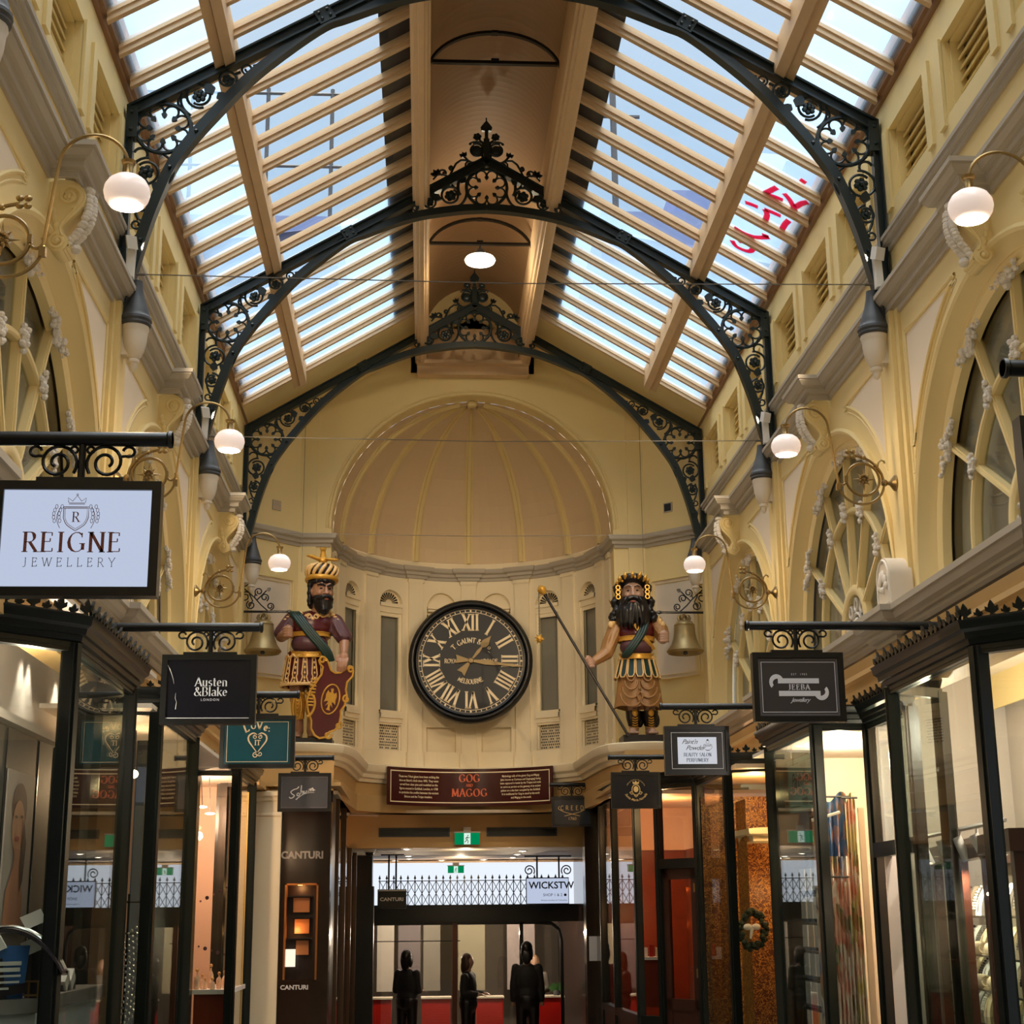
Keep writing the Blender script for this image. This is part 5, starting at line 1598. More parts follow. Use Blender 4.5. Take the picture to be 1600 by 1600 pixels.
def hand_fist(mb, c, ax, fwd):
    """closed fist: palm plus four curled fingers and a thumb"""
    c = Vector(c)
    mb.ball(c, (.062, .05, .06), 12, 8)
    for k in range(4):
        z = c.z + .045 - .030 * k
        x = c.x
        mb.tube([(x - .05 * ax, c.y - .02, z), (x - .03 * ax, c.y - .062, z), (x + .012 * ax, c.y - .072, z - .002), (x + .045 * ax, c.y - .058, z - .004), (x + .05 * ax, c.y - .02, z - .004)], [.017, .019, .0185, .017, .014], 8)
    mb.tube([(c.x - .03 * ax, c.y - .01, c.z + .06), (c.x + .0 * ax, c.y - .05, c.z + .072), (c.x + .04 * ax, c.y - .065, c.z + .058)], [.022, .020, .016], 8)
def face(mb, c, turn=0.0, w=1.0):
    c = Vector(c)
    R = lambda x, y, z: (c.x + (x * cos(turn) - y * sin(turn)) * w, c.y + (x * sin(turn) + y * cos(turn)), c.z + z)
    mb.ball(c, (.125 * w, .145, .165), 18, 12)
    mb.ball(R(0, -.03, -.09), (.10 * w, .11, .10), 14, 9)
    mb.tube([R(0, -.135, .055), R(0, -.165, .0), R(0, -.19, -.045), R(0, -.155, -.06)], [.018, .021, .030, .022], 9)
    for q in (-1, 1):
        mb.tube([R(q * .015, -.135, .06), R(q * .05, -.142, .075), R(q * .095, -.11, .06)], [.018, .022, .016], 8)
        mb.ball(R(q * .062, -.105, -.03), (.038, .035, .034), 10, 7)
        mb.ball(R(q * .028, -.165, -.045), (.018, .018, .015), 8, 6)
        mb.ball(R(q * .125, .0, .0), (.02, .035, .045), 8, 6)
    return R

# --- Left giant: turban, red tunic, shield
G = Fig('statue', 'carved giant with striped gold turban and dark red tunic, standing left of the clock', 'statue', (-1.86, 18.10, 4.185))
m = MB()
R = face(m, (.035, -.10, 1.735), .38)
cap(m, (-.02, .0, 1.40), (.02, -.04, 1.62), .10, .085)
m.ball((-.08, 0, 1.30), (.25, .15, .20), 18, 12); m.ball((-.09, -.05, 1.12), (.205, .165, .14), 18, 12); m.ball((-.13, 0, .95), (.21, .15, .17), 16, 10)
cap(m, (-.33, .0, 1.40), (-.43, -.04, 1.22), .085, .075); cap(m, (-.43, -.04, 1.22), (-.345, -.24, 1.205), .07, .055)
hand_fist(m, (-.335, -.285, 1.215), 1, 0)
cap(m, (.20, 0, 1.38), (.31, -.04, 1.17), .085, .07); cap(m, (.31, -.04, 1.17), (.315, -.17, 1.0), .066, .048)
m.ball((.315, -.195, .945), (.058, .035, .055), 12, 8)
for k in range(4):
    x = .262 + .031 * k; l = (.115, .13, .125, .10)[k]
    m.tube([(x + .01, -.205, .925), (x - .002, -.235, .885), (x - .012, -.238, .885 - l * .5), (x - .018, -.222, .885 - l)], [.017, .0175, .016, .012], 8)
m.tube([(.262, -.19, .965), (.235, -.215, .93), (.232, -.225, .885)], [.02, .018, .014], 8)
cap(m, (-.22, 0, .9), (-.235, -.03, .48), .11, .085); cap(m, (-.235, -.03, .48), (-.20, .0, .10), .078, .055)
cap(m, (-.03, 0, .9), (-.03, -.02, .48), .11, .085); cap(m, (-.03, -.02, .48), (-.06, -.0, .10), .078, .055)
for fx, t in ((-.21, -.10), (-.055, .22)):
    cap(m, (fx, .03, .055), (fx + .16 * t, -.13, .04), .052, .045)
    for k in range(5): m.ball((fx + .16 * t - .045 + .022 * k, -.185 + .006 * abs(k - 1), .028), (.014, .026, .018), 7, 5)
G.put(m, 'body', P_['skin'], .0075, 2)
m = MB()
for q in (-1, 1): m.ball(R(q * .052, -.128, .022), (.020, .012, .011), 8, 6)
G.put(m, 'eye', P_['dark'])
m = MB()
for q in (-1, 1): m.tube([R(q * .008, -.168, .042), R(q * .05, -.170, .066), R(q * .105, -.125, .06)], [.013, .018, .010], 6)
for k in range(9):
    a = pi * (.02 + .12 * k) ; a = -pi * .05 + pi * 1.1 * k / 8
    m.ball(R(.128 * cos(a), .02 - .150 * sin(a) * 1.0, .122), (.036, .036, .040), 8, 6)
for k in range(7):
    z = .12 - .045 * k
    m.ball(R(-.135 - .008 * (k % 2), .03, z), (.035, .06, .036), 8, 6); m.ball(R(.128, .05, z), (.03, .05, .036), 8, 6)
    m.ball(R(0, .12, z), (.13, .05, .05), 10, 6)
G.put(m, 'hair', P_['hair'], .010, 2)
m = MB(); rnd = random.Random(3)
m.ball(R(0, -.09, -.17), (.095, .07, .10), 12, 8)
for k in range(16):
    a = -pi * .05 + pi * 1.1 * k / 15
    x0, y0 = .105 * cos(a), -.03 - .10 * sin(a)
    L = [R(x0, y0, -.06), R(x0 * .95 + rnd.uniform(-.01, .01), y0 - .02, -.12), R(x0 * .75, y0 - .012, -.19), R(x0 * .42 + rnd.uniform(-.01, .01), y0 * 1.0 + .0, -.26 - .03 * sin(a))]
    m.tube(L, [.020, .024, .021, .010], 7)
for q in (-1, 1):
    m.tube([R(q * .004, -.19, -.078), R(q * .045, -.18, -.085), R(q * .085, -.145, -.105), R(q * .105, -.115, -.10)], [.022, .024, .018, .008], 8)
for k in range(14): m.ball(R(rnd.uniform(-.055, .055), -.15 + rnd.uniform(0, .03), -.15 - rnd.uniform(0, .10)), rnd.uniform(.014, .022), 7, 5)
G.put(m, 'beard', P_['hair'], .009, 1)
m = MB(); m.ball(R(0, -.17, -.112), (.03, .014, .012), 8, 6); G.put(m, 'mouth', P_['lip'])
# turban
m = MB(); c = Vector((.03, -.075, 1.885))
m.tube([(c.x + .17 * cos(t), c.y + .17 * sin(t), c.z + .022 * sin(t * 2 + 1) * .3 - .02 * sin(t)) for t in [2 * pi * i / 28 for i in range(28)]], .032, 10, closed=True)
G.put(m, 'turban_band', 'gold')
m = MB()
prof = [(.15, 1.90), (.178, 1.945), (.188, 1.99), (.178, 2.03), (.14, 2.065), (.07, 2.085), (.02, 2.09)]
m.lathe(prof, (c.x, c.y, 0), 28); G.put(m, 'turban_cap', P_['dark'])
m = MB()
for k in range(14):
    a0 = 2 * pi * k / 14
    L = []
    for i, (rr, z) in enumerate(prof[:6]):
        a = a0 + .16 * i
        L.append((c.x + rr * 1.01 * cos(a), c.y + rr * 1.01 * sin(a), z))
    m.tube(L, [.012, .020, .024, .022, .014, .006], 7)
G.put(m, 'turban_stripes', P_['cr'])
m = MB(); e0 = Vector((c.x + .01, c.y - .03, 2.085))
m.ball(e0 + Vector((0, 0, .04)), (.055, .05, .05), 10, 7); cap(m, e0 + Vector((0, 0, .06)), e0 + Vector((.0, -.01, .145)), .045, .03); m.ball(e0 + Vector((.0, -.015, .165)), (.036, .04, .03), 10, 7)
m.tube([e0 + Vector((0, -.05, .165)), e0 + Vector((0, -.08, .15))], [.014, .003], 6)
for q in (-1, 1):
    for k in range(5):
        t = k / 4
        m.ball(e0 + Vector((q * (.05 + .10 * t), -.01 - .04 * t, .05 + .035 * t - .05 * t * (q > 0))), (.045, .05 - .02 * t, .018), 9, 6)
    m.ball(e0 + Vector((q * .03, -.015, .185)), (.012, .012, .014), 6, 5)
m.ball(e0 + Vector((.0, .06, .03)), (.05, .06, .02), 8, 6)
G.put(m, 'eagle_crest', 'gold', .007, 2)
# clothes
m = MB()
m.ball((-.08, 0, 1.33), (.268, .168, .205), 20, 12); m.ball((-.10, -.055, 1.12), (.22, .18, .135), 20, 12)
for (a, b) in (((-.32, .0, 1.41), (-.425, -.03, 1.26)), ((.19, 0, 1.39), (.30, -.035, 1.21))):
    a, b = Vector(a), Vector(b); cap(m, a, b, .105, .10)
    for k in range(7):
        q = 2 * pi * k / 7
        m.tube([a + Vector((.09 * cos(q), .09 * sin(q), 0)), (a + b) / 2 + Vector((.105 * cos(q), .105 * sin(q), -.01)), b + Vector((.10 * cos(q), .10 * sin(q), -.02))], [.012, .02, .016], 6)
G.put(m, 'tunic', P_['purple'], .011, 2)
m = MB(); m.ball((-.08, -.006, 1.355), (.262, .18, .17), 22, 12); m.ball((-.08, -.03, 1.30), (.235, .165, .12), 18, 10)
G.put(m, 'breastplate', P_['maroon'], .012, 3)
m = MB()
def ell(z, rx, ry, n=28, cx=-.09, cy=-.02, sag=0, a0=0, a1=2 * pi):
    return [(cx + rx * cos(a0 + (a1 - a0) * i / n), cy + ry * sin(a0 + (a1 - a0) * i / n), z + sag * sin(a0 + (a1 - a0) * i / n) * 1.0) for i in range(n + 1)]
L1 = ell(1.225, .232, .185); m.strip([(x, y, z - .02) for x, y, z in L1], [(x * 1.01, y * 1.01, z + .022) for x, y, z in L1])
m.tube(ell(1.205, .234, .187), .007, 6); m.tube(ell(1.247, .234, .187), .007, 6)
G.put(m, 'waist_belt', 'gold')
m = MB(); L1 = ell(1.04, .235, .195, sag=.045); L2 = [(x * 1.03, y * 1.05, z - .05) for x, y, z in L1]
m.strip(L1, L2); m.tube(L1, .009, 6); m.tube(L2, .009, 6)
for i in range(2, 28, 3): m.ball([(a + b) / 2 for a, b in zip(L1[i], L2[i])], (.026, .012, .012), 7, 5)
G.put(m, 'hip_belt', 'gold')
m = MB()
for off in (-.045, -.015, .015, .045):
    P = catmull([(-.30 + off, .03, 1.50), (-.27 + off, -.12, 1.475), (-.17 + off, -.205, 1.34), (-.03 + off, -.225, 1.17), (.10 + off * .9, -.215, 1.02), (.155 + off * .7, -.18, .90)], 5)
    m.tube(P, .026, 8)
G.put(m, 'sash', P_['green'])
m = MB(); rnd = random.Random(9)
for q in (-1, 1):
    for k in range(5):
        m.ball((-.08 + q * (.13 + .035 * k), -.11 + .03 * k, 1.475 - .018 * k), (.03, .018, .035), 8, 6)
    for k in range(4): m.ball((-.08 + q * (.22 + .028 * k), -.04, 1.50 - .03 * k), (.035, .06, .022), 8, 6)
for q in (-1, 1):
    m.tube([(-.06 + q * a, -.168 + .01 * abs(q * a), b) for a, b in spiral((.045, 1.43), .035, .012, 0, 1.3)], .009, 5)
    m.tube([(-.06 + q * a, -.14, b) for a, b in [(.08, 1.46), (.11, 1.43), (.15, 1.44), (.18, 1.47)]], .010, 5)
m.ball((-.06, -.178, 1.405), (.022, .012, .022), 8, 6)
G.put(m, 'collar', P_['cr'])
m = MB()
sk = [(.215, .165, 1.03), (.235, .19, .92), (.255, .20, .80), (.275, .215, .68), (.285, .225, .62)]
rows = []
for (rx, ry, z) in sk:
    rows.append([(-.135 + rx * (1 + .03 * cos(12 * t)) * cos(t), ry * (1 + .03 * cos(12 * t)) * sin(t), z) for t in [2 * pi * i / 72 for i in range(72)]])
m.add([q for r_ in rows for q in r_], [(i * 72 + k, i * 72 + (k + 1) % 72, (i + 1) * 72 + (k + 1) % 72, (i + 1) * 72 + k) for i in range(len(sk) - 1) for k in range(72)])
G.put(m, 'skirt', P_['maroon'])
m = MB()
def skp(t, f, o=.012):
    i = min(int(f * (len(sk) - 1)), len(sk) - 2); u = f * (len(sk) - 1) - i
    rx, ry, z = [a + (b - a) * u for a, b in zip(sk[i], sk[i + 1])]
    return (-.135 + (rx + o) * cos(t), (ry + o) * sin(t), z)
for k in range(7):
    tm = -pi * .98 + pi * .96 * (k + .5) / 7
    for q in (-1, 1):
        m.tube([skp(tm + q * w_, f) for f, w_ in ((.14, .07), (.4, .09), (.62, .12), (.68, .08), (.85, .14), (.93, .22))], .008, 5)
    for j in range(6): m.ball(skp(tm, .2 + .13 * j, .014), (.013, .012, .016 + .004 * (j == 2)), 7, 5)
    m.tube([skp(tm - .21 + .42 * i / 8, .10 + .09 * sin(pi * i / 8), .016) for i in range(9)], .013, 6)
m.tube([skp(2 * pi * i / 40, .95) for i in range(41)], .014, 6)
for i in range(26): m.tube([skp(2 * pi * (i + .5) / 26 + .06 * cos(q), .955 + .05 * sin(q), .016) for q in [2 * pi * j / 8 for j in range(9)]], .009, 5)
m.tube([skp(2 * pi * i / 40, 1.0) for i in range(41)], .010, 6)
G.put(m, 'skirt_trim', P_['cr'])
m = MB()
for fx in (-.215, -.045):
    m.tube([(fx - .0, -.045, .52), (fx, -.06, .44), (fx + .0, -.05, .33), (fx + .01, -.03, .24)], [.075, .088, .082, .065], 12)
    for k in range(5): m.ball((fx - .06 + .03 * k, -.13 + .012 * abs(k - 2), .53), (.024, .02, .024), 8, 6)
    for q in (-1, 1): m.tube([(fx + q * .03 + q * .02 * sin(pi * t), -.145, .49 - .25 * t) for t in [i / 8 for i in range(9)]], .009, 6)
    for k in range(6): m.ball((fx, -.15, .47 - .04 * k), .012, 7, 5)
G.put(m, 'greaves', 'gold')
m = MB(); m.box((-.36, -.24, -.075), (.20, .18, .0)); G.put(m, 'base_block', P_['dark'])
# shield: held, so a thing of its own
S_ = thing('shield', 'tall dark red shield with gold rim and eagle emblem under the left giant\'s hand', 'shield', (-1.70, 17.86, 4.2))
tilt = radians(-13)
def shm(u, v, d):
    # leaning board, turned a little to the right
    x = u * cos(tilt) - v * sin(tilt); z = u * sin(tilt) + v * cos(tilt)
    c, k = cos(.35), sin(.35)
    return (-1.705 + x * c + d * k, 17.855 + x * k - d * c, 4.66 + z)
right = [(.0, -.50), (.07, -.47), (.10, -.40), (.16, -.36), (.19, -.27), (.185, -.18), (.17, -.13), (.20, -.06), (.20, .06), (.17, .13), (.165, .22), (.21, .30), (.205, .37), (.16, .40), (.125, .37)]
left = [(-.10, .36), (-.14, .41), (-.20, .42), (-.225, .37), (-.20, .33), (-.16, .31), (-.155, .22), (-.20, .10), (-.24, -.0), (-.25, -.12), (-.20, -.24), (-.14, -.33), (-.12, -.42), (-.06, -.48)]
poly = right + [(.06, .30), (0, .28), (-.06, .30)] + left
m = MB(); m.prism(poly, shm, -.02, .015); m.build('board', P_['maroon'], S_, smooth=False)
m = MB()
m.tube([shm(u, v, .02) for u, v in poly], .013, 6, closed=True)
for (cx, cz, a0, tn) in ((.165, .37, 180, -1.2), (-.185, .385, 0, 1.2), (.20, .02, 90, 1.1), (.185, -.30, 90, -1.0), (.09, -.44, 30, -1.0)):
    m.tube([shm(a, b, .022) for a, b in spiral((cx, cz), .045, .014, radians(a0), tn)], .013, 6)
for k in range(9):
    t = k / 8
    m.tube([shm(-.235 + .03 * t - .03, .13 - .30 * t, .022), shm(-.235 + .03 * t + .045, .145 - .30 * t, .022)], .011, 5)
m.tube([shm(a, b, .022) for a, b in arc(-.215, -.17, .07, .13, -80, 100, 14)], .016, 6)
m.tube([shm(a, b, .02) for a, b in arc(.02, -.03, .105, .175, 0, 360, 28)], .009, 6)
m.build('rim', 'gold', S_)
m = MB(); o = (.02, -.03)
E_ = [(0, .13), (.012, .12), (.01, .085), (.03, .07), (.05, .095), (.065, .05), (.06, -.0), (.07, -.05), (.04, -.03), (.02, -.03), (.045, -.09), (.015, -.06), (.012, -.10), (.025, -.13), (-.025, -.13), (-.012, -.10), (-.015, -.06), (-.045, -.09), (-.02, -.03), (-.04, -.03), (-.07, -.05), (-.06, 0), (-.065, .05), (-.05, .095), (-.03, .07), (-.01, .085), (-.025, .12)]
m.prism([(a + o[0], b + o[1]) for a, b in E_], shm, .012, .024)
m.build('eagle_emblem', 'gold', S_, smooth=False)

# --- Right giant: wreath, long beard, tasset skirt
G = Fig('statue', 'carved giant with gold wreath and long black beard, standing right of the clock', 'statue', (1.895, 18.10, 4.21))
m = MB()
R = face(m, (-.005, -.09, 1.70), -.10, 1.04)
cap(m, (0, 0, 1.40), (0, -.03, 1.58), .10, .085)
m.ball((.03, 0, 1.27), (.23, .15, .20), 18, 12); m.ball((.03, -.05, 1.06), (.19, .16, .13), 18, 12); m.ball((.05, 0, .90), (.20, .15, .17), 16, 10)
cap(m, (-.20, .0, 1.33), (-.335, -.05, .98), .075, .062); cap(m, (-.335, -.05, .98), (-.50, -.16, .86), .058, .045)
# hand round the staff
hc = Vector((-.565, -.195, .845))
m.ball(hc + Vector((.03, .0, .01)), (.05, .045, .055), 12, 8)
for k in range(4):
    q = .05 - .030 * k
    ox = .012 * k
    m.tube([hc + Vector((.03 + ox, -.03, q)), hc + Vector((-.015 + ox, -.055, q - .004)), hc + Vector((-.048 + ox, -.03, q - .008)), hc + Vector((-.04 + ox, .02, q - .008))], [.017, .0175, .0165, .013], 8)
m.tube([hc + Vector((.02, -.02, .06)), hc + Vector((-.01, -.05, .075)), hc + Vector((-.035, -.045, .07))], [.019, .018, .014], 8)
cap(m, (.27, .0, 1.35), (.35, -.05, 1.17), .08, .07); cap(m, (.35, -.05, 1.17), (.335, -.22, 1.14), .066, .055)
hand_fist(m, (.325, -.275, 1.135), -1, 0)
for fx in (-.02, .17):
    cap(m, (fx, 0, .7), (fx, -.02, .42), .105, .085); cap(m, (fx, -.02, .42), (fx, 0, .10), .075, .06)
    t = -.25 if fx < .1 else .1
    cap(m, (fx, .02, .06), (fx + .12 * t, -.13, .045), .058, .05)
    for k in range(5): m.ball((fx + .12 * t - .05 + .025 * k, -.19 + .006 * abs(k - 2), .03), (.016, .028, .02), 7, 5)
G.put(m, 'body', P_['skin2'], .0075, 2)
m = MB()
for q in (-1, 1): m.ball(R(q * .05, -.128, .02), (.019, .012, .011), 8, 6)
G.put(m, 'eye', P_['dark'])
m = MB(); rnd = random.Random(5)
for q in (-1, 1): m.tube([R(q * .012, -.158, .058), R(q * .05, -.166, .072), R(q * .10, -.128, .06)], [.008, .011, .006], 6)
for k in range(15):
    a = -pi * .1 + pi * 1.2 * k / 14
    m.ball(R(.135 * cos(a), .02 - .13 * sin(a), .15 + .04 * sin(a)), (.046, .044, .05), 8, 6)
m.ball(R(0, .04, .12), (.14, .14, .11), 14, 9)
for q in (-1, 1):
    for k in range(13):
        z = .12 - .036 * k
        m.ball(R(q * (.155 + .022 * sin(k * 1.3) + .006 * k), .0 + .01 * cos(k * 1.7), z), (.052, .06, .036), 8, 6)
for k in range(6): m.ball(R(0, .12, .1 - .06 * k), (.14, .05, .05), 10, 6)
G.put(m, 'hair', P_['hair'], .010, 1)
m = MB()
for k in range(9):
    a = -pi * .14 + pi * 1.28 * k / 8
    c = Vector(R(.172 * cos(a), -.01 - .135 * sin(a), .135 + .075 * sin(a)))
    tl = .5 * cos(a)
    m.tube([c + Vector((-.028 * tl - .012, 0, -.04)), c + Vector((0, -.018, 0)), c + Vector((.028 * tl + .012, -.006, .045))], [.008, .026, .006], 7)
    if k % 2 == 0: m.ball(c + Vector((.03, -.01, -.03)), .018, 7, 5)
for q in (-1, 1):
    for k in range(3): m.tube([Vector(R(q * .168, -.06, .07)) + Vector((.024 * cos(t), -.01, .026 * sin(t) - .058 * k)) for t in [2 * pi * i / 10 for i in range(11)]], .010, 6)
G.put(m, 'wreath', 'gold')
m = MB()
m.ball(R(0, -.07, -.16), (.11, .07, .08), 12, 8)
for lay in range(3):
    for k in range(17):
        a = -pi * .08 + pi * 1.16 * k / 16
        x0, y0 = (.125 - .02 * lay) * cos(a), -.03 - (.10 - .01 * lay) * sin(a)
        wv = rnd.uniform(-.015, .015)
        spread = 1.40 + .28 * lay
        z1 = -.38 + .05 * lay - .07 * sin(a)
        L = [R(x0, y0, -.05 - .01 * lay), R(x0 * 1.15 + wv, y0 - .03, -.14), R(x0 * spread, y0 - .035, -.23), R(x0 * spread * 1.05 - wv, y0 - .02, z1 * .85), R(x0 * spread * .95, y0 - .0, z1)]
        m.tube(L, [.016, .023, .024, .018, .007], 7)
for q in (-1, 1):
    m.tube([R(q * .004, -.19, -.07), R(q * .05, -.19, -.085), R(q * .09, -.16, -.13), R(q * .10, -.14, -.19)], [.024, .027, .022, .010], 8)
G.put(m, 'beard', P_['hair'], .008, 1)
m = MB(); m.ball(R(0, -.19, -.125), (.034, .014, .014), 8, 6); G.put(m, 'mouth', P_['lip'])
# clothes
m = MB()
for (a, b, r0, r1) in (((-.19, .0, 1.35), (-.33, -.04, 1.0), .10, .085), ((-.33, -.05, .99), (-.49, -.155, .875), .082, .055), ((.27, .0, 1.37), (.345, -.04, 1.2), .10, .085)):
    a, b = Vector(a), Vector(b); cap(m, a, b, r0, r1)
    for k in range(6):
        q = 2 * pi * k / 6
        u = Vector((cos(q), sin(q), .25 * cos(q)))
        m.tube([a + u * r0 * .9, (a + b) / 2 + u * (r0 + r1) * .53, b + u * r1 * .95], [.010, .018, .010], 6)
G.put(m, 'sleeves', P_['brown'], .011, 2)
m = MB(); m.ball((.03, 0, 1.29), (.245, .165, .19), 20, 12); m.ball((.03, -.02, 1.22), (.225, .17, .12), 18, 10); G.put(m, 'breastplate', P_['maroon'], .012, 3)
m = MB(); m.ball((.03, -.055, 1.06), (.205, .175, .125), 20, 12); G.put(m, 'tunic', P_['purple'], .012, 3)
m = MB()
def ellm(z, rx, ry, sag=0, n=28): return [(.03 + rx * cos(2 * pi * i / n), -.02 + ry * sin(2 * pi * i / n), z + sag * sin(2 * pi * i / n)) for i in range(n + 1)]
def band(L1, h):
    L2 = [(x * 1.0, y * 1.02, z - h) for x, y, z in L1]; m.strip(L1, L2); m.tube(L1, .007, 6); m.tube(L2, .007, 6)
band(ellm(1.175, .222, .185), .045); band(ellm(.985, .205, .195, .03), .05)
for L in ([(-.02, -.20, 1.34), (.03, -.205, 1.26), (.08, -.205, 1.18), (.16, -.19, 1.09), (.22, -.12, 1.03)],):
    for o_ in (-.014, 0, .014): m.tube([(a + o_, b, c) for a, b, c in catmull(L, 4)], .014, 6)
G.put(m, 'gold_straps', 'gold')
m = MB()
for off in (-.03, 0, .03):
    P = catmull([(.12 + off, -.17, 1.34), (.08 + off, -.215, 1.22), (-.02 + off, -.235, 1.07), (-.10 + off, -.215, .965), (-.13 + off * .6, -.17, .93)], 5)
    m.tube(P, .027, 8)
G.put(m, 'sash', P_['green'])
m = MB()
for q, xx in ((-1, -.215), (1, .285)):
    for k in range(3): m.ball((xx + .03 * q * k, -.09, 1.40 - .035 * k), (.034, .022, .045), 8, 6)
G.put(m, 'epaulettes', P_['cr'])
def tk(t, f):
    rx, ry = .205 + .075 * f, .165 + .07 * f
    return (.035 + rx * cos(t), -.01 + ry * sin(t), .955 - .27 * f)
m = MB(); mt = MB()
for k in range(16):
    t0 = 2 * pi * k / 16; w_ = .165
    O = [tk(t0 - w_, .0), tk(t0 - w_ * .95, .85), tk(t0 - w_ * .55, 1.0), tk(t0 + w_ * .55, 1.0), tk(t0 + w_ * .95, .85), tk(t0 + w_, .0)]
    m.add(O, [(0, 1, 2, 3, 4, 5)])
    mt.tube(O, .009, 6)
    mt.tube([tk(t0 - .2 + .4 * i / 8, .06 + .10 * sin(pi * i / 8)) for i in range(9)], .014, 6)
G.put(m, 'tasset', P_['green']); G.put(mt, 'tasset_trim', P_['cr'])
m = MB(); rows = []
for f in range(9):
    rx, ry, z = .225 + .065 * f / 8, .185 + .05 * f / 8, .80 - .46 * f / 8
    rows.append([(.04 + rx * (1 + .035 * cos(7 * t + f * .25)) * cos(t), ry * (1 + .045 * cos(7 * t + f * .25)) * sin(t), z + .012 * cos(5 * t)) for t in [2 * pi * i / 70 for i in range(70)]])
m.add([q for r_ in rows for q in r_], [(i * 70 + k, i * 70 + (k + 1) % 70, (i + 1) * 70 + (k + 1) % 70, (i + 1) * 70 + k) for i in range(8) for k in range(70)])
for cx in (-.07, .13):
    for k in range(4):
        w_, dz = .05 + .028 * k, .66 - .075 * k
        m.tube([(cx + w_ * cos(a), -.215 - .012 * k, dz + .05 + (w_ * .9 + .03) * sin(a)) for a in [pi + pi * i / 12 for i in range(13)]], .012, 6)
G.put(m, 'draped_skirt', P_['brown'])
m = MB()
for fx in (-.02, .17):
    m.tube([(fx, -.02, .30), (fx, -.02, .22), (fx, -.0, .13)], [.10, .095, .07], 12); m.ball((fx + .07, .0, .2), (.05, .05, .09), 8, 6)
G.put(m, 'boots', P_['dark'])
m = MB()
for fx in (-.02, .17):
    m.ball((fx, -.115, .27), (.036, .022, .045), 10, 6)
    for k in range(5): m.tube([(fx - .03, -.112 + .004 * k, .215 - .028 * k), (fx, -.13, .20 - .028 * k), (fx + .03, -.112 + .004 * k, .215 - .028 * k)], .008, 5)
G.put(m, 'boot_clasps', 'gold')
m = MB(); m.box((-.18, -.25, -.10), (.30, .2, 0)); G.put(m, 'base_block', P_['dark'])
q_ = thing('quiver', 'bundle of gold arrows behind the right giant\'s shoulder', 'arrows', (1.74, 18.2, 5.45))
for k in range(4):
    m = MB(); a = (1.62 + .025 * k, 18.12, 5.86 - .035 * (k % 2) + .02 * k)
    m.tube([(1.80 + .012 * k, 18.22, 5.55), a], .010, 6)
    for z in (0, .06): m.obox((a[0] + .035 - .02 * z, a[1] + .02, a[2] - .06 + z), (.014, 0, .024), (0, .016, 0), (.004, 0, -.002))
    m.build('arrow', 'gold', q_)
# flail staff
st = thing('flail_staff', 'long dark pole with gilt head and chained spiked ball, held by the right giant', 'staff', (1.70, 17.75, 4.2))
A_, B_ = Vector((.80, 17.93, 5.93)), Vector((1.765, 17.80, 4.19))
m = MB(); m.tube([A_, B_], .0165, 8); m.build('pole', P_['dark'], st)
m = MB(); dn = (A_ - B_).normalized()
for k, (rr, o_) in enumerate(((.02, -.05), (.05, -.01), (.055, .03), (.035, .055), (.012, .07))): pass
L = [A_ + dn * o_ for o_ in (-.05, -.01, .03, .055, .075)]
m.tube(L, [.02, .048, .055, .035, .008], 10); m.build('gilt_head', 'gold', st)
m = MB(); c0 = A_ + Vector((-.045, 0, -.02))
for k in range(26):
    z = c0.z - .02 * k
    m.tube([(c0.x + (.007 * cos(t) if k % 2 else 0), c0.y + (0 if k % 2 else .007 * cos(t)), z + .013 * sin(t)) for t in [2 * pi * i / 6 for i in range(6)]], .0035, 4, closed=True)
m.build('chain', P_['dark'], st)
m = MB(); c1 = c0 + Vector((0, 0, -.56)); m.ball(c1, .042, 12, 8)
for k in range(14):
    z = -1 + 2 * (k + .5) / 14; a = k * 2.4; rr = sqrt(1 - z * z); d = Vector((rr * cos(a), rr * sin(a), z))
    m.tube([c1 + d * .035, c1 + d * .07], [.012, .001], 5)
m.build('spiked_ball', 'gold', st)

# small wall vents on the canted corners
for s, c, lb in ((1, 'black', 'small square dark vent high on the right end corner'), (-1, 'moulding', 'small pale vent grille high on the left end corner')):
    d0 = Vector((s * (2.15 - 2.82), .63, 0)).normalized(); base = Vector((s * 2.45, 18.22 + .63 * (2.82 - 2.45) / .67, 7.14)); nrm = Vector((-s * d0.y, -abs(d0.x), 0)).normalized()
    m = MB(); m.obox(base + nrm * .006, d0 * .065, (0, 0, .062), nrm * .006)
    rv = tag(m.build('wall_vent', 'moulding', smooth=False), lb, 'vent')
    m = MB()
    if s > 0: m.obox(base + nrm * .012, d0 * .05, (0, 0, .048), nrm * .003)
    else:
        for j in (-1, 1):
            for k in range(6): m.obox(base + nrm * .012 + d0 * (-.05 + .02 * k) + Vector((0, 0, j * .03)), d0 * .006, (0, 0, .022), nrm * .002)
    v_ = m.build('opening', c if s > 0 else 'tan', smooth=False); v_.parent = rv
# ---------------------------------------------------------------- shopfronts
WOODR = mat('red_brown_wood', (122, 48, 26), .35, var=.25, scale=6)
CPROF = [(-.03, 3.50), (0.0, 3.50), (.0, 3.525), (.018, 3.53), (.024, 3.555), (.04, 3.56), (.046, 3.59), (.066, 3.605), (.072, 3.635), (.08, 3.65), (-.10, 3.65)]
def crest_leaf(m, p, t, h, w):
    """three pronged leaf standing at p, facing across the path direction t"""
    n = Vector((-t.y, t.x, 0)); up = Vector((0, 0, 1))
    O = [(0, 0), (.16, .05), (.12, .22), (.5, .38), (.5, .66), (.26, .56), (.22, .72), (0, 1.0), (-.22, .72), (-.26, .56), (-.5, .66), (-.5, .38), (-.12, .22), (-.16, .05)]
    m.prism(O, lambda u, v, d: tuple(p + t * (u * w) + up * (v * h) + n * (d + .012 * v * v)), -.007, .007)
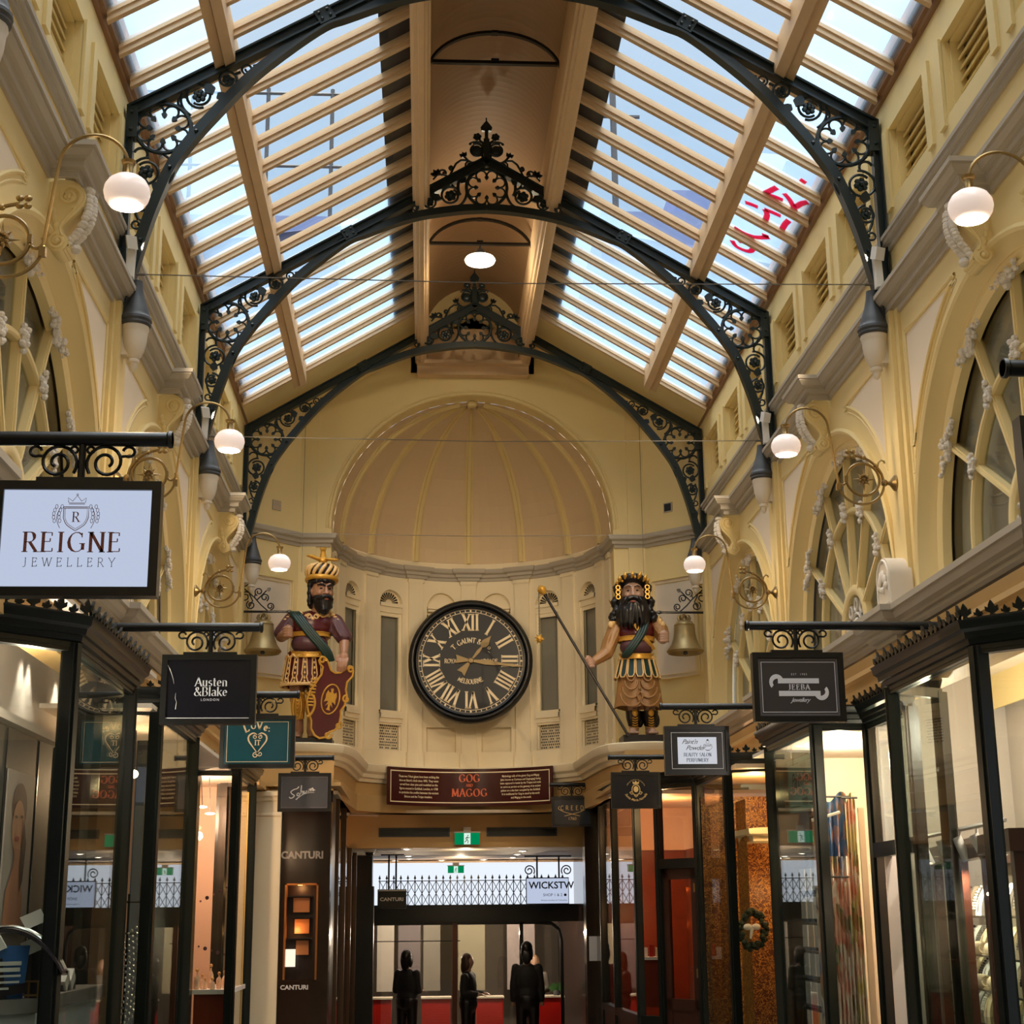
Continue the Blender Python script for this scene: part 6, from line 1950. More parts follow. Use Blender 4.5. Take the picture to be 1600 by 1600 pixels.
def shopfront(name, label, pts, flags, sill=.55, zglass=3.50, thick=.062, crest=True, door_label=None, ztrans=2.62):
    """pts run so that the hall lies to the left of travel"""
    cx = sum(p[0] for p in pts) / len(pts); cy = sum(p[1] for p in pts) / len(pts)
    r = thing(name, label, 'shopfront', (cx, cy, 0), 'black shopfronts along the arcade')
    m = MB(); m.sweep(pts, CPROF); m.build('cornice', 'shop', r, ang=25)
    if crest:
        m = MB()
        for i in range(len(pts) - 1):
            a, b = Vector((*pts[i], 3.65)), Vector((*pts[i + 1], 3.65))
            t = (b - a).normalized(); n = Vector((-t.y, t.x, 0)); L = (b - a).length
            if L < .12: continue
            o0 = a + n * .055
            k = max(2, int(L / .072))
            for j in range(k + 1):
                p = o0 + t * (L * j / k)
                if j % 2 == 0: crest_leaf(m, p, t, .085, .068)
                else: crest_leaf(m, p, t, .052, .045)
                if j < k:
                    q = o0 + t * (L * (j + .5) / k)
                    m.tube([q + t * (.026 * cos(x)) + Vector((0, 0, .012 + .016 * sin(x))) for x in [pi + pi * z / 6 for z in range(7)]], .006, 4)
            m.obox(o0 + t * L / 2 + Vector((0, 0, .004)), t * L / 2, n * .012, (0, 0, .005))
        m.build('cresting', 'shop', r, ang=20)
    for i, p in enumerate(pts):
        a = Vector(pts[max(i - 1, 0)]); b = Vector(pts[min(i + 1, len(pts) - 1)])
        t = (b - a).normalized(); n = Vector((-t.y, t.x))
        m = MB(); m.obox((p[0] - n.x * thick * .55, p[1] - n.y * thick * .55, 1.76), (t.x * thick * .62, t.y * thick * .62, 0), (n.x * thick * .55, n.y * thick * .55, 0), (0, 0, 1.76))
        m.obox((p[0] - n.x * thick * .2, p[1] - n.y * thick * .2, 1.76), (t.x * thick * .3, t.y * thick * .3, 0), (n.x * thick * .4, n.y * thick * .4, 0), (0, 0, 1.76))
        m.build('post', 'shop', r, smooth=False)
    for i, f in enumerate(flags):
        a, b = Vector((*pts[i], 0)), Vector((*pts[i + 1], 0))
        t = (b - a).normalized(); n = Vector((-t.y, t.x, 0)); L = (b - a).length; c = (a + b) / 2 - n * .035
        up = lambda z: Vector((0, 0, z))
        m = MB(); m.obox(c + up(3.51), t * L / 2, n * .03, up(.03)); hr = m.build('head_rail', 'shop', r, smooth=False)
        if f == 'g':
            m = MB(); m.obox(c + up(sill), t * L / 2, n * .045, up(.04)); m.build('sill', 'shop', r, smooth=False)
            m = MB(); m.obox(c + up(sill / 2 - .02), t * L / 2, n * .025, up(sill / 2 - .02)); m.build('stall_riser', 'shop', r, smooth=False)
        if f == 'd':
            m = MB(); m.obox(c + up(ztrans), t * L / 2, n * .04, up(.05)); m.build('transom', 'shop', r, smooth=False)
        if f in 'gd':
            m = MB(); m.obox(c + up((sill + 3.48) / 2 if f == 'g' else (ztrans + .05 + 3.48) / 2), t * (L / 2 - .02), n * .004, up((3.48 - sill) / 2 if f == 'g' else (3.43 - ztrans) / 2))
            m.build('glass_pane', 'shopglass', hr, smooth=False)
        if f == 'w':
            m = MB(); m.obox(c + up(1.74), t * L / 2, n * .02, up(1.74)); m.build('panel', 'shop', r, smooth=False)
    return r
rev = lambda L: L[::-1]
shopfront('shopfront', 'nearest black shopfront on the left with leafy cresting, jewellery behind its glass', rev([(-3.05, 6.93), (-2.315, 7.66), (-2.315, 9.25), (-2.62, 9.45)]), 'ggg')
shopfront('shopfront', 'second black shopfront on the left, behind the navy sign', rev([(-2.72, 10.12), (-2.315, 10.19), (-2.315, 11.85), (-2.72, 11.92)]), 'ggg')
shopfront('shopfront', 'third black shopfront on the left with a pink lit window', rev([(-2.72, 14.62), (-2.315, 14.65), (-2.315, 15.98), (-2.62, 16.05)]), 'ggg')
shopfront('shopfront', 'nearest black shopfront on the right with leafy cresting, necklaces behind its glass', [(2.97, 6.99), (2.235, 7.72), (2.235, 9.25), (2.60, 9.45)], 'ggg')
shopfront('shopfront', 'second black shopfront on the right, with hanging scarves in its window', [(2.62, 10.10), (2.62, 11.11), (2.235, 11.15), (2.235, 12.72), (2.62, 12.78)], 'dggg')
shopfront('shopfront', 'third black shopfront on the right with patterned brown and gold wall inside', [(2.74, 14.38), (2.235, 14.56), (2.235, 16.12)], 'gg')
RD = shopfront('shopfront', 'farthest dark shopfront on the right with a glazed door under a transom', [(2.22, 16.15), (1.88, 16.62), (1.67, 16.86), (1.60, 18.3), (1.58, 19.4)], 'dggg', sill=1.12, crest=False, ztrans=2.70)
# the glazed door itself
m = MB()
a, b = Vector((2.19, 16.20, 0)), Vector((1.91, 16.59, 0)); t = (b - a).normalized(); n = Vector((-t.y, t.x, 0)); L = (b - a).length; c = (a + b) / 2 - n * .05
for u in (-L / 2 + .035, L / 2 - .035): m.obox(c + t * u + Vector((0, 0, 1.33)), t * .04, n * .02, (0, 0, 1.33))
for z in (2.60, 1.28, .1): m.obox(c + Vector((0, 0, z)), t * L / 2, n * .02, (0, 0, .06))
m.obox(c + Vector((0, 0, .7)), t * L / 2, n * .012, (0, 0, .6))
d_ = m.build('door', mat('dark_door_wood', (52, 28, 18), .35, var=.2), RD, smooth=False)
m = MB(); m.obox(c + Vector((0, 0, 1.95)), t * L / 2, n * .004, (0, 0, .65)); m.build('glass_pane', 'shopglass', d_, smooth=False)
m = MB()
for z in (2.45, 1.6): m.obox(c - t * (L / 2 - .01) + n * .025 + Vector((0, 0, z)), t * .018, n * .006, (0, 0, .045))
m.build('hinge', 'brass', d_, smooth=False)

# ---------------------------------------------------------------- rooms behind the shopfronts (walls, ceilings, floors)
def room(x0, x1, y0, y1, zc, wallm, side, nm, ceilm='stone', back=True, near=True, xp=None):
    xp = xp or x0
    """x0: shopfront side, x1: back wall"""
    m = MB()
    m.quad((x1, y0, 0), (x1, y1, 0), (x1, y1, zc), (x1, y0, zc))
    if back: m.quad((xp, y1, 0), (x1, y1, 0), (x1, y1, zc), (xp, y1, zc))
    if near: m.quad((x0, y0, 0), (x1, y0, 0), (x1, y0, zc), (x0, y0, zc))
    struct('wall_' + nm, m, wallm, smooth=False)
    m = MB(); m.box((min(x0, x1), y0, zc), (max(x0, x1), y1, zc + .03)); o = struct('ceiling', m, ceilm, smooth=False)
whitew = mat('white_shop_wall', (226, 218, 210), .5, var=.04)
greyw = mat('grey_shop_wall', (176, 166, 156), .5, var=.06)
pinkw = mat('pink_shop_wall', (234, 196, 172), .5, var=.04)
room(-2.50, -3.05, 6.6, 11.0, 3.84, whitew, -1, 'left_shop_a', near=False, back=False)
room(-2.34, -4.2, 9.95, 14.0, 3.50, mat('beige_shop_wall', (214, 174, 140), .5, var=.06), -1, 'left_shop_b', near=False, xp=-2.75)
room(-2.40, -3.1, 14.3, 16.5, 3.52, pinkw, -1, 'left_shop_c', near=False)
room(2.64, 3.6, 6.6, 10.9, 3.84, greyw, 1, 'right_shop_a', near=False)
room(2.27, 3.6, 11.15, 13.4, 3.50, mat('peach_shop_wall', (240, 216, 190), .5, var=.04), 1, 'right_shop_b', near=False, xp=2.66)
# panel closing the gaps of the ground floor between shopfronts
for s, gaps in ((-1, ((9.45, 10.12), (11.95, 14.66), (16.1, 17.3))), (1, ((12.78, 14.38),))):
    m = MB()
    for a, b in gaps: m.box((min(s * 2.64, s * 2.72), a, 0), (max(s * 2.68, s * 2.72), b, 3.6))
    struct('wall_%s_lower' % W_[s], m, 'shop' if s < 0 else 'shop', smooth=False)
m = MB()
for s in (-1, 1): m.box((min(s * 2.62, s * 2.9), Y0, 0), (max(s * 2.62, s * 2.9), 6.55, 3.6))
struct('wall_front_shops', m, 'shop', smooth=False)

# left shop A: white band above grey cabinets, downlights grazing the wall
m = MB(); m.box((-3.05, 6.6, 3.28), (-2.93, 11.0, 3.33)); struct('trim', m, whitew, 'white ledge along the back wall of the nearest left shop', smooth=False)
m = MB(); m.box((-3.04, 6.6, 0), (-3.0, 11.0, 3.28)); struct('trim', m, mat('smoked_panel', (88, 84, 78), .65, var=.15), 'smoked grey cabinet fronts in the nearest left shop', smooth=False)
m = MB()
for y in (8.3, 8.7, 9.05, 9.8, 10.2): m.box((-3.0, y, 1.5), (-2.992, y + .012, 3.27))
struct('trim', m, 'black', 'dark joints between the cabinet fronts', smooth=False)
for k, y in enumerate((9.45, 9.62, 10.35)):
    r = thing('downlight', ['first', 'second', 'third'][k] + ' lit downlight from the front in the ceiling of the nearest left shop', 'downlight', (-2.93, y, 3.84))
    m = MB(); m.lathe([(.05, 3.838), (.05, 3.83), (.04, 3.828)], (-2.90, y, 0), 14); m.build('trim_ring', 'whitebox', r)
    m = MB(); m.lathe([(.038, 3.832), (.001, 3.826)], (-2.90, y, 0), 14); m.build('lens', emis('lit_lens_%d' % k, (255, 244, 226), 6), r)
    lamp('downlight_beam', (-2.97, y, 3.80), 15, (255, 240, 220), r, .03, 'SPOT', rot=(0, radians(6), 0), spot=radians(62), blend=.6)
def poster_woman():
    m = MB(); m.box((-2.99, 9.08, 2.16), (-2.98, 9.70, 3.04))
    o = tag(m.build('poster', mat('poster_grey', (150, 142, 136), .7, var=.1), smooth=False), 'tall fashion poster of a woman with a braid, in the nearest left shop', 'poster')
    X = -2.978
    def blob(pts, c, nm):
        m = MB(); m.add([(X, 9.39 + u * 1.05, 2.56 + v * .72) for u, v in pts], [tuple(range(len(pts)))]); b = m.build(nm, mat(nm, c, .7, var=.1), o, smooth=False)
    blob(arc(-.02, .38, .16, .2, 0, 360, 20), (64, 42, 36), 'printed_hair'); X = -2.976
    blob(arc(-.03, .22, .13, .22, 0, 360, 20), (176, 128, 100), 'printed_face'); X = -2.974
    blob([(-.22, -.3), (-.1, -.1), (-.08, .05), (.04, .05), (.04, -.12), (.14, -.3), (.16, -.55), (-.24, -.55)], (158, 112, 88), 'printed_shoulder'); X = -2.972
    blob([(.08, .3), (.15, .1), (.12, -.2), (.06, -.3), (.04, -.1), (.06, .1)], (60, 40, 34), 'printed_braid')
    blob(arc(-.05, .13, .045, .02, 0, 360, 12), (150, 70, 66), 'printed_lips'); blob(arc(-.10, .30, .03, .012, 0, 360, 10), (40, 28, 26), 'printed_eye'); blob(arc(.02, .31, .03, .012, 0, 360, 10), (40, 28, 26), 'printed_eye')
poster_woman()
# display counter with stone top
m = MB()
CP = [(-3.0, 7.15), (-2.42, 7.73), (-2.42, 9.22), (-3.0, 9.22)]
for z0, z1, g in ((0, 1.77, 0), ):
    n = len(CP); m.add([(x, y, z0) for x, y in CP] + [(x, y, z1) for x, y in CP], [tuple(range(n, 2 * n))] + [(k, (k + 1) % n, n + (k + 1) % n, n + k) for k in range(n)])
r = thing('display_counter', 'grey display counter with mottled stone top in the nearest left window', 'counter', (-2.7, 8.3, 0))
m.build('base', mat('grey_laminate', (186, 188, 190), .35, var=.03), r, smooth=False)
m = MB(); n = 4; CPo = [(-3.0, 7.12), (-2.40, 7.72), (-2.40, 9.23), (-3.0, 9.23)]
m.add([(x, y, 1.77) for x, y in CPo] + [(x, y, 1.835) for x, y in CPo], [tuple(range(n)), tuple(range(n, 2 * n))] + [(k, (k + 1) % n, n + (k + 1) % n, n + k) for k in range(n)])
m.build('stone_top', mat('mottled_stone', (138, 130, 126), .35, var=.3, scale=14), r, smooth=False)
ZT = 1.837
def ring_block(x, y, z, a, k):
    r = thing('ring_display', 'white padded ring block, number %d' % k, 'jewellery display', (x, y, z))
    return r
WHT = mat('white_leatherette', (232, 228, 224), .4, var=.03); DKL = mat('dark_leatherette', (44, 38, 42), .35, var=.15); SLV = mat('silver_jewel', (226, 226, 230), .18, metal=.9, var=.1); RAIL = mat('bronze_rail', (150, 112, 70), .35, metal=.6, var=.1)
# curved dark necklace stand with white ends
r = thing('necklace_stand', 'curved dark necklace stand with white tip and silver necklace on the left counter', 'necklace stand', (-2.72, 7.68, ZT))
m = MB(); cols = []
for i in range(17):
    a = radians(20 + 100 * i / 16)
    cols.append([(-2.51 - .25 * sin(a) * .2 + .26 * cos(a), 7.68 + dy, ZT + .30 * sin(a) + d) for dy in (-.06, .06) for d in (0, .02)])
m.add([q for c in cols for q in c], [(4 * i + p, 4 * i + q, 4 * i + 4 + q, 4 * i + 4 + p) for i in range(16) for p, q in ((0, 1), (1, 3), (3, 2), (2, 0))]); m.build('curved_pad', DKL, r)
m = MB()
for q in (-1, 1): m.tube([(c[0][0], 7.68 + q * (.045 - .03 * (1 - i / 16)), c[1][2] + .008) for i, c in enumerate(cols)], .006, 5)
m.build('necklace', SLV, r)
m = MB(); m.obox((-2.67, 7.64, ZT + .30), (.055, 0, -.03), (0, .07, 0), (.02, 0, .04)); m.build('white_tip', WHT, r, smooth=False)
for k, (x, y, z, lb) in enumerate(((-2.75, 7.70, .33, 'left of the curved stand, highest'), (-2.60, 7.58, .24, 'below the tip of the curved stand'), (-2.47, 7.78, .36, 'right of the curved stand, highest'), (-2.45, 7.74, .24, 'right of the curved stand, lower'))):
    r = thing('ring_display', 'white padded ring block on a dark stem, ' + lb, 'jewellery display', (x, y, ZT), 'padded ring blocks on the left counter')
    m = MB(); m.obox((x, y, ZT + z), (.045, .01, .02), (-.01, .045, 0), (-.018, 0, .028)); m.build('padded_block', WHT, r, smooth=False)
    m = MB(); m.tube([(x + .01, y + .02, ZT + z - .02), (x + .02, y + .04, ZT)], [.035, .05], 8); m.build('stem', DKL, r)
r = thing('price_card', 'blue card with white lines standing at the left end of the counter', 'card', (-2.62, 7.28, ZT))
m = MB(); m.obox((-2.54, 7.62, ZT + .12), (.07, .07, 0), (.006, -.006, .0), (0.01, 0, .12)); m.build('card', mat('blue_card', (66, 110, 176), .4, var=.05), r, smooth=False)
m = MB()
for k in range(5): m.obox((-2.527, 7.607, ZT + .16 - .028 * k), (.045 - .004 * (k % 2), .045 - .004 * (k % 2), 0), (.001, -.001, 0), (0, 0, .005 if k > 1 else .009))
m.build('printed_lines', 'whitebox', r, smooth=False)
def rail(x, y, w, d, h, lb):
    r = thing('display_rail', lb, 'display rail', (x, y, ZT), 'bronze display rails on the left counter')
    m = MB()
    for (dx, dy) in ((-w, -d), (w, -d), (w, d), (-w, d)): m.tube([(x + dx, y + dy, ZT), (x + dx, y + dy, ZT + h)], .006, 4)
    m.tube([(x - w, y - d, ZT + h), (x + w, y - d, ZT + h), (x + w, y + d, ZT + h), (x - w, y + d, ZT + h)], .006, 4, closed=True)
    m.tube([(x - w, y - d, ZT + .012), (x + w, y - d, ZT + .012), (x + w, y + d, ZT + .012), (x - w, y + d, ZT + .012)], .006, 4, closed=True)
    for k in range(1, 4): m.tube([(x - w + 2 * w * k / 4, y - d, ZT), (x - w + 2 * w * k / 4, y - d, ZT + h)], .004, 4)
    m.build('wire_frame', RAIL, r)
rail(-2.50, 7.76, .09, .05, .075, 'bronze wire display rail at the front of the left counter')
rail(-2.66, 7.82, .06, .05, .20, 'taller bronze wire rail behind the ring blocks on the left counter')
rail(-2.50, 8.02, .03, .05, .26, 'narrow tall bronze rail beside the corner post on the left counter')
def tray(x, y, L, a, m_, lb):
    r = thing('jewellery_tray', lb, 'jewellery tray', (x, y, ZT), 'dark jewellery trays on the left counter')
    m = MB(); c, s = cos(a), sin(a)
    m.obox((x, y, ZT + .035), (c * L, s * L, .012), (-s * .045, c * .045, 0), (0, 0, .022)); m.build('tray', m_, r, smooth=False)
    m = MB()
    for k in range(6): m.ball((x + c * L * (-.8 + .32 * k), y + s * L * (-.8 + .32 * k), ZT + .062), .012, 6, 4)
    m.build('rings', SLV, r)
tray(-2.56, 8.35, .14, radians(80), DKL, 'dark sloping ring tray beyond the corner post'); tray(-2.52, 8.75, .13, radians(95), DKL, 'dark ring tray farthest along the left counter'); tray(-2.58, 7.62, .12, radians(40), DKL, 'dark ring tray by the blue card')
r = thing('necklace_stand', 'low black and white folded necklace pads behind the corner post on the left counter', 'necklace stand', (-2.5, 8.5, ZT))
m = MB()
for k in range(2):
    m.obox((-2.49, 8.42 + .13 * k, ZT + .05), (.0, .035, .03), (.06, 0, 0), (0, -.02, .028))
m.build('white_pads', WHT, r, smooth=False)
m = MB(); m.box((-2.58, 8.36, ZT), (-2.44, 8.66, ZT + .03)); m.build('black_tray', DKL, r, smooth=False)
lamp('window_fill', (-2.6, 7.9, 3.3), 55.0, (255, 236, 214), None, .02)  # added fill light without a fitting, brightens the counter display

# left shop B: lamp bulb and dark necklace tower
r = thing('bare_bulb', 'small lit bulb in the second left shop window', 'lamp', (-2.62, 11.2, 3.52))
m = MB(); m.tube([(-2.66, 11.2, 3.52), (-2.66, 11.2, 3.22)], .004, 5); m.build('cord', 'black', r)
m = MB(); m.ball((-2.66, 11.2, 3.19), .03, 10, 8); m.build('bulb', emis('warm_bulb', (255, 226, 180), 14), r)
lamp('bulb_light', (-2.66, 11.1, 3.1), 26, (255, 206, 160), r, .05)
r = thing('necklace_tower', 'dark wire tower hung with silver chains in the second left shop', 'necklace stand', (-2.55, 10.55, 1.45))
m = MB(); m.tube([(-2.52, 10.5, 1.4), (-2.52, 10.5, 2.35)], .008, 6)
for z in (2.3, 2.1): m.tube([(-2.62, 10.5, z), (-2.40, 10.5, z)], .007, 5)
m.box((-2.66, 10.3, 1.36), (-2.36, 10.8, 1.40)); m.box((-2.64, 10.3, 1.30), (-2.36, 10.8, 1.32)); m.build('stand', 'black', r)
m = MB(); rnd = random.Random(4)
for k in range(5):
    for i in range(16):
        t = i / 15; m.ball((-2.56 + .025 * k + .02 * sin(3 * t), 10.47, 2.06 - .55 * t + .02 * k), .010, 5, 4)
for k in range(22): m.ball((-2.52 + rnd.uniform(-.11, .11), 10.46 + rnd.uniform(0, .1), 1.42 + abs(rnd.gauss(0, .06))), .016, 5, 4)
m.build('chains', SLV, r)
# left shop C: dotted window film, perfume bottles on a white shelf
r = thing('bottle_shelf', 'white shelf in the pink lit window on the left', 'shelf', (-2.5, 14.9, 1.3))
m = MB(); m.box((-2.70, 14.74, 1.52), (-2.34, 15.9, 1.56)); m.build('top', WHT, r, smooth=False)
m = MB(); m.box((-2.68, 14.78, .3), (-2.36, 15.9, 1.52)); m.build('base', WOODR, r, smooth=False)
BOT = mat('peach_bottle', (244, 206, 178), .2, var=.06); CAP_ = mat('gold_cap', (226, 176, 112), .3, metal=.4, var=0)
spots = [(-2.66, .20, 'tall'), (-2.60, .10, 'short'), (-2.56, .24, 'tall'), (-2.52, .11, 'short'), (-2.47, .16, 'round'), (-2.43, .17, 'round'), (-2.385, .18, 'tall'), (-2.62, .14, 'round'), (-2.36, .12, 'short')]
for k, (x, h, kind) in enumerate(spots):
    y = 14.80 + .09 * (k % 3)
    r = thing('perfume_bottle', ['', ''][0] + '%s peach perfume bottle with gold stopper, %s along the white shelf' % (kind, ['first', 'second', 'third', 'fourth', 'fifth', 'sixth', 'seventh', 'eighth', 'ninth'][k]), 'bottle', (x, y, 1.56), 'perfume bottles in the pink window')
    m = MB(); m.lathe([(.020, 1.56), (.026, 1.57), (.026, 1.56 + h * .5), (.018, 1.56 + h * .6), (.008, 1.56 + h * .66), (.008, 1.56 + h * .76)], (x, y, 0), 10); m.build('flask', BOT, r)
    m = MB(); m.ball((x, y, 1.56 + h * .85), .016, 8, 6); m.build('stopper', CAP_, r)
m = MB()
for row, z0 in ((0, 2.34), (1, 1.94)):
    for k in range(6):
        x = -2.64 + .058 * k; z = z0 + (.03 * k * (1 - 2 * row) if row == 0 else -.018 * k)
        rr = .018 if k % 2 else .010
        m.add([(x + rr * cos(a), 14.682, z + rr * sin(a)) for a in [pi * i / 6 for i in range(12)]], [tuple(range(12))])
tag(m.build('window_dots', mat('plum_dots', (116, 76, 84), .5, var=0), smooth=False), 'two rows of plum dots stuck on the pink lit window', 'window sticker')
m = MB(); m.box((-2.50, 15.6, 0), (-2.47, 15.63, 3.4)); struct('trim', m, 'shop', 'dark mullion inside the pink window', smooth=False)
m = MB(); m.box((-2.47, 15.64, 0), (-2.34, 15.66, 3.4)); struct('trim', m, mat('olive_curtain', (196, 160, 90), .6, var=.08), 'ochre side panel inside the pink window', smooth=False)
lamp('pink_shop_fill', (-2.9, 15.2, 3.2), 90.0, (255, 206, 172), None, .02); lamp('pink_shop_fill', (-3.2, 15.9, 2.2), 39.0, (255, 196, 160), None, .02)  # two added fill points, no fittings, brighten the pink interior
for k in range(2):
    r = thing('downlight', ['left', 'right'][k] + ' lit oval lamp under the ceiling of the pink shop', 'downlight', (-2.9, 15.2, 3.52))
    m = MB(); m.ball((-2.72 + .05 * k, 15.1 + .2 * k, 3.22 - .05 * k), (.05, .05, .012), 12, 6); m.build('lens', emis('pink_lens_%d' % k, (255, 236, 214), 8), r)
    m = MB(); m.tube([(-2.72 + .05 * k, 15.1 + .2 * k, 3.24 - .05 * k), (-2.74 + .05 * k, 15.1 + .2 * k, 3.52)], .006, 4); m.build('stem', 'lead', r)

# right shop A: wooden jewellery cabinet, white track lights
CB = thing('jewellery_cabinet', 'tall wooden cabinet with glass shelves of jewellery in the nearest right shop', 'cabinet', (3.0, 9.6, 0))
ax = Vector((sin(radians(9)), cos(radians(9)), 0)); nx = Vector((ax.y, -ax.x, 0)); o0 = Vector((2.56, 8.2, 0))
cpt = lambda u, d, z: o0 + ax * u + nx * d + Vector((0, 0, z))
LC = 2.60
m = MB()
for u in (0, .82, 1.64, LC): m.obox(cpt(u, .0, 1.28), ax * .045, nx * .03, (0, 0, 1.28))
m.obox(cpt(LC / 2, .0, 2.56), ax * (LC / 2 + .06), nx * .05, (0, 0, .06)); m.obox(cpt(LC / 2, .40, 2.54), ax * LC / 2, nx * .02, (0, 0, .04)); m.obox(cpt(LC / 2, .0, .6), ax * LC / 2, nx * .03, (0, 0, .6))
m.build('frame', mat('mahogany', (84, 46, 34), .35, var=.2), CB, smooth=False)
m = MB(); m.obox(cpt(LC / 2, .45, 1.28), ax * LC / 2, nx * .01, (0, 0, 1.28)); m.build('back_panel', mat('cabinet_back', (186, 170, 150), .6, var=.1), CB, smooth=False)
SHZ = (2.16, 1.93, 1.73, 1.53)
for z in SHZ:
    m = MB(); m.obox(cpt(LC / 2, .22, z), ax * LC / 2, nx * .2, (0, 0, .006)); m.build('glass_shelf', 'shopglass', CB, smooth=False)
CREAMV = mat('cream_velvet', (236, 214, 180), .6, var=.06)
BEAD = {0: SLV, 1: mat('pearl_beads', (236, 232, 226), .25, var=.05), 2: mat('dark_beads', (30, 30, 36), .3, var=.1)}
pos = ['rear left', 'second', 'third', 'fourth', 'fifth', 'front right']
for si, z in enumerate(SHZ):
    nS = 6
    for k in range(nS):
        u = LC - .20 - k * .40 + .05 * (k % 2)
        h = .19 if si == 0 else .165
        r = thing('necklace_bust', '%s necklace bust on the %s glass shelf of the cabinet, %s' % (['white', 'cream'][(k + si) % 2], ['top', 'second', 'third', 'lowest'][si], pos[k]), 'jewellery bust', tuple(cpt(u, .15, z)), 'necklace busts in the wooden cabinet')
        m = MB(); cols = []
        for i in range(9):
            t = i / 8
            w_ = .055 * (1 - .45 * t); d = .16 + .07 * t * t
            cols.append([cpt(u - w_, d, z + .006 + h * t), cpt(u - w_ * .5, d - .022, z + .006 + h * t), cpt(u + w_ * .5, d - .022, z + .006 + h * t), cpt(u + w_, d, z + .006 + h * t), cpt(u, d + .03, z + .006 + h * t)])
        m.add([q for c in cols for q in c], [(5 * i + q, 5 * i + (q + 1) % 5, 5 * i + 5 + (q + 1) % 5, 5 * i + 5 + q) for i in range(8) for q in range(5)] + [(0, 1, 2, 3, 4), (40, 41, 42, 43, 44)])
        m.build('bust', WHT if (k + si) % 2 else CREAMV, r); bu_ = r.children[0]
        m = MB()
        for q in (-1, 1):
            for i in range(9):
                t = i / 8
                m.ball(cpt(u + q * .034 * sin(pi * (1 - t) * .5 + .1), .13 + .055 * t * t, z + .05 + (h - .05) * t), .0085, 5, 4)
        m.build('necklace', BEAD[(k + 2 * si) % 3], bu_)
    if si in (1, 2):
        for k in range(3):
            u = LC - .40 - k * .40
            r = thing('bracelet_row', 'row of cream bracelets on the %s glass shelf, %s' % (['', 'second', 'third'][si], ['rear', 'middle', 'front'][k]), 'bracelets', tuple(cpt(u, .1, z)), 'bracelet rows in the wooden cabinet')
            for b_ in range(5):
                m = MB(); m.tube([cpt(u - .09 + .045 * b_, .10 + .03 * cos(a), z + .038 + .032 * sin(a)) for a in [2 * pi * i / 10 for i in range(10)]], .009, 5, closed=True); m.build('bracelet', CREAMV, r)
r = thing('track_light', 'white track with cylinder spotlights above the wooden cabinet', 'track light', (2.7, 9.6, 2.66))
m = MB(); m.tube([(2.62, 8.5, 2.68), (2.72, 10.3, 2.67)], .014, 5)
for y in (8.7, 10.2): m.tube([(2.66, y, 2.68), (2.66, y, 3.84)], .006, 4)
m.build('track', 'whitebox', r)
for k, y in enumerate((8.75, 9.05, 9.38, 9.72, 10.15)):
    m = MB(); x = 2.635 + .055 * (y - 8.5) / 1.8
    m.tube([(x, y, 2.67), (x, y, 2.62)], .010, 5); m.tube([(x - .02, y, 2.63), (x + .035, y - .01, 2.49)], .030, 12); m.build('spot_head', 'whitebox', r)
    lamp('spot_beam', (x + .05, y, 2.46), 45, (255, 240, 214), r, .03, 'SPOT', rot=(radians(0), radians(-38), 0), spot=radians(85), blend=.5)
for k, (x, y) in enumerate(((2.75, 8.3), (3.0, 9.0), (2.65, 9.2), (3.4, 7.9))):
    r = thing('downlight', ['first', 'second', 'third', 'fourth'][k] + ' lit ceiling lamp in the nearest right shop', 'downlight', (x, y, 3.84), 'ceiling lamps of the nearest right shop')
    m = MB(); m.lathe([(.055, 3.838), (.055, 3.825), (.045, 3.82)], (x, y, 0), 14); m.build('trim_ring', 'whitebox', r)
    m = MB(); m.lathe([(.045, 3.822), (.001, 3.815)], (x, y, 0), 14); m.build('lens', emis('white_lens_%d' % k, (255, 248, 240), 7), r)
lamp('right_shop_fill', (2.8, 10.1, 3.1), 45, (255, 236, 210), None, .02); lamp('right_shop_fill', (3.2, 8.6, 3.5), 120.0, (255, 240, 226), None, .02)  # added fill for the cabinet and room, no lamp hangs here

# right shop B: scarves, cards, teal sign, white rail
SCF = bpy.data.materials.new('printed_scarf'); SCF.use_nodes = True
nt = SCF.node_tree; b = nt.nodes['Principled BSDF']; b.inputs['Roughness'].default_value = .7
tc = nt.nodes.new('ShaderNodeTexCoord'); vo = nt.nodes.new('ShaderNodeTexVoronoi'); vo.inputs['Scale'].default_value = 22
mp_ = nt.nodes.new('ShaderNodeMapping'); mp_.inputs['Scale'].default_value = (1, 1, .35)
cr = nt.nodes.new('ShaderNodeValToRGB'); el = cr.color_ramp.elements
el[0].position = 0; el[0].color = lin((236, 226, 208)) + (1,); el[1].position = 1; el[1].color = lin((226, 206, 186)) + (1,)
for p, c in ((.30, (214, 190, 168)), (.42, (70, 96, 140)), (.5, (232, 224, 210)), (.58, (208, 140, 116)), (.66, (110, 128, 92)), (.74, (232, 220, 200)), (.84, (60, 52, 50))):
    e = el.new(p); e.color = lin(c) + (1,)
nz = nt.nodes.new('ShaderNodeTexNoise'); nz.inputs['Scale'].default_value = 9; nz.inputs['Detail'].default_value = 8
nt.links.new(tc.outputs['Object'], mp_.inputs[0]); nt.links.new(mp_.outputs[0], vo.inputs['Vector']); nt.links.new(mp_.outputs[0], nz.inputs['Vector'])
mxx = nt.nodes.new('ShaderNodeMixRGB'); mxx.inputs[0].default_value = .6
nt.links.new(vo.outputs['Color'], mxx.inputs[1]); nt.links.new(nz.outputs[0], mxx.inputs[2]); nt.links.new(mxx.outputs[0], cr.inputs[0]); nt.links.new(cr.outputs[0], b.inputs['Base Color'])
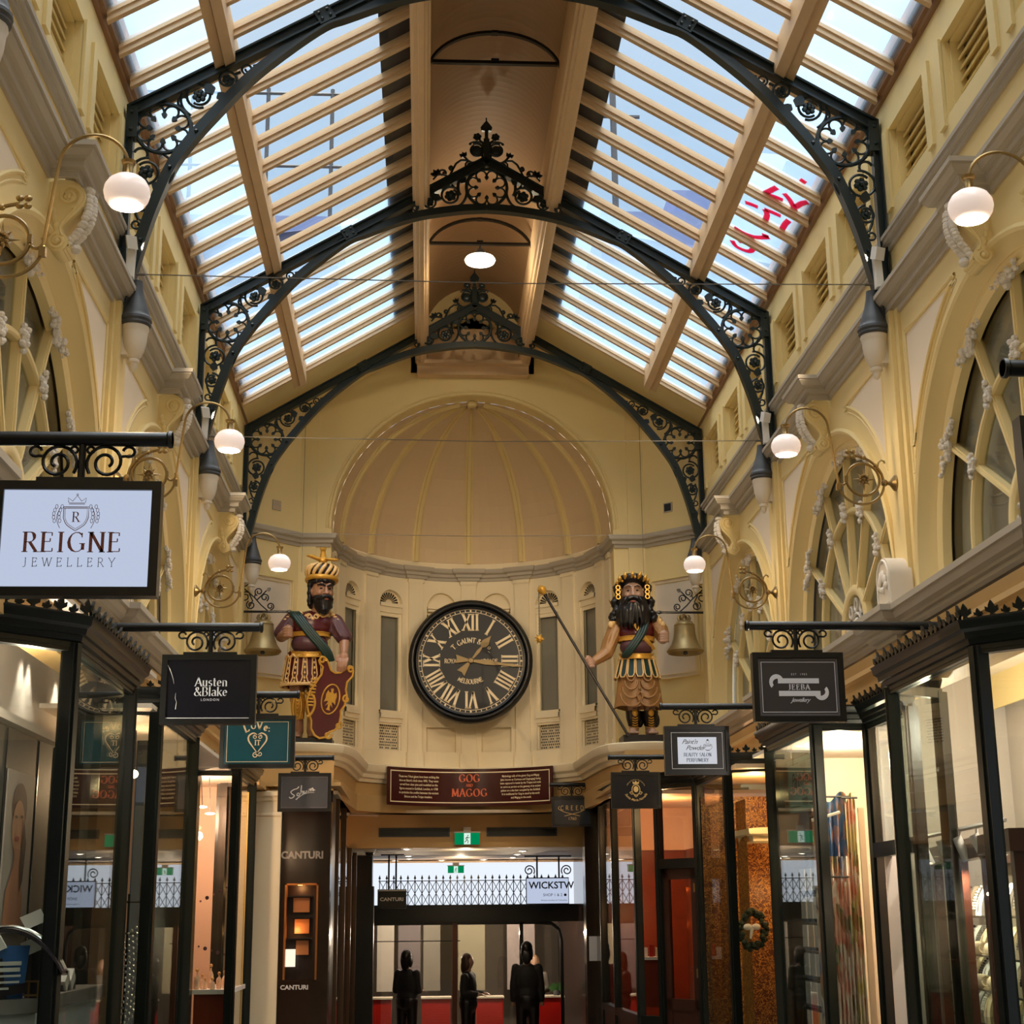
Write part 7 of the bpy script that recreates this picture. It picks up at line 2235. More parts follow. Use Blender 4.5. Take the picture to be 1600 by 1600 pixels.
def scarf(x0, x1, y, z0, z1, m_, lb, seed, n=26):
    rnd = random.Random(seed)
    r = thing('scarf', lb, 'scarf', ((x0 + x1) / 2, y, z0), 'printed scarves hanging in the second right shop')
    m = MB(); rows = []
    for j in range(12):
        t = j / 11
        rows.append([(x0 + (x1 - x0) * i / n, y + .022 * sin(i * 1.7 + seed + t) * (.3 + t), z1 - (z1 - z0) * t + (.04 * sin(i * .5 + seed) if j == 0 else 0)) for i in range(n + 1)])
    k = n + 1
    fr_ = [q for r_ in rows for q in r_]; bk = [(a, b_ + .008, c) for a, b_, c in fr_]
    N_ = len(fr_)
    fs = [(j * k + i, j * k + i + 1, (j + 1) * k + i + 1, (j + 1) * k + i) for j in range(11) for i in range(n)]
    m.add(fr_ + bk, fs + [tuple(N_ + q for q in f) for f in fs]); m.build('cloth', m_, r, ang=80)
    m = MB(); m.tube([(x0 - .02, y, z1 + .0), (x1 + .02, y, z1 + .0)], .008, 5); m.build('hanging_rod', 'lead', r)
scarf(2.36, 2.62, 11.78, 1.2, 2.9, SCF, 'blue flowered scarf with long pale folds, left in the window', 1)
BLU = SCF.copy(); BLU.name = 'blue_flower_print'
for e in BLU.node_tree.nodes['Color Ramp'].color_ramp.elements:
    pass
e_ = BLU.node_tree.nodes['Color Ramp'].color_ramp.elements
e_[1].color = lin((60, 100, 160)) + (1,); e_[3].color = lin((90, 130, 180)) + (1,)
scarf(2.38, 2.60, 11.66, 2.60, 3.04, BLU, 'short blue flowered scarf hung highest', 2, 14)
PNK = SCF.copy(); PNK.name = 'pink_print'; e_ = PNK.node_tree.nodes['Color Ramp'].color_ramp.elements; e_[2].color = lin((222, 160, 140)) + (1,); e_[4].color = lin((196, 120, 100)) + (1,)
scarf(2.44, 2.64, 11.70, 1.2, 2.45, PNK, 'pinkish printed scarf with fine vertical folds', 3)
YEL = SCF.copy(); YEL.name = 'yellow_green_print'; e_ = YEL.node_tree.nodes['Color Ramp'].color_ramp.elements; e_[2].color = lin((196, 184, 110)) + (1,); e_[5].color = lin((120, 130, 70)) + (1,)
scarf(2.58, 2.66, 11.64, 1.2, 3.03, YEL, 'narrow yellow green scarf beside the cream strip', 4, 12)
m = MB(); m.box((2.655, 11.55, .6), (2.70, 11.57, 2.95)); tag(m.build('banner_strip', mat('cream_banner', (240, 210, 180), .5, var=.03), smooth=False), 'narrow cream banner at the right side of the scarf window', 'banner')
r = thing('window_sign', 'teal glass sign hanging in the second right shop window', 'sign', (2.40, 12.35, 3.0))
m = MB(); m.box((2.415, 11.62, 2.98), (2.425, 12.75, 3.40)); m.build('plate', mat('teal_glass_sign', (168, 208, 196), .2, var=.04), r, smooth=False)
m = MB(); mpw = lambda u, v, d: (2.412 - d, 12.18 - u, 3.19 + v)
font_text(m, "Paint'n Powder", mpw, .17, 0, -.02, shear=.3, sp=.8); font_text(m, 'PERFUMERY', mpw, .04, 0, -.08)
for sg in (-1, 1):
    for k in range(3): line(m, mpw, spiral((-.06 + .06 * k, sg * .14), .03, .008, radians(90 * sg), 1.1, 14), .005)
    line(m, mpw, [(-.5, sg * .17), (-.15, sg * .17)], .004); line(m, mpw, [(.15, sg * .17), (.5, sg * .17)], .004)
m.build('lettering', 'dark_green' if False else mat('sign_green_ink', (30, 56, 48), .5, var=0), r, smooth=False)
m = MB()
for y in (11.8, 12.6): m.tube([(2.42, y, 3.40), (2.42, y, 3.52)], .003, 4)
m.build('hanging_wire', 'wire', r)
r = thing('display_rack', 'tall card rack with rows of pale cards in the second right shop', 'card rack', (2.5, 12.4, 0))
m = MB()
for y in (12.0, 12.4, 12.8): m.tube([(2.55, y, .6), (2.55, y, 2.65)], .012, 5)
for k in range(9): m.tube([(2.53, 11.9, 2.55 - .22 * k), (2.53, 12.9, 2.55 - .22 * k)], .008, 4)
m.build('wire_rack', 'black', r)
rnd = random.Random(8)
cc = [(226, 222, 220), (206, 200, 196), (232, 150, 90), (188, 190, 196), (236, 228, 220), (210, 190, 170)]
cm_ = [mat('card_tone_%d' % k, c, .5, var=.15, scale=40) for k, c in enumerate(cc)]
n_ = 0
for row in range(7):
    for k in range(5):
        n_ += 1
        y = 11.98 + .2 * k; z = 2.45 - .22 * row
        m = MB(); m.box((2.50, y - .085, z - .085), (2.506, y + .085, z + .085))
        m.build('card', cm_[rnd.randrange(6)], r, smooth=False)
m = MB(); m.tube([(2.30, 11.56, 2.86), (2.42, 11.56, 2.89), (2.52, 11.57, 2.92)], .012, 6); tag(m.build('hanging_rail', 'whitebox'), 'short white hanging rail below the teal sign', 'rail')
# Eli card and postcard rack by the door
r = thing('postcard_rack', 'spinning postcard rack with a white sign in the doorway of the second right shop', 'postcard rack', (3.0, 11.3, 0))
m = MB(); m.tube([(3.0, 11.4, 0), (3.0, 11.4, 2.6)], .012, 6)
for k in range(8):
    for q in (-1, 1): m.tube([(2.90, 11.36, 2.12 - .2 * k), (2.90 + .1, 11.30, 2.12 - .2 * k), (3.1, 11.36, 2.12 - .2 * k)], .006, 4)
m.build('stand', 'black', r)
m = MB(); m.box((2.83, 11.36, 2.36), (3.12, 11.37, 2.60)); m.build('sign_card', 'whitebox', r, smooth=False)
m = MB(); mpe = lambda u, v, d: (2.86 + u, 11.358 - d, 2.48 + v)
stroke_text(m, 'E', mpe, .09, .0, .0, align='l', thick=.16, thin=.06); stroke_text(m, 'L', mpe, .09, .06, .0, align='l', thick=.16, thin=.06)
m.build('lettering', 'black', r, smooth=False)
for row in range(5):
    for k in range(2):
        m = MB(); x = 2.86 + .15 * k; z = 2.20 - .2 * row
        m.box((x, 11.33, z - .08), (x + .12, 11.34, z + .08)); m.build('postcard', mat('postcard_%d_%d' % (row, k), [(232, 200, 200), (226, 226, 222), (214, 180, 170), (240, 224, 210), (196, 120, 100)][(row + 2 * k) % 5], .5, var=.3, scale=50), r, smooth=False)
r = thing('pinwheel', 'small multi coloured toy on the white sign card by the door', 'toy', (2.98, 11.3, 2.36))
for k, c in enumerate(((200, 60, 50), (230, 150, 40), (60, 140, 80), (60, 90, 170), (230, 200, 60))):
    m = MB(); m.box((2.85 + .04 * k, 11.335, 2.30), (2.885 + .04 * k, 11.35, 2.40)); m.build('coloured_strip', mat('toy_colour_%d' % k, c, .5, var=0), r, smooth=False)
for k, (x, y) in enumerate(((2.48, 11.9), (2.58, 11.75), (2.44, 12.4), (2.75, 11.9))):
    r = thing('downlight', ['nearer left', 'nearer right', 'farther left', 'inner'][k] + ' bright ceiling lamp in the second right shop', 'downlight', (x, y, 3.52), 'ceiling lamps of the second right shop')
    m = MB(); m.lathe([(.05, 3.518), (.05, 3.505), (.04, 3.50)], (x, y, 0), 14); m.build('trim_ring', 'whitebox', r)
    m = MB(); m.lathe([(.04, 3.502), (.001, 3.492)], (x, y, 0), 14); m.build('lens', emis('shopb_lens_%d' % k, (255, 250, 240), 10), r)
lamp('right_shop_fill', (2.75, 12.3, 3.35), 72.0, (255, 236, 214), None, .02); lamp('right_shop_fill', (3.3, 11.4, 3.2), 60.0, (255, 222, 184), None, .02); lamp('right_shop_fill', (2.6, 11.75, 3.35), 15.0, (255, 226, 190), None, .02)  # added fill points among the scarves and cards, without fittings

# right shop C: wall of patterned brown and gold paper, wreath
WP = bpy.data.materials.new('brown_gold_wallpaper'); WP.use_nodes = True
nt = WP.node_tree; b = nt.nodes['Principled BSDF']; b.inputs['Roughness'].default_value = .45
tc = nt.nodes.new('ShaderNodeTexCoord'); vo = nt.nodes.new('ShaderNodeTexVoronoi'); vo.feature = 'DISTANCE_TO_EDGE'; vo.inputs['Scale'].default_value = 14
nz = nt.nodes.new('ShaderNodeTexNoise'); nz.inputs['Scale'].default_value = 8; nz.inputs['Distortion'].default_value = 2.5
mv = nt.nodes.new('ShaderNodeMixRGB'); mv.blend_type = 'ADD'; mv.inputs[0].default_value = .25
nt.links.new(tc.outputs['Object'], nz.inputs['Vector']); nt.links.new(tc.outputs['Object'], mv.inputs[1]); nt.links.new(nz.outputs['Color'], mv.inputs[2]); nt.links.new(mv.outputs[0], vo.inputs['Vector'])
cr = nt.nodes.new('ShaderNodeValToRGB'); el = cr.color_ramp.elements
el[0].position = .03; el[0].color = lin((206, 150, 66)) + (1,); el[1].position = .09; el[1].color = lin((96, 46, 20)) + (1,)
nt.links.new(vo.outputs[0], cr.inputs[0]); nt.links.new(cr.outputs[0], b.inputs['Base Color'])
m = MB(); m.quad((2.27, 16.05, 0), (3.6, 15.95, 0), (3.6, 15.95, 3.36), (2.27, 16.05, 3.36)); m.quad((2.62, 15.5, 0), (2.62, 16.0, 0), (2.62, 16.0, 3.3), (2.62, 15.5, 3.3))
struct('wall_right_papered', m, WP, 'wall papered in brown and gold scrolls', smooth=False)
m = MB(); m.box((2.3, 14.3, 3.50), (4.2, 16.2, 3.54)); m.box((3.1, 14.3, 0), (3.14, 16.6, 3.5)); struct('ceiling', m, mat('cream_shop_ceiling', (240, 206, 160), .6, var=.03), smooth=False)
m = MB(); m.sweep([(3.1, 15.4), (2.68, 15.4), (2.64, 15.9)], [(0, 2.86), (.02, 2.88), (.03, 2.93), (.07, 2.95), (.08, 3.0), (-.1, 3.02)]); struct('trim', m, 'white', 'cream capital moulding inside the papered shop')
lamp('papered_shop_fill', (2.62, 15.0, 3.3), 30.0, (255, 206, 146), None, .02); lamp('papered_shop_fill', (2.85, 15.6, 2.4), 5.0, (255, 196, 130), None, .02)  # added fill on the papered walls, no fitting modelled
r = thing('wreath', 'dark green wreath with a pale bow hung in the papered shop', 'wreath', (2.62, 15.15, 2.0))
m = MB(); rnd = random.Random(2)
for k in range(70):
    a = 2 * pi * k / 70
    m.ball((2.60 + (.13 + rnd.uniform(-.03, .03)) * cos(a), 15.35 + rnd.uniform(-.03, .03), 2.03 + (.16 + rnd.uniform(-.03, .03)) * sin(a)), rnd.uniform(.02, .035), 6, 4)
m.build('foliage', mat('wreath_green', (34, 50, 34), .7, var=.3), r)
m = MB()
for q in (-1, 1): m.ball((2.59 + q * .04, 15.30, 2.06), (.045, .02, .032), 8, 5)
m.tube([(2.59, 15.30, 2.05), (2.57, 15.29, 1.95)], [.02, .01], 6); m.build('bow', WHT, r)
# right shop D interior: red-brown panelling, lit bulkhead, counter with bottles
m = MB(); m.quad((1.66, 19.3, 0), (3.6, 19.3, 0), (3.6, 19.3, 2.95), (1.66, 19.3, 2.95)); m.quad((2.62, 17.0, 0), (2.62, 19.3, 0), (2.62, 19.3, 2.95), (2.62, 17.0, 2.95)); m.quad((2.27, 16.2, 0), (2.62, 17.0, 0), (2.62, 17.0, 3.5), (2.27, 16.2, 3.5))
struct('wall_right_panelled', m, WOODR, 'red brown panelled wall of the farthest right shop', smooth=False)
m = MB(); m.box((1.66, 16.9, 3.46), (3.6, 19.4, 3.5)); m.quad((1.66, 19.28, 2.95), (3.6, 19.28, 2.95), (3.6, 19.28, 3.5), (1.66, 19.28, 3.5)); struct('ceiling', m, mat('salmon_bulkhead', (240, 190, 150), .6, var=.03), smooth=False)
lamp('panelled_shop_fill', (2.1, 17.6, 3.2), 39.0, (255, 188, 130), None, .02); lamp('panelled_shop_fill', (1.95, 18.4, 2.2), 15.0, (255, 176, 120), None, .02)  # added fill for the panelled room, not a lamp of the shop
r = thing('display_shelf', 'small lit shelf with red boxes in the farthest right shop', 'shelf', (1.95, 17.6, 1.7))
m = MB(); m.box((1.80, 17.5, 1.70), (2.06, 17.8, 1.73)); m.build('top', WHT, r, smooth=False)
m = MB(); m.box((1.82, 17.52, 1.2), (2.04, 17.78, 1.70)); m.build('base', WOODR, r, smooth=False)
for k in range(3):
    m = MB(); m.box((1.83 + .07 * k, 17.55, 1.732), (1.88 + .07 * k, 17.6, 1.83 + .03 * (k % 2)))
    tag(m.build('perfume_box', [WHT, mat('red_box', (170, 40, 30), .4, var=.05), CREAMV][k], smooth=False), ['white', 'red', 'cream'][k] + ' perfume box on the small lit shelf', 'box')

# beige bulkhead above the far corner shops, cream pilaster and dark niche front on the left
m = MB(); m.box((1.62, 17.05, 3.52), (2.9, 17.12, 3.95)); m.box((-2.9, 17.30, 3.40), (-1.6, 17.34, 3.95)); m.box((-2.62, 16.2, 3.52), (-2.3, 17.3, 3.58)); struct('trim', m, 'soffit', 'beige bulkheads above the far corner shops', smooth=False)
m = MB(); m.box((-2.40, 16.95, 0), (-2.13, 17.3, 3.44)); m.sweep([(-2.13, 16.95), (-2.40, 16.95)], [(0, 3.40), (.02, 3.41), (.025, 3.44), (.05, 3.46), (.055, 3.50), (0, 3.52)]); m.sweep([(-2.13, 16.95), (-2.40, 16.95)], [(0, 3.24), (.012, 3.25), (.012, 3.27), (0, 3.28)])
struct('trim', m, 'white', 'cream pilaster beside the dark stone front on the left', smooth=False)
BST = mat('polished_brown_stone', (46, 32, 24), .15, var=.3, scale=5)
r = thing('stone_front', 'polished dark brown stone front with a lit gold niche, behind the brush script sign', 'shopfront', (-1.87, 17.1, 0))
m = MB()
xa, xb, za, zb, yy = -2.075, -1.72, 1.55, 2.54, 17.0
for (a, b) in (((-2.13, 0), (xa, 3.4)), ((xb, 0), (-1.60, 3.4)), ((xa, zb), (xb, 3.4)), ((xa, 0), (xb, za))): m.box((a[0], yy, a[1]), (b[0], yy + .25, b[1]))
m.build('facing', BST, r, smooth=False)
m = MB(); t_ = .02
for (a, b) in (((xa, zb - t_), (xb, zb)), ((xa, za), (xa + t_, zb)), ((xb - t_, za), (xb, zb))): m.box((a[0], yy - .012, a[1]), (b[0], yy + .12, b[1]))
m.build('gold_frame', mat('copper_frame', (206, 132, 70), .25, metal=.7, var=.1), r, smooth=False)
m = MB(); m.box((xa, yy + .22, za), (xb, yy + .24, zb)); m.box((xa + .30, yy + .10, za), (xb, yy + .2, zb)); m.build('niche_back', mat('niche_dark', (40, 22, 14), .4, var=.1), r, smooth=False)
for k in range(3):
    z = 2.40 - .22 * k
    m = MB(); m.box((xa + .03, yy + .06, z), (xb - .07, yy + .2, z + .012)); m.build('shelf', 'black', r, smooth=False)
    m = MB(); m.box((xa + .08 + .02 * k, yy + .15, z - .16), (xb - .1, yy + .17, z - .01)); m.build('gold_panel', mat('warm_gold_panel_%d' % k, (196, 128, 74), .4, var=.1), r, smooth=False)
m = MB(); m.box((xa + .02, yy + .1, 1.68), (xa + .12, yy + .11, 1.86)); m.build('lit_card', emis('lit_niche_card', (255, 236, 210), 1.2), r, smooth=False)
lamp('niche_light', (-1.92, 16.98 + .10, 2.50), 1.6, (255, 180, 110), r, .03); lamp('niche_light', (-1.95, 17.08, 2.05), .9, (255, 180, 110), r, .03)
LETT = mat('brushed_letters', (170, 160, 150), .35, metal=.4, var=.05)
m = MB(); font_text(m, 'CANTURI', lambda u, v, d: (-1.905 + u, yy - .006 - d, 2.80 + v), .105, .005, 0, xs=1.0, off=.004); m.build('lettering', LETT, r, smooth=False)
m = MB(); font_text(m, 'CANTURI', lambda u, v, d: (-1.95 + u, yy - .006 - d, 1.455 + v), .062, 0, 0, xs=1.1, off=.002); m.build('lettering', 'whitebox', r, smooth=False)

# ---------------------------------------------------------------- passage beyond
PC = mat('passage_ceiling', (196, 178, 150), .6, var=.04)
m = MB(); m.box((-3.0, 20.9, 3.52), (3.0, 21.3, 3.9)); m.box((-3.0, 21.3, 3.08), (3.0, 21.6, 3.9)); struct('trim', m, 'soffit', 'beige beams across the mouth of the passage', smooth=False)
m = MB(); m.box((-3.0, 21.6, 3.10), (3.0, 30, 3.14)); m.box((-3.0, 20.62, 3.50), (3.0, 20.95, 3.54)); m.box((-3.0, 17.3, 3.5), (-1.55, 20.7, 3.54)); m.box((1.55, 17.1, 3.5), (3, 20.7, 3.54)); struct('ceiling', m, PC, smooth=False)
m = MB()
m.box((-1.66, 17.25, 0), (-1.60, 17.9, 3.5)); m.box((-1.66, 24.6, 0), (-1.40, 25, 3.1)); m.box((-3.0, 25.0, 0), (-1.42, 25.2, 3.1)); m.box((-1.62, 23.6, 0), (-1.34, 23.9, 2.62))
struct('wall_passage_left', m, 'black', smooth=False)
m = MB(); m.box((1.60, 19.4, 0), (1.95, 20.3, 3.5)); m.box((1.47, 20.15, 0), (1.95, 20.45, 3.5)); m.box((1.93, 20.4, 0), (2.2, 30, 3.1)); struct('wall_passage_right', m, BST, smooth=False)
m = MB(); m.box((-3, 30, 0), (3, 30.1, 3.2)); m.box((-3.0, 17.3, 0), (-2.96, 30, 3.6)); m.box((2.96, 19, 0), (3, 30, 3.6)); struct('wall_passage_end', m, mat('cafe_wall', (120, 108, 96), .6, var=.15), smooth=False)
# glazed side of the passage, left
r = thing('glass_partition', 'dark framed glass partition along the left side of the passage', 'partition', (-1.6, 20.5, 0))
m = MB()
for y in (18.0, 19.6, 21.2, 22.8): m.box((-1.635, y, 0), (-1.565, y + .07, 3.5 if y < 21 else 3.08))
for y in (18.4, 19.2): m.box((-1.75, y, 0), (-1.70, y + .05, 2.62))
m.build('posts', mat('bronze_post', (84, 60, 40), .3, metal=.4, var=.15), r, smooth=False)
m = MB(); m.box((-1.605, 17.95, .1), (-1.597, 23.6, 3.08)); m.build('pane', 'shopglass', r, smooth=False)
m = MB()
for z in (1.55, 2.15): m.box((-1.9, 19.5, z), (-1.65, 20.8, z + .03))
m.build('inner_shelves', WOODR, r, smooth=False)
lamp('partition_fill', (-2.2, 20.2, 2.4), 9.0, (255, 180, 120), None, .02)  # added fill point behind the partition glass, no fitting
for k, (x, lb) in enumerate(((-.73, 'left'), (.73, 'right'))):
    r = thing('air_vent', 'long black slot vent on the beige beam, %s of the exit sign' % lb, 'vent', (x, 21.3, 3.26))
    m = MB(); m.box((x - .48, 21.285, 3.225), (x + .48, 21.30, 3.345)); m.build('frame', 'lead', r, smooth=False)
    m = MB(); m.box((x - .46, 21.278, 3.24), (x + .46, 21.287, 3.325)); m.build('slot', 'black', r, smooth=False)
GRN = emis('lit_exit_green', (0, 150, 92), .75); EWH = emis('lit_exit_white', (226, 255, 240), .9)
def exit_sign(x, y, z, w, h, lb):
    r = thing('exit_sign', lb, 'exit sign', (x, y, z + h), 'green exit signs')
    m = MB(); m.box((x - w / 2, y, z), (x + w / 2, y + .06, z + h)); m.box((x - w * .53, y - .004, z + h), (x + w * .53, y + .064, z + h * 1.12)); m.box((x - .05, y + .02, z + h * 1.12), (x + .05, y + .05, z + h * 1.5)); m.build('casing', 'whitebox', r, smooth=False)
    m = MB(); m.box((x - w / 2, y - .004, z), (x + w / 2, y - .001, z + h)); gf_ = m.build('green_face', GRN, r, smooth=False)
    m = MB(); m.box((x - w * .13, y - .007, z + h * .02), (x + w * .13, y - .005, z + h * .98)); m.build('door_symbol', EWH, gf_, smooth=False)
    m = MB(); mm = lambda u, v, d: (x + u * h, y - .009 - d, z + h / 2 + v * h)
    for L in ([(.02, .18), (-.02, -.05)], [(-.02, -.05), (.08, -.2), (.05, -.38)], [(-.02, -.05), (-.1, -.2), (-.22, -.3)], [(.02, .14), (.14, .06), (.2, .12)], [(.02, .14), (-.1, .08), (-.14, -.05)]): line(m, mm, L, .03, 0)
    m.add([mm(.06 + .05 * cos(a), .27 + .05 * sin(a), 0) for a in [pi * i / 5 for i in range(10)]], [tuple(range(10))]); m.build('running_figure', mat('exit_figure_green', (0, 120, 74), .5, var=0), gf_, smooth=False)
exit_sign(-.015, 21.20, 3.115, .34, .155, 'lit green exit sign fixed to the beige beam'); exit_sign(-.10, 24.6, 2.83, .25, .105, 'smaller lit green exit sign deeper in the passage')
k = 0
for x, L in ((-.84, (22.0, 24.6, 25.8, 27.3, 28.7)), (.84, (22.9, 24.2, 25.5, 27.0, 28.4)), (-.3, (26.6,)), (.4, (26.4,)), (-1.09, (26.7,)), (1.19, (26.8,))):
    for i, y in enumerate(L):
        k += 1
        row = 'left row' if x == -.84 else 'right row' if x == .84 else 'cross row'
        r = thing('downlight', 'round lit downlight in the passage ceiling, %s, place %d from the front' % (row, i + 1) if len(L) > 1 else 'round lit downlight in the cross row of the passage ceiling, %s' % {-.3: 'centre left', .4: 'centre right', -1.09: 'far left', 1.19: 'far right'}[x], 'downlight', (x, y, 3.10), 'downlights in the passage ceiling')
        m = MB(); m.lathe([(.075, 3.099), (.075, 3.09), (.06, 3.088)], (x, y, 0), 14); m.build('trim_ring', 'whitebox', r)
        m = MB(); m.lathe([(.06, 3.09), (.001, 3.08)], (x, y, 0), 14); m.build('lens', M.setdefault('dl', emis('passage_lens', (255, 240, 214), 9)), r)
for y in (22.5, 25.5): lamp('passage_fill', (0, y, 2.95), 16, (255, 226, 190), None, .02)  # added fill points below the ceiling, separate from the downlights
for x, y, lb in ((-1.66, 20.6, 'left of the notice board'), (-1.35, 21.9, 'deeper, left of the slot vent')):
    r = thing('security_camera', 'dark dome security camera %s' % lb, 'security camera', (x, y, 3.4))
    zc = 3.52 if y < 21 else 3.10
    m = MB(); m.lathe([(.08, zc), (.085, zc - .03), (.07, zc - .05)], (x, y, 0), 16); m.build('base', 'whitebox', r)
    m = MB(); m.ball((x, y, zc - .055), (.062, .062, .055), 14, 8); m.build('dome', 'black', r)
# folding lattice gate with a bright street behind, dark lintel and glass doors
GY = 25.9
r = thing('lattice_gate', 'black folding lattice gate above the dark lintel at the end of the passage', 'gate', (.2, GY, 2.3))
m = MB()
n_ = 26
for k in range(n_ + 1):
    x = -1.32 + 3.0 * k / n_
    m.tube([(x, GY, 2.32), (x, GY, 2.76)], .010, 4); m.prism([(-.02, 0), (0, -.02), (.02, 0), (0, .06)], lambda u, v, d: (x + u, GY + d, 2.78 + v), -.006, .006)
    if k < n_:
        x1 = x + 3.0 / n_
        for j in range(2):
            m.tube([(x, GY - .012, 2.34 + .2 * j), (x1, GY - .012, 2.54 + .2 * j)], .007, 4); m.tube([(x, GY - .006, 2.54 + .2 * j), (x1, GY - .006, 2.34 + .2 * j)], .007, 4)
for z in (2.74, 2.33): m.tube([(-1.34, GY, z), (1.70, GY, z)], .009, 4)
m.build('lattice', 'black', r)
m = MB(); m.box((-2.3, 26.6, 2.25), (2.0, 26.62, 3.08))
struct('window', m, emis('bright_daylight_window', (232, 240, 252), 1.05), 'bright clerestory window behind the lattice gate', smooth=False)
m = MB(); m.box((-2.0, 25.95, 2.08), (2.0, 26.15, 2.31)); m.box((-2.0, 26.2, 2.31), (2.0, 26.25, 2.36)); struct('trim', m, 'black', 'dark lintel under the lattice gate', smooth=False)
r = thing('light_box', 'white lit light box sign with black lettering at the right of the lattice gate', 'sign', (1.40, 25.0, 2.75))
m = MB(); m.box((1.02, 25.0, 2.345), (1.70, 25.10, 2.76)); m.build('case', 'black', r, smooth=False)
m = MB(); m.box((1.03, 24.99, 2.36), (1.69, 25.0, 2.745)); m.build('lit_face', LIT, r, smooth=False)
m = MB(); mw = lambda u, v, d: (1.36 + u, 24.985 - d, 2.55 + v)
font_text(m, 'WICKSTW', mw, .15, .06, .04, off=.003); font_text(m, 'SHOP 1 & 2', mw, .062, .08, -.08); font_text(m, 'Antiques, Jewellery & Collectables', mw, .03, .1, -.15)
m.add([mw(.28 + .022 * cos(a), -.06 + .022 * sin(a), 0) for a in [pi * i / 4 for i in range(8)]], [tuple(range(8))]); m.build('lettering', 'black', r, smooth=False)
m = MB()
for x in (1.2, 1.55): m.tube([(x, 25.05, 2.76), (x, 25.05, 3.10)], .014, 5)
for q in (-1, 1): m.tube([(1.375 + q * a, 25.05, 2.77 + b) for a, b in spiral((.3, .1), .09, .02, radians(215), -1.6)], .010, 5)
m.box((1.0, 25.03, 3.08), (1.75, 25.07, 3.10)); m.build('hanger', 'black', r)
r = thing('hanging_box_sign', 'small black box sign with white capitals hanging left of the lattice gate', 'sign', (-1.08, 24.0, 2.58))
m = MB(); m.box((-1.295, 24.0, 2.30), (-.86, 24.12, 2.58)); m.build('box', 'black', r, smooth=False)
m = MB(); font_text(m, 'CANTURI', lambda u, v, d: (-1.08 + u, 23.995 - d, 2.41 + v), .072, 0, 0, xs=1.15, off=.002); m.box((-1.28, 23.99, 2.555), (-.87, 23.998, 2.57)); m.build('lettering', 'whitebox', r, smooth=False)
m = MB()
for x in (-1.13, -1.02): m.tube([(x, 24.06, 2.58), (x, 24.06, 3.10)], .014, 5)
m.box((-1.25, 24.03, 3.08), (-.9, 24.09, 3.10)); m.build('hanger', 'black', r)
# glass doors at the end
r = thing('glass_screen', 'dark framed glass screen with red brown mullion at the end of the passage', 'glass screen', (.2, 26.1, 0))
m = MB()
for x in (-1.48, 1.0): m.box((x - .03, 26.0, 0), (x + .03, 26.1, 2.1))
m.box((-1.5, 26.0, 2.04), (1.3, 26.08, 2.10)); m.box((-1.5, 26.02, 1.78), (-.0, 26.05, 1.795))
m.tube([(1.2, 26.05, 2.07), (1.5, 26.05, 2.05), (1.62, 26.05, 1.95), (1.66, 26.05, 1.8), (1.66, 26.05, 0)], .03, 8)
m.build('frame', 'black', r, smooth=False)
m = MB(); m.box((-.13, 25.99, 0), (-.05, 26.1, 2.08)); m.build('mullion', mat('rust_mullion', (92, 48, 26), .4, var=.1), r, smooth=False)
m = MB(); m.box((-1.45, 26.04, 0), (1.62, 26.048, 2.05)); m.build('pane', 'shopglass', r, smooth=False)
# cafe interior: pale panels and red counters
for k, (x0, x1, c, lb) in enumerate(((-1.42, -1.12, (210, 200, 186), 'pale'), (-1.05, -.65, (128, 116, 118), 'mauve'), (-.60, -.30, (150, 142, 128), 'taupe'), (.02, .5, (176, 166, 138), 'cream'), (.9, 1.4, (196, 180, 176), 'pinkish'))):
    m = MB(); m.box((x0, 28.4 + .06 * k, .9), (x1, 28.44 + .06 * k, 2.4)); struct('trim', m, mat('cafe_panel_%d' % k, c, .5, var=.08), '%s wall panel inside the far cafe' % lb, smooth=False)
RED = mat('red_counter_front', (196, 26, 20), .35, var=.05)
for k, (x0, x1) in enumerate(((-1.42, -1.12), (-.62, -.15), (.28, .72), (1.24, 1.72))):
    r = thing('counter', 'red fronted counter with pale top at the end of the passage, %s' % ['far left', 'left of the mullion', 'right of the mullion', 'far right'][k], 'counter', ((x0 + x1) / 2, 26.7, 0), 'red counters in the far cafe')
    m = MB(); m.box((x0, 26.5, 0), (x1, 26.9, .865)); m.build('front', RED, r, smooth=False)
    m = MB(); m.box((x0 - .015, 26.48, .865), (x1 + .015, 26.92, .89)); m.build('top', 'stone', r, smooth=False)
for x in (-.8, .9): lamp('cafe_fill', (x, 26.2, 1.9), 75, (255, 224, 200), None, .02); lamp('cafe_fill', (x, 27.6, 2.6), 30, (255, 224, 200), None, .02)  # added fill points for counters and cafe room, no fittings
m = MB(); m.box((-2.5, 26.5, 3.05), (2.5, 30, 3.08)); struct('ceiling', m, PC, smooth=False)

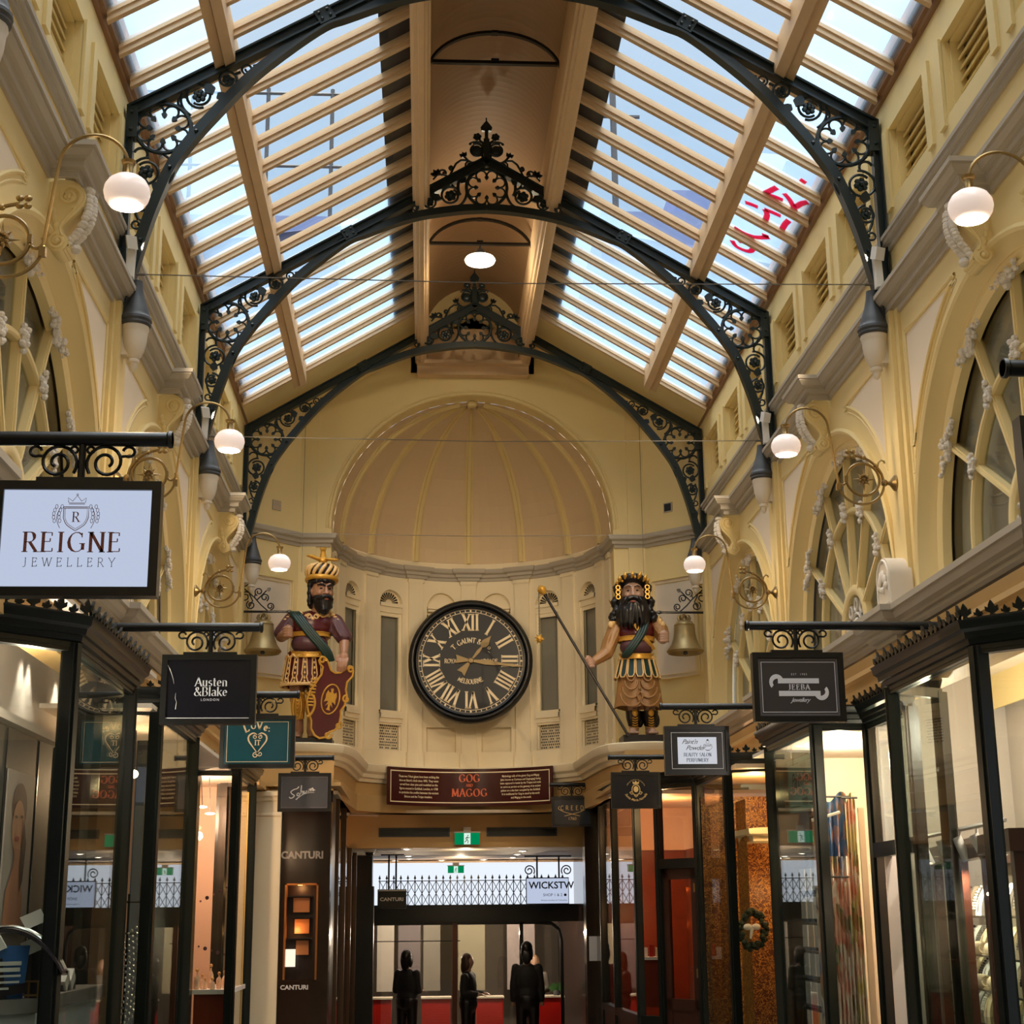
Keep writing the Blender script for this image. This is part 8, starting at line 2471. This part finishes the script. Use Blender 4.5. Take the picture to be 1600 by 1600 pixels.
# people in the cafe
def person(x, y, lb, top, hairc, turn, arm=True, h=1.66):
    r = thing('person', lb, 'person', (x, y, 0))
    k = h / 1.72
    z = lambda v: v * k
    m = MB()
    m.ball((x, y, z(1.60)), (.075, .09, .115), 12, 9); cap(m, (x, y + .01, z(1.40)), (x, y, z(1.52)), .055, .05)
    m.ball((x - .07 * turn * 0, y - .085, z(1.585)), (.014, .02, .022), 6, 5)
    for q in (-1, 1):
        cap(m, (x + q * .17, y, z(1.36)), (x + q * .21, y + .0, z(1.10)), .05, .042)
        e = (x + q * (.12), y - .22, z(1.08)) if arm else (x + q * .22, y - .03, z(.86))
        cap(m, (x + q * .21, y, z(1.10)), e, .042, .03)
        m.ball((e[0], e[1] - .03, e[2]), (.035, .045, .025), 8, 6)
        for f in range(4): m.tube([(e[0] - .024 + .016 * f, e[1] - .06, e[2]), (e[0] - .024 + .016 * f, e[1] - .10, e[2] - .012), (e[0] - .024 + .016 * f, e[1] - .115, e[2] - .03)], [.009, .0085, .007], 5)
        m.tube([(e[0] - q * .03, e[1] - .02, e[2]), (e[0] - q * .05, e[1] - .06, e[2] - .01)], [.011, .008], 5)
        cap(m, (x + q * .09, y, z(.9)), (x + q * .095, y, z(.48)), .08, .058); cap(m, (x + q * .095, y, z(.48)), (x + q * .095, y + .01, z(.09)), .055, .04)
        cap(m, (x + q * .095, y + .03, z(.04)), (x + q * .10, y - .14, z(.035)), .04, .035)
    m.ball((x, y, z(1.2)), (.19, .11, .22), 14, 9); m.ball((x, y, z(.95)), (.165, .12, .15), 14, 9)
    remesh(m.build('body', P_['skin2'], r), .014, 3)
    m = MB(); m.ball((x, y, z(1.2)), (.205, .125, .24), 16, 10); m.ball((x, y, z(.98)), (.18, .135, .17), 14, 9)
    for q in (-1, 1):
        e = (x + q * .125, y - .19, z(1.085)) if arm else (x + q * .215, y - .02, z(.92))
        cap(m, (x + q * .17, y, z(1.36)), (x + q * .21, y, z(1.10)), .066, .056); cap(m, (x + q * .21, y, z(1.10)), e, .055, .042)
    remesh(m.build('jacket', top, r), .016, 3)
    m = MB()
    for q in (-1, 1): cap(m, (x + q * .09, y, z(.9)), (x + q * .095, y, z(.48)), .095, .072); cap(m, (x + q * .095, y, z(.48)), (x + q * .095, y + .01, z(.10)), .07, .058)
    m.ball((x, y, z(.93)), (.19, .145, .16), 14, 9)
    remesh(m.build('trousers', P_['dark'], r), .016, 3)
    m = MB(); m.ball((x, y + .025, z(1.635)), (.088, .095, .10), 12, 8)
    for q in (-1, 1): m.ball((x + q * .07, y + .02, z(1.56)), (.026, .07, .10), 8, 6)
    m.ball((x, y + .07, z(1.52)), (.075, .05, .12), 8, 6)
    m.build('hair', hairc, r)
    r.rotation_euler.z = turn
BLKC = mat('black_jacket', (22, 22, 26), .7, var=.15)
person(-.85, 25.2, 'person in a black jacket standing before the glass screen, left of the brown mullion', BLKC, P_['hair'], 2.6, True)
person(.10, 25.0, 'person in dark clothes just right of the brown mullion', BLKC, mat('brown_hair', (66, 42, 28), .5, var=.2), 1.2, True, 1.60)
person(.95, 23.9, 'tall person in black standing nearest, right of the middle red counter', BLKC, P_['hair'], 3.0, False, 1.80)
person(1.30, 27.3, 'person with short fair hair sitting behind the far right red counter', mat('grey_shirt', (120, 112, 104), .7, var=.1), mat('fair_hair', (150, 116, 84), .5, var=.2), 0, True, 1.50)
r = thing('potted_plant', 'small green plant on the far right counter', 'plant', (1.62, 26.7, .89))
m = MB(); m.lathe([(.05, .89), (.065, .96), (.06, .97)], (1.62, 26.7, 0), 12); m.build('pot', 'lead', r)
m = MB(); rnd = random.Random(6)
for k in range(16): leaf(m, 1.62, 26.68 + rnd.uniform(-.03, .03), .96, rnd.uniform(.3, 2.8), rnd.uniform(.1, .17), .3, .003)
m.build('leaves', mat('leaf_green', (52, 92, 44), .5, var=.2), r)
r = thing('paper_sheet', 'white paper sheet fixed to the dark wall right of the glass screen', 'paper', (1.55, 20.14, 1.62))
m = MB(); m.box((1.50, 20.142, 1.62), (1.60, 20.149, 1.92)); m.build('sheet', 'whitebox', r, smooth=False)

# ---------------------------------------------------------------- outside: neighbouring roof seen through the skylight
SLATE = mat('slate_roof', (84, 96, 134), .7, var=.15, scale=3); RENDERW = mat('blue_grey_render', (120, 136, 176), .7, var=.08)
b1 = thing('building', 'blue grey neighbouring roof with a railing, seen through the left skylight', 'building', (-4.2, 27, 8))
m = MB(); m.box((-9, 26, 6), (-2.2, 33, 14.6)); m.build('wall', RENDERW, b1, smooth=False)
m = MB(); m.add([(-9, 25.7, 13.3), (-2.0, 25.7, 14.3), (-2.0, 29, 16.0), (-9, 29, 15.2)], [(0, 1, 2, 3)]); m.box((-9, 25.6, 13.2), (-2.2, 26, 13.45)); m.build('roof', SLATE, b1, smooth=False)
m = MB()
for x in (-8, -6.5, -5, -3.6, -2.4): m.tube([(x, 26.2, 14.4), (x, 26.2, 17.3)], .04, 5)
for z in (15.7, 17.2): m.tube([(-9, 26.2, z), (-2.2, 26.2, z)], .035, 5)
m.build('railing', 'lead', b1)
b2 = thing('building', 'stepped grey neighbouring roof with pipes, seen through the right skylight', 'building', (5.5, 27, 8))
m = MB(); m.box((2.6, 26, 6), (11, 33, 14.8)); m.box((4.0, 26.5, 14.8), (6.0, 30, 15.5)); m.box((6.2, 26.2, 14.8), (9.5, 30, 16.0)); m.build('wall', RENDERW, b2, smooth=False)
m = MB(); m.add([(2.4, 25.7, 14.3), (11, 25.7, 12.6), (11, 29, 15.0), (2.4, 29, 16.2)], [(0, 1, 2, 3)]); m.build('roof', SLATE, b2, smooth=False)
m = MB(); m.tube([(5.2, 26.1, 15.4), (5.2, 26.1, 16.0), (5.4, 26.1, 16.25), (6.2, 26.1, 16.2)], .12, 8); m.tube([(2.9, 26.1, 14.6), (2.9, 26.1, 18)], .06, 6); m.tube([(2.6, 26.1, 16.8), (3.4, 26.1, 16.8)], .04, 6); m.build('pipes', 'lead', b2)
# red spray paint on the glass of the right lower slope
GRF = bpy.data.materials.new('red_spray_paint'); GRF.use_nodes = True
nt = GRF.node_tree; nt.nodes.clear()
o_ = nt.nodes.new('ShaderNodeOutputMaterial'); tl_ = nt.nodes.new('ShaderNodeBsdfTranslucent'); tl_.inputs[0].default_value = lin((150, 12, 40)) + (1,)
df = nt.nodes.new('ShaderNodeBsdfDiffuse'); df.inputs[0].default_value = lin((150, 12, 40)) + (1,); mx = nt.nodes.new('ShaderNodeMixShader'); mx.inputs[0].default_value = .25
nt.links.new(tl_.outputs[0], mx.inputs[1]); nt.links.new(df.outputs[0], mx.inputs[2]); nt.links.new(mx.outputs[0], o_.inputs[0])
GST = [[(2.573, 11.787, 8.239), (2.626, 11.797, 8.208)], [(2.385, 12.282, 8.351), (2.447, 12.09, 8.314)], [(2.387, 12.291, 8.35), (2.473, 12.25, 8.298), (2.531, 12.237, 8.264)], [(2.514, 12.122, 8.274), (2.578, 12.179, 8.236), (2.633, 12.267, 8.204), (2.667, 12.343, 8.183)], [(2.636, 12.244, 8.202), (2.668, 12.124, 8.183), (2.704, 12.06, 8.161)], [(2.274, 12.598, 8.417), (2.331, 12.575, 8.383), (2.382, 12.563, 8.353)], [(2.433, 12.539, 8.322), (2.469, 12.596, 8.301), (2.479, 12.707, 8.295)], [(2.433, 12.539, 8.322), (2.496, 12.52, 8.285), (2.572, 12.505, 8.24)], [(2.641, 12.498, 8.199), (2.628, 12.598, 8.206), (2.626, 12.706, 8.208)], [(2.275, 13.119, 8.416), (2.369, 13.127, 8.36), (2.47, 13.082, 8.3), (2.563, 12.959, 8.245)], [(2.563, 12.959, 8.245), (2.504, 12.98, 8.28)], [(2.304, 13.368, 8.399), (2.355, 13.436, 8.369), (2.429, 13.428, 8.325), (2.477, 13.386, 8.296), (2.488, 13.303, 8.29), (2.459, 13.252, 8.307), (2.397, 13.267, 8.344), (2.352, 13.326, 8.37)]]
m = MB()
for L in GST:
    P = catmull([Vector(p) for p in L], 5) if len(L) > 2 else [Vector(p) for p in L]
    A = []; B = []
    for i, p in enumerate(P):
        t = (P[min(i + 1, len(P) - 1)] - P[max(i - 1, 0)]).normalized(); n = t.cross(Vector((.51, 0, .86))).normalized() * .03
        A.append(p + n); B.append(p - n)
    m.strip(A, B)
tag(m.build('graffiti', GRF, smooth=False), 'red spray painted scrawl on the skylight glass at the right', 'graffiti')
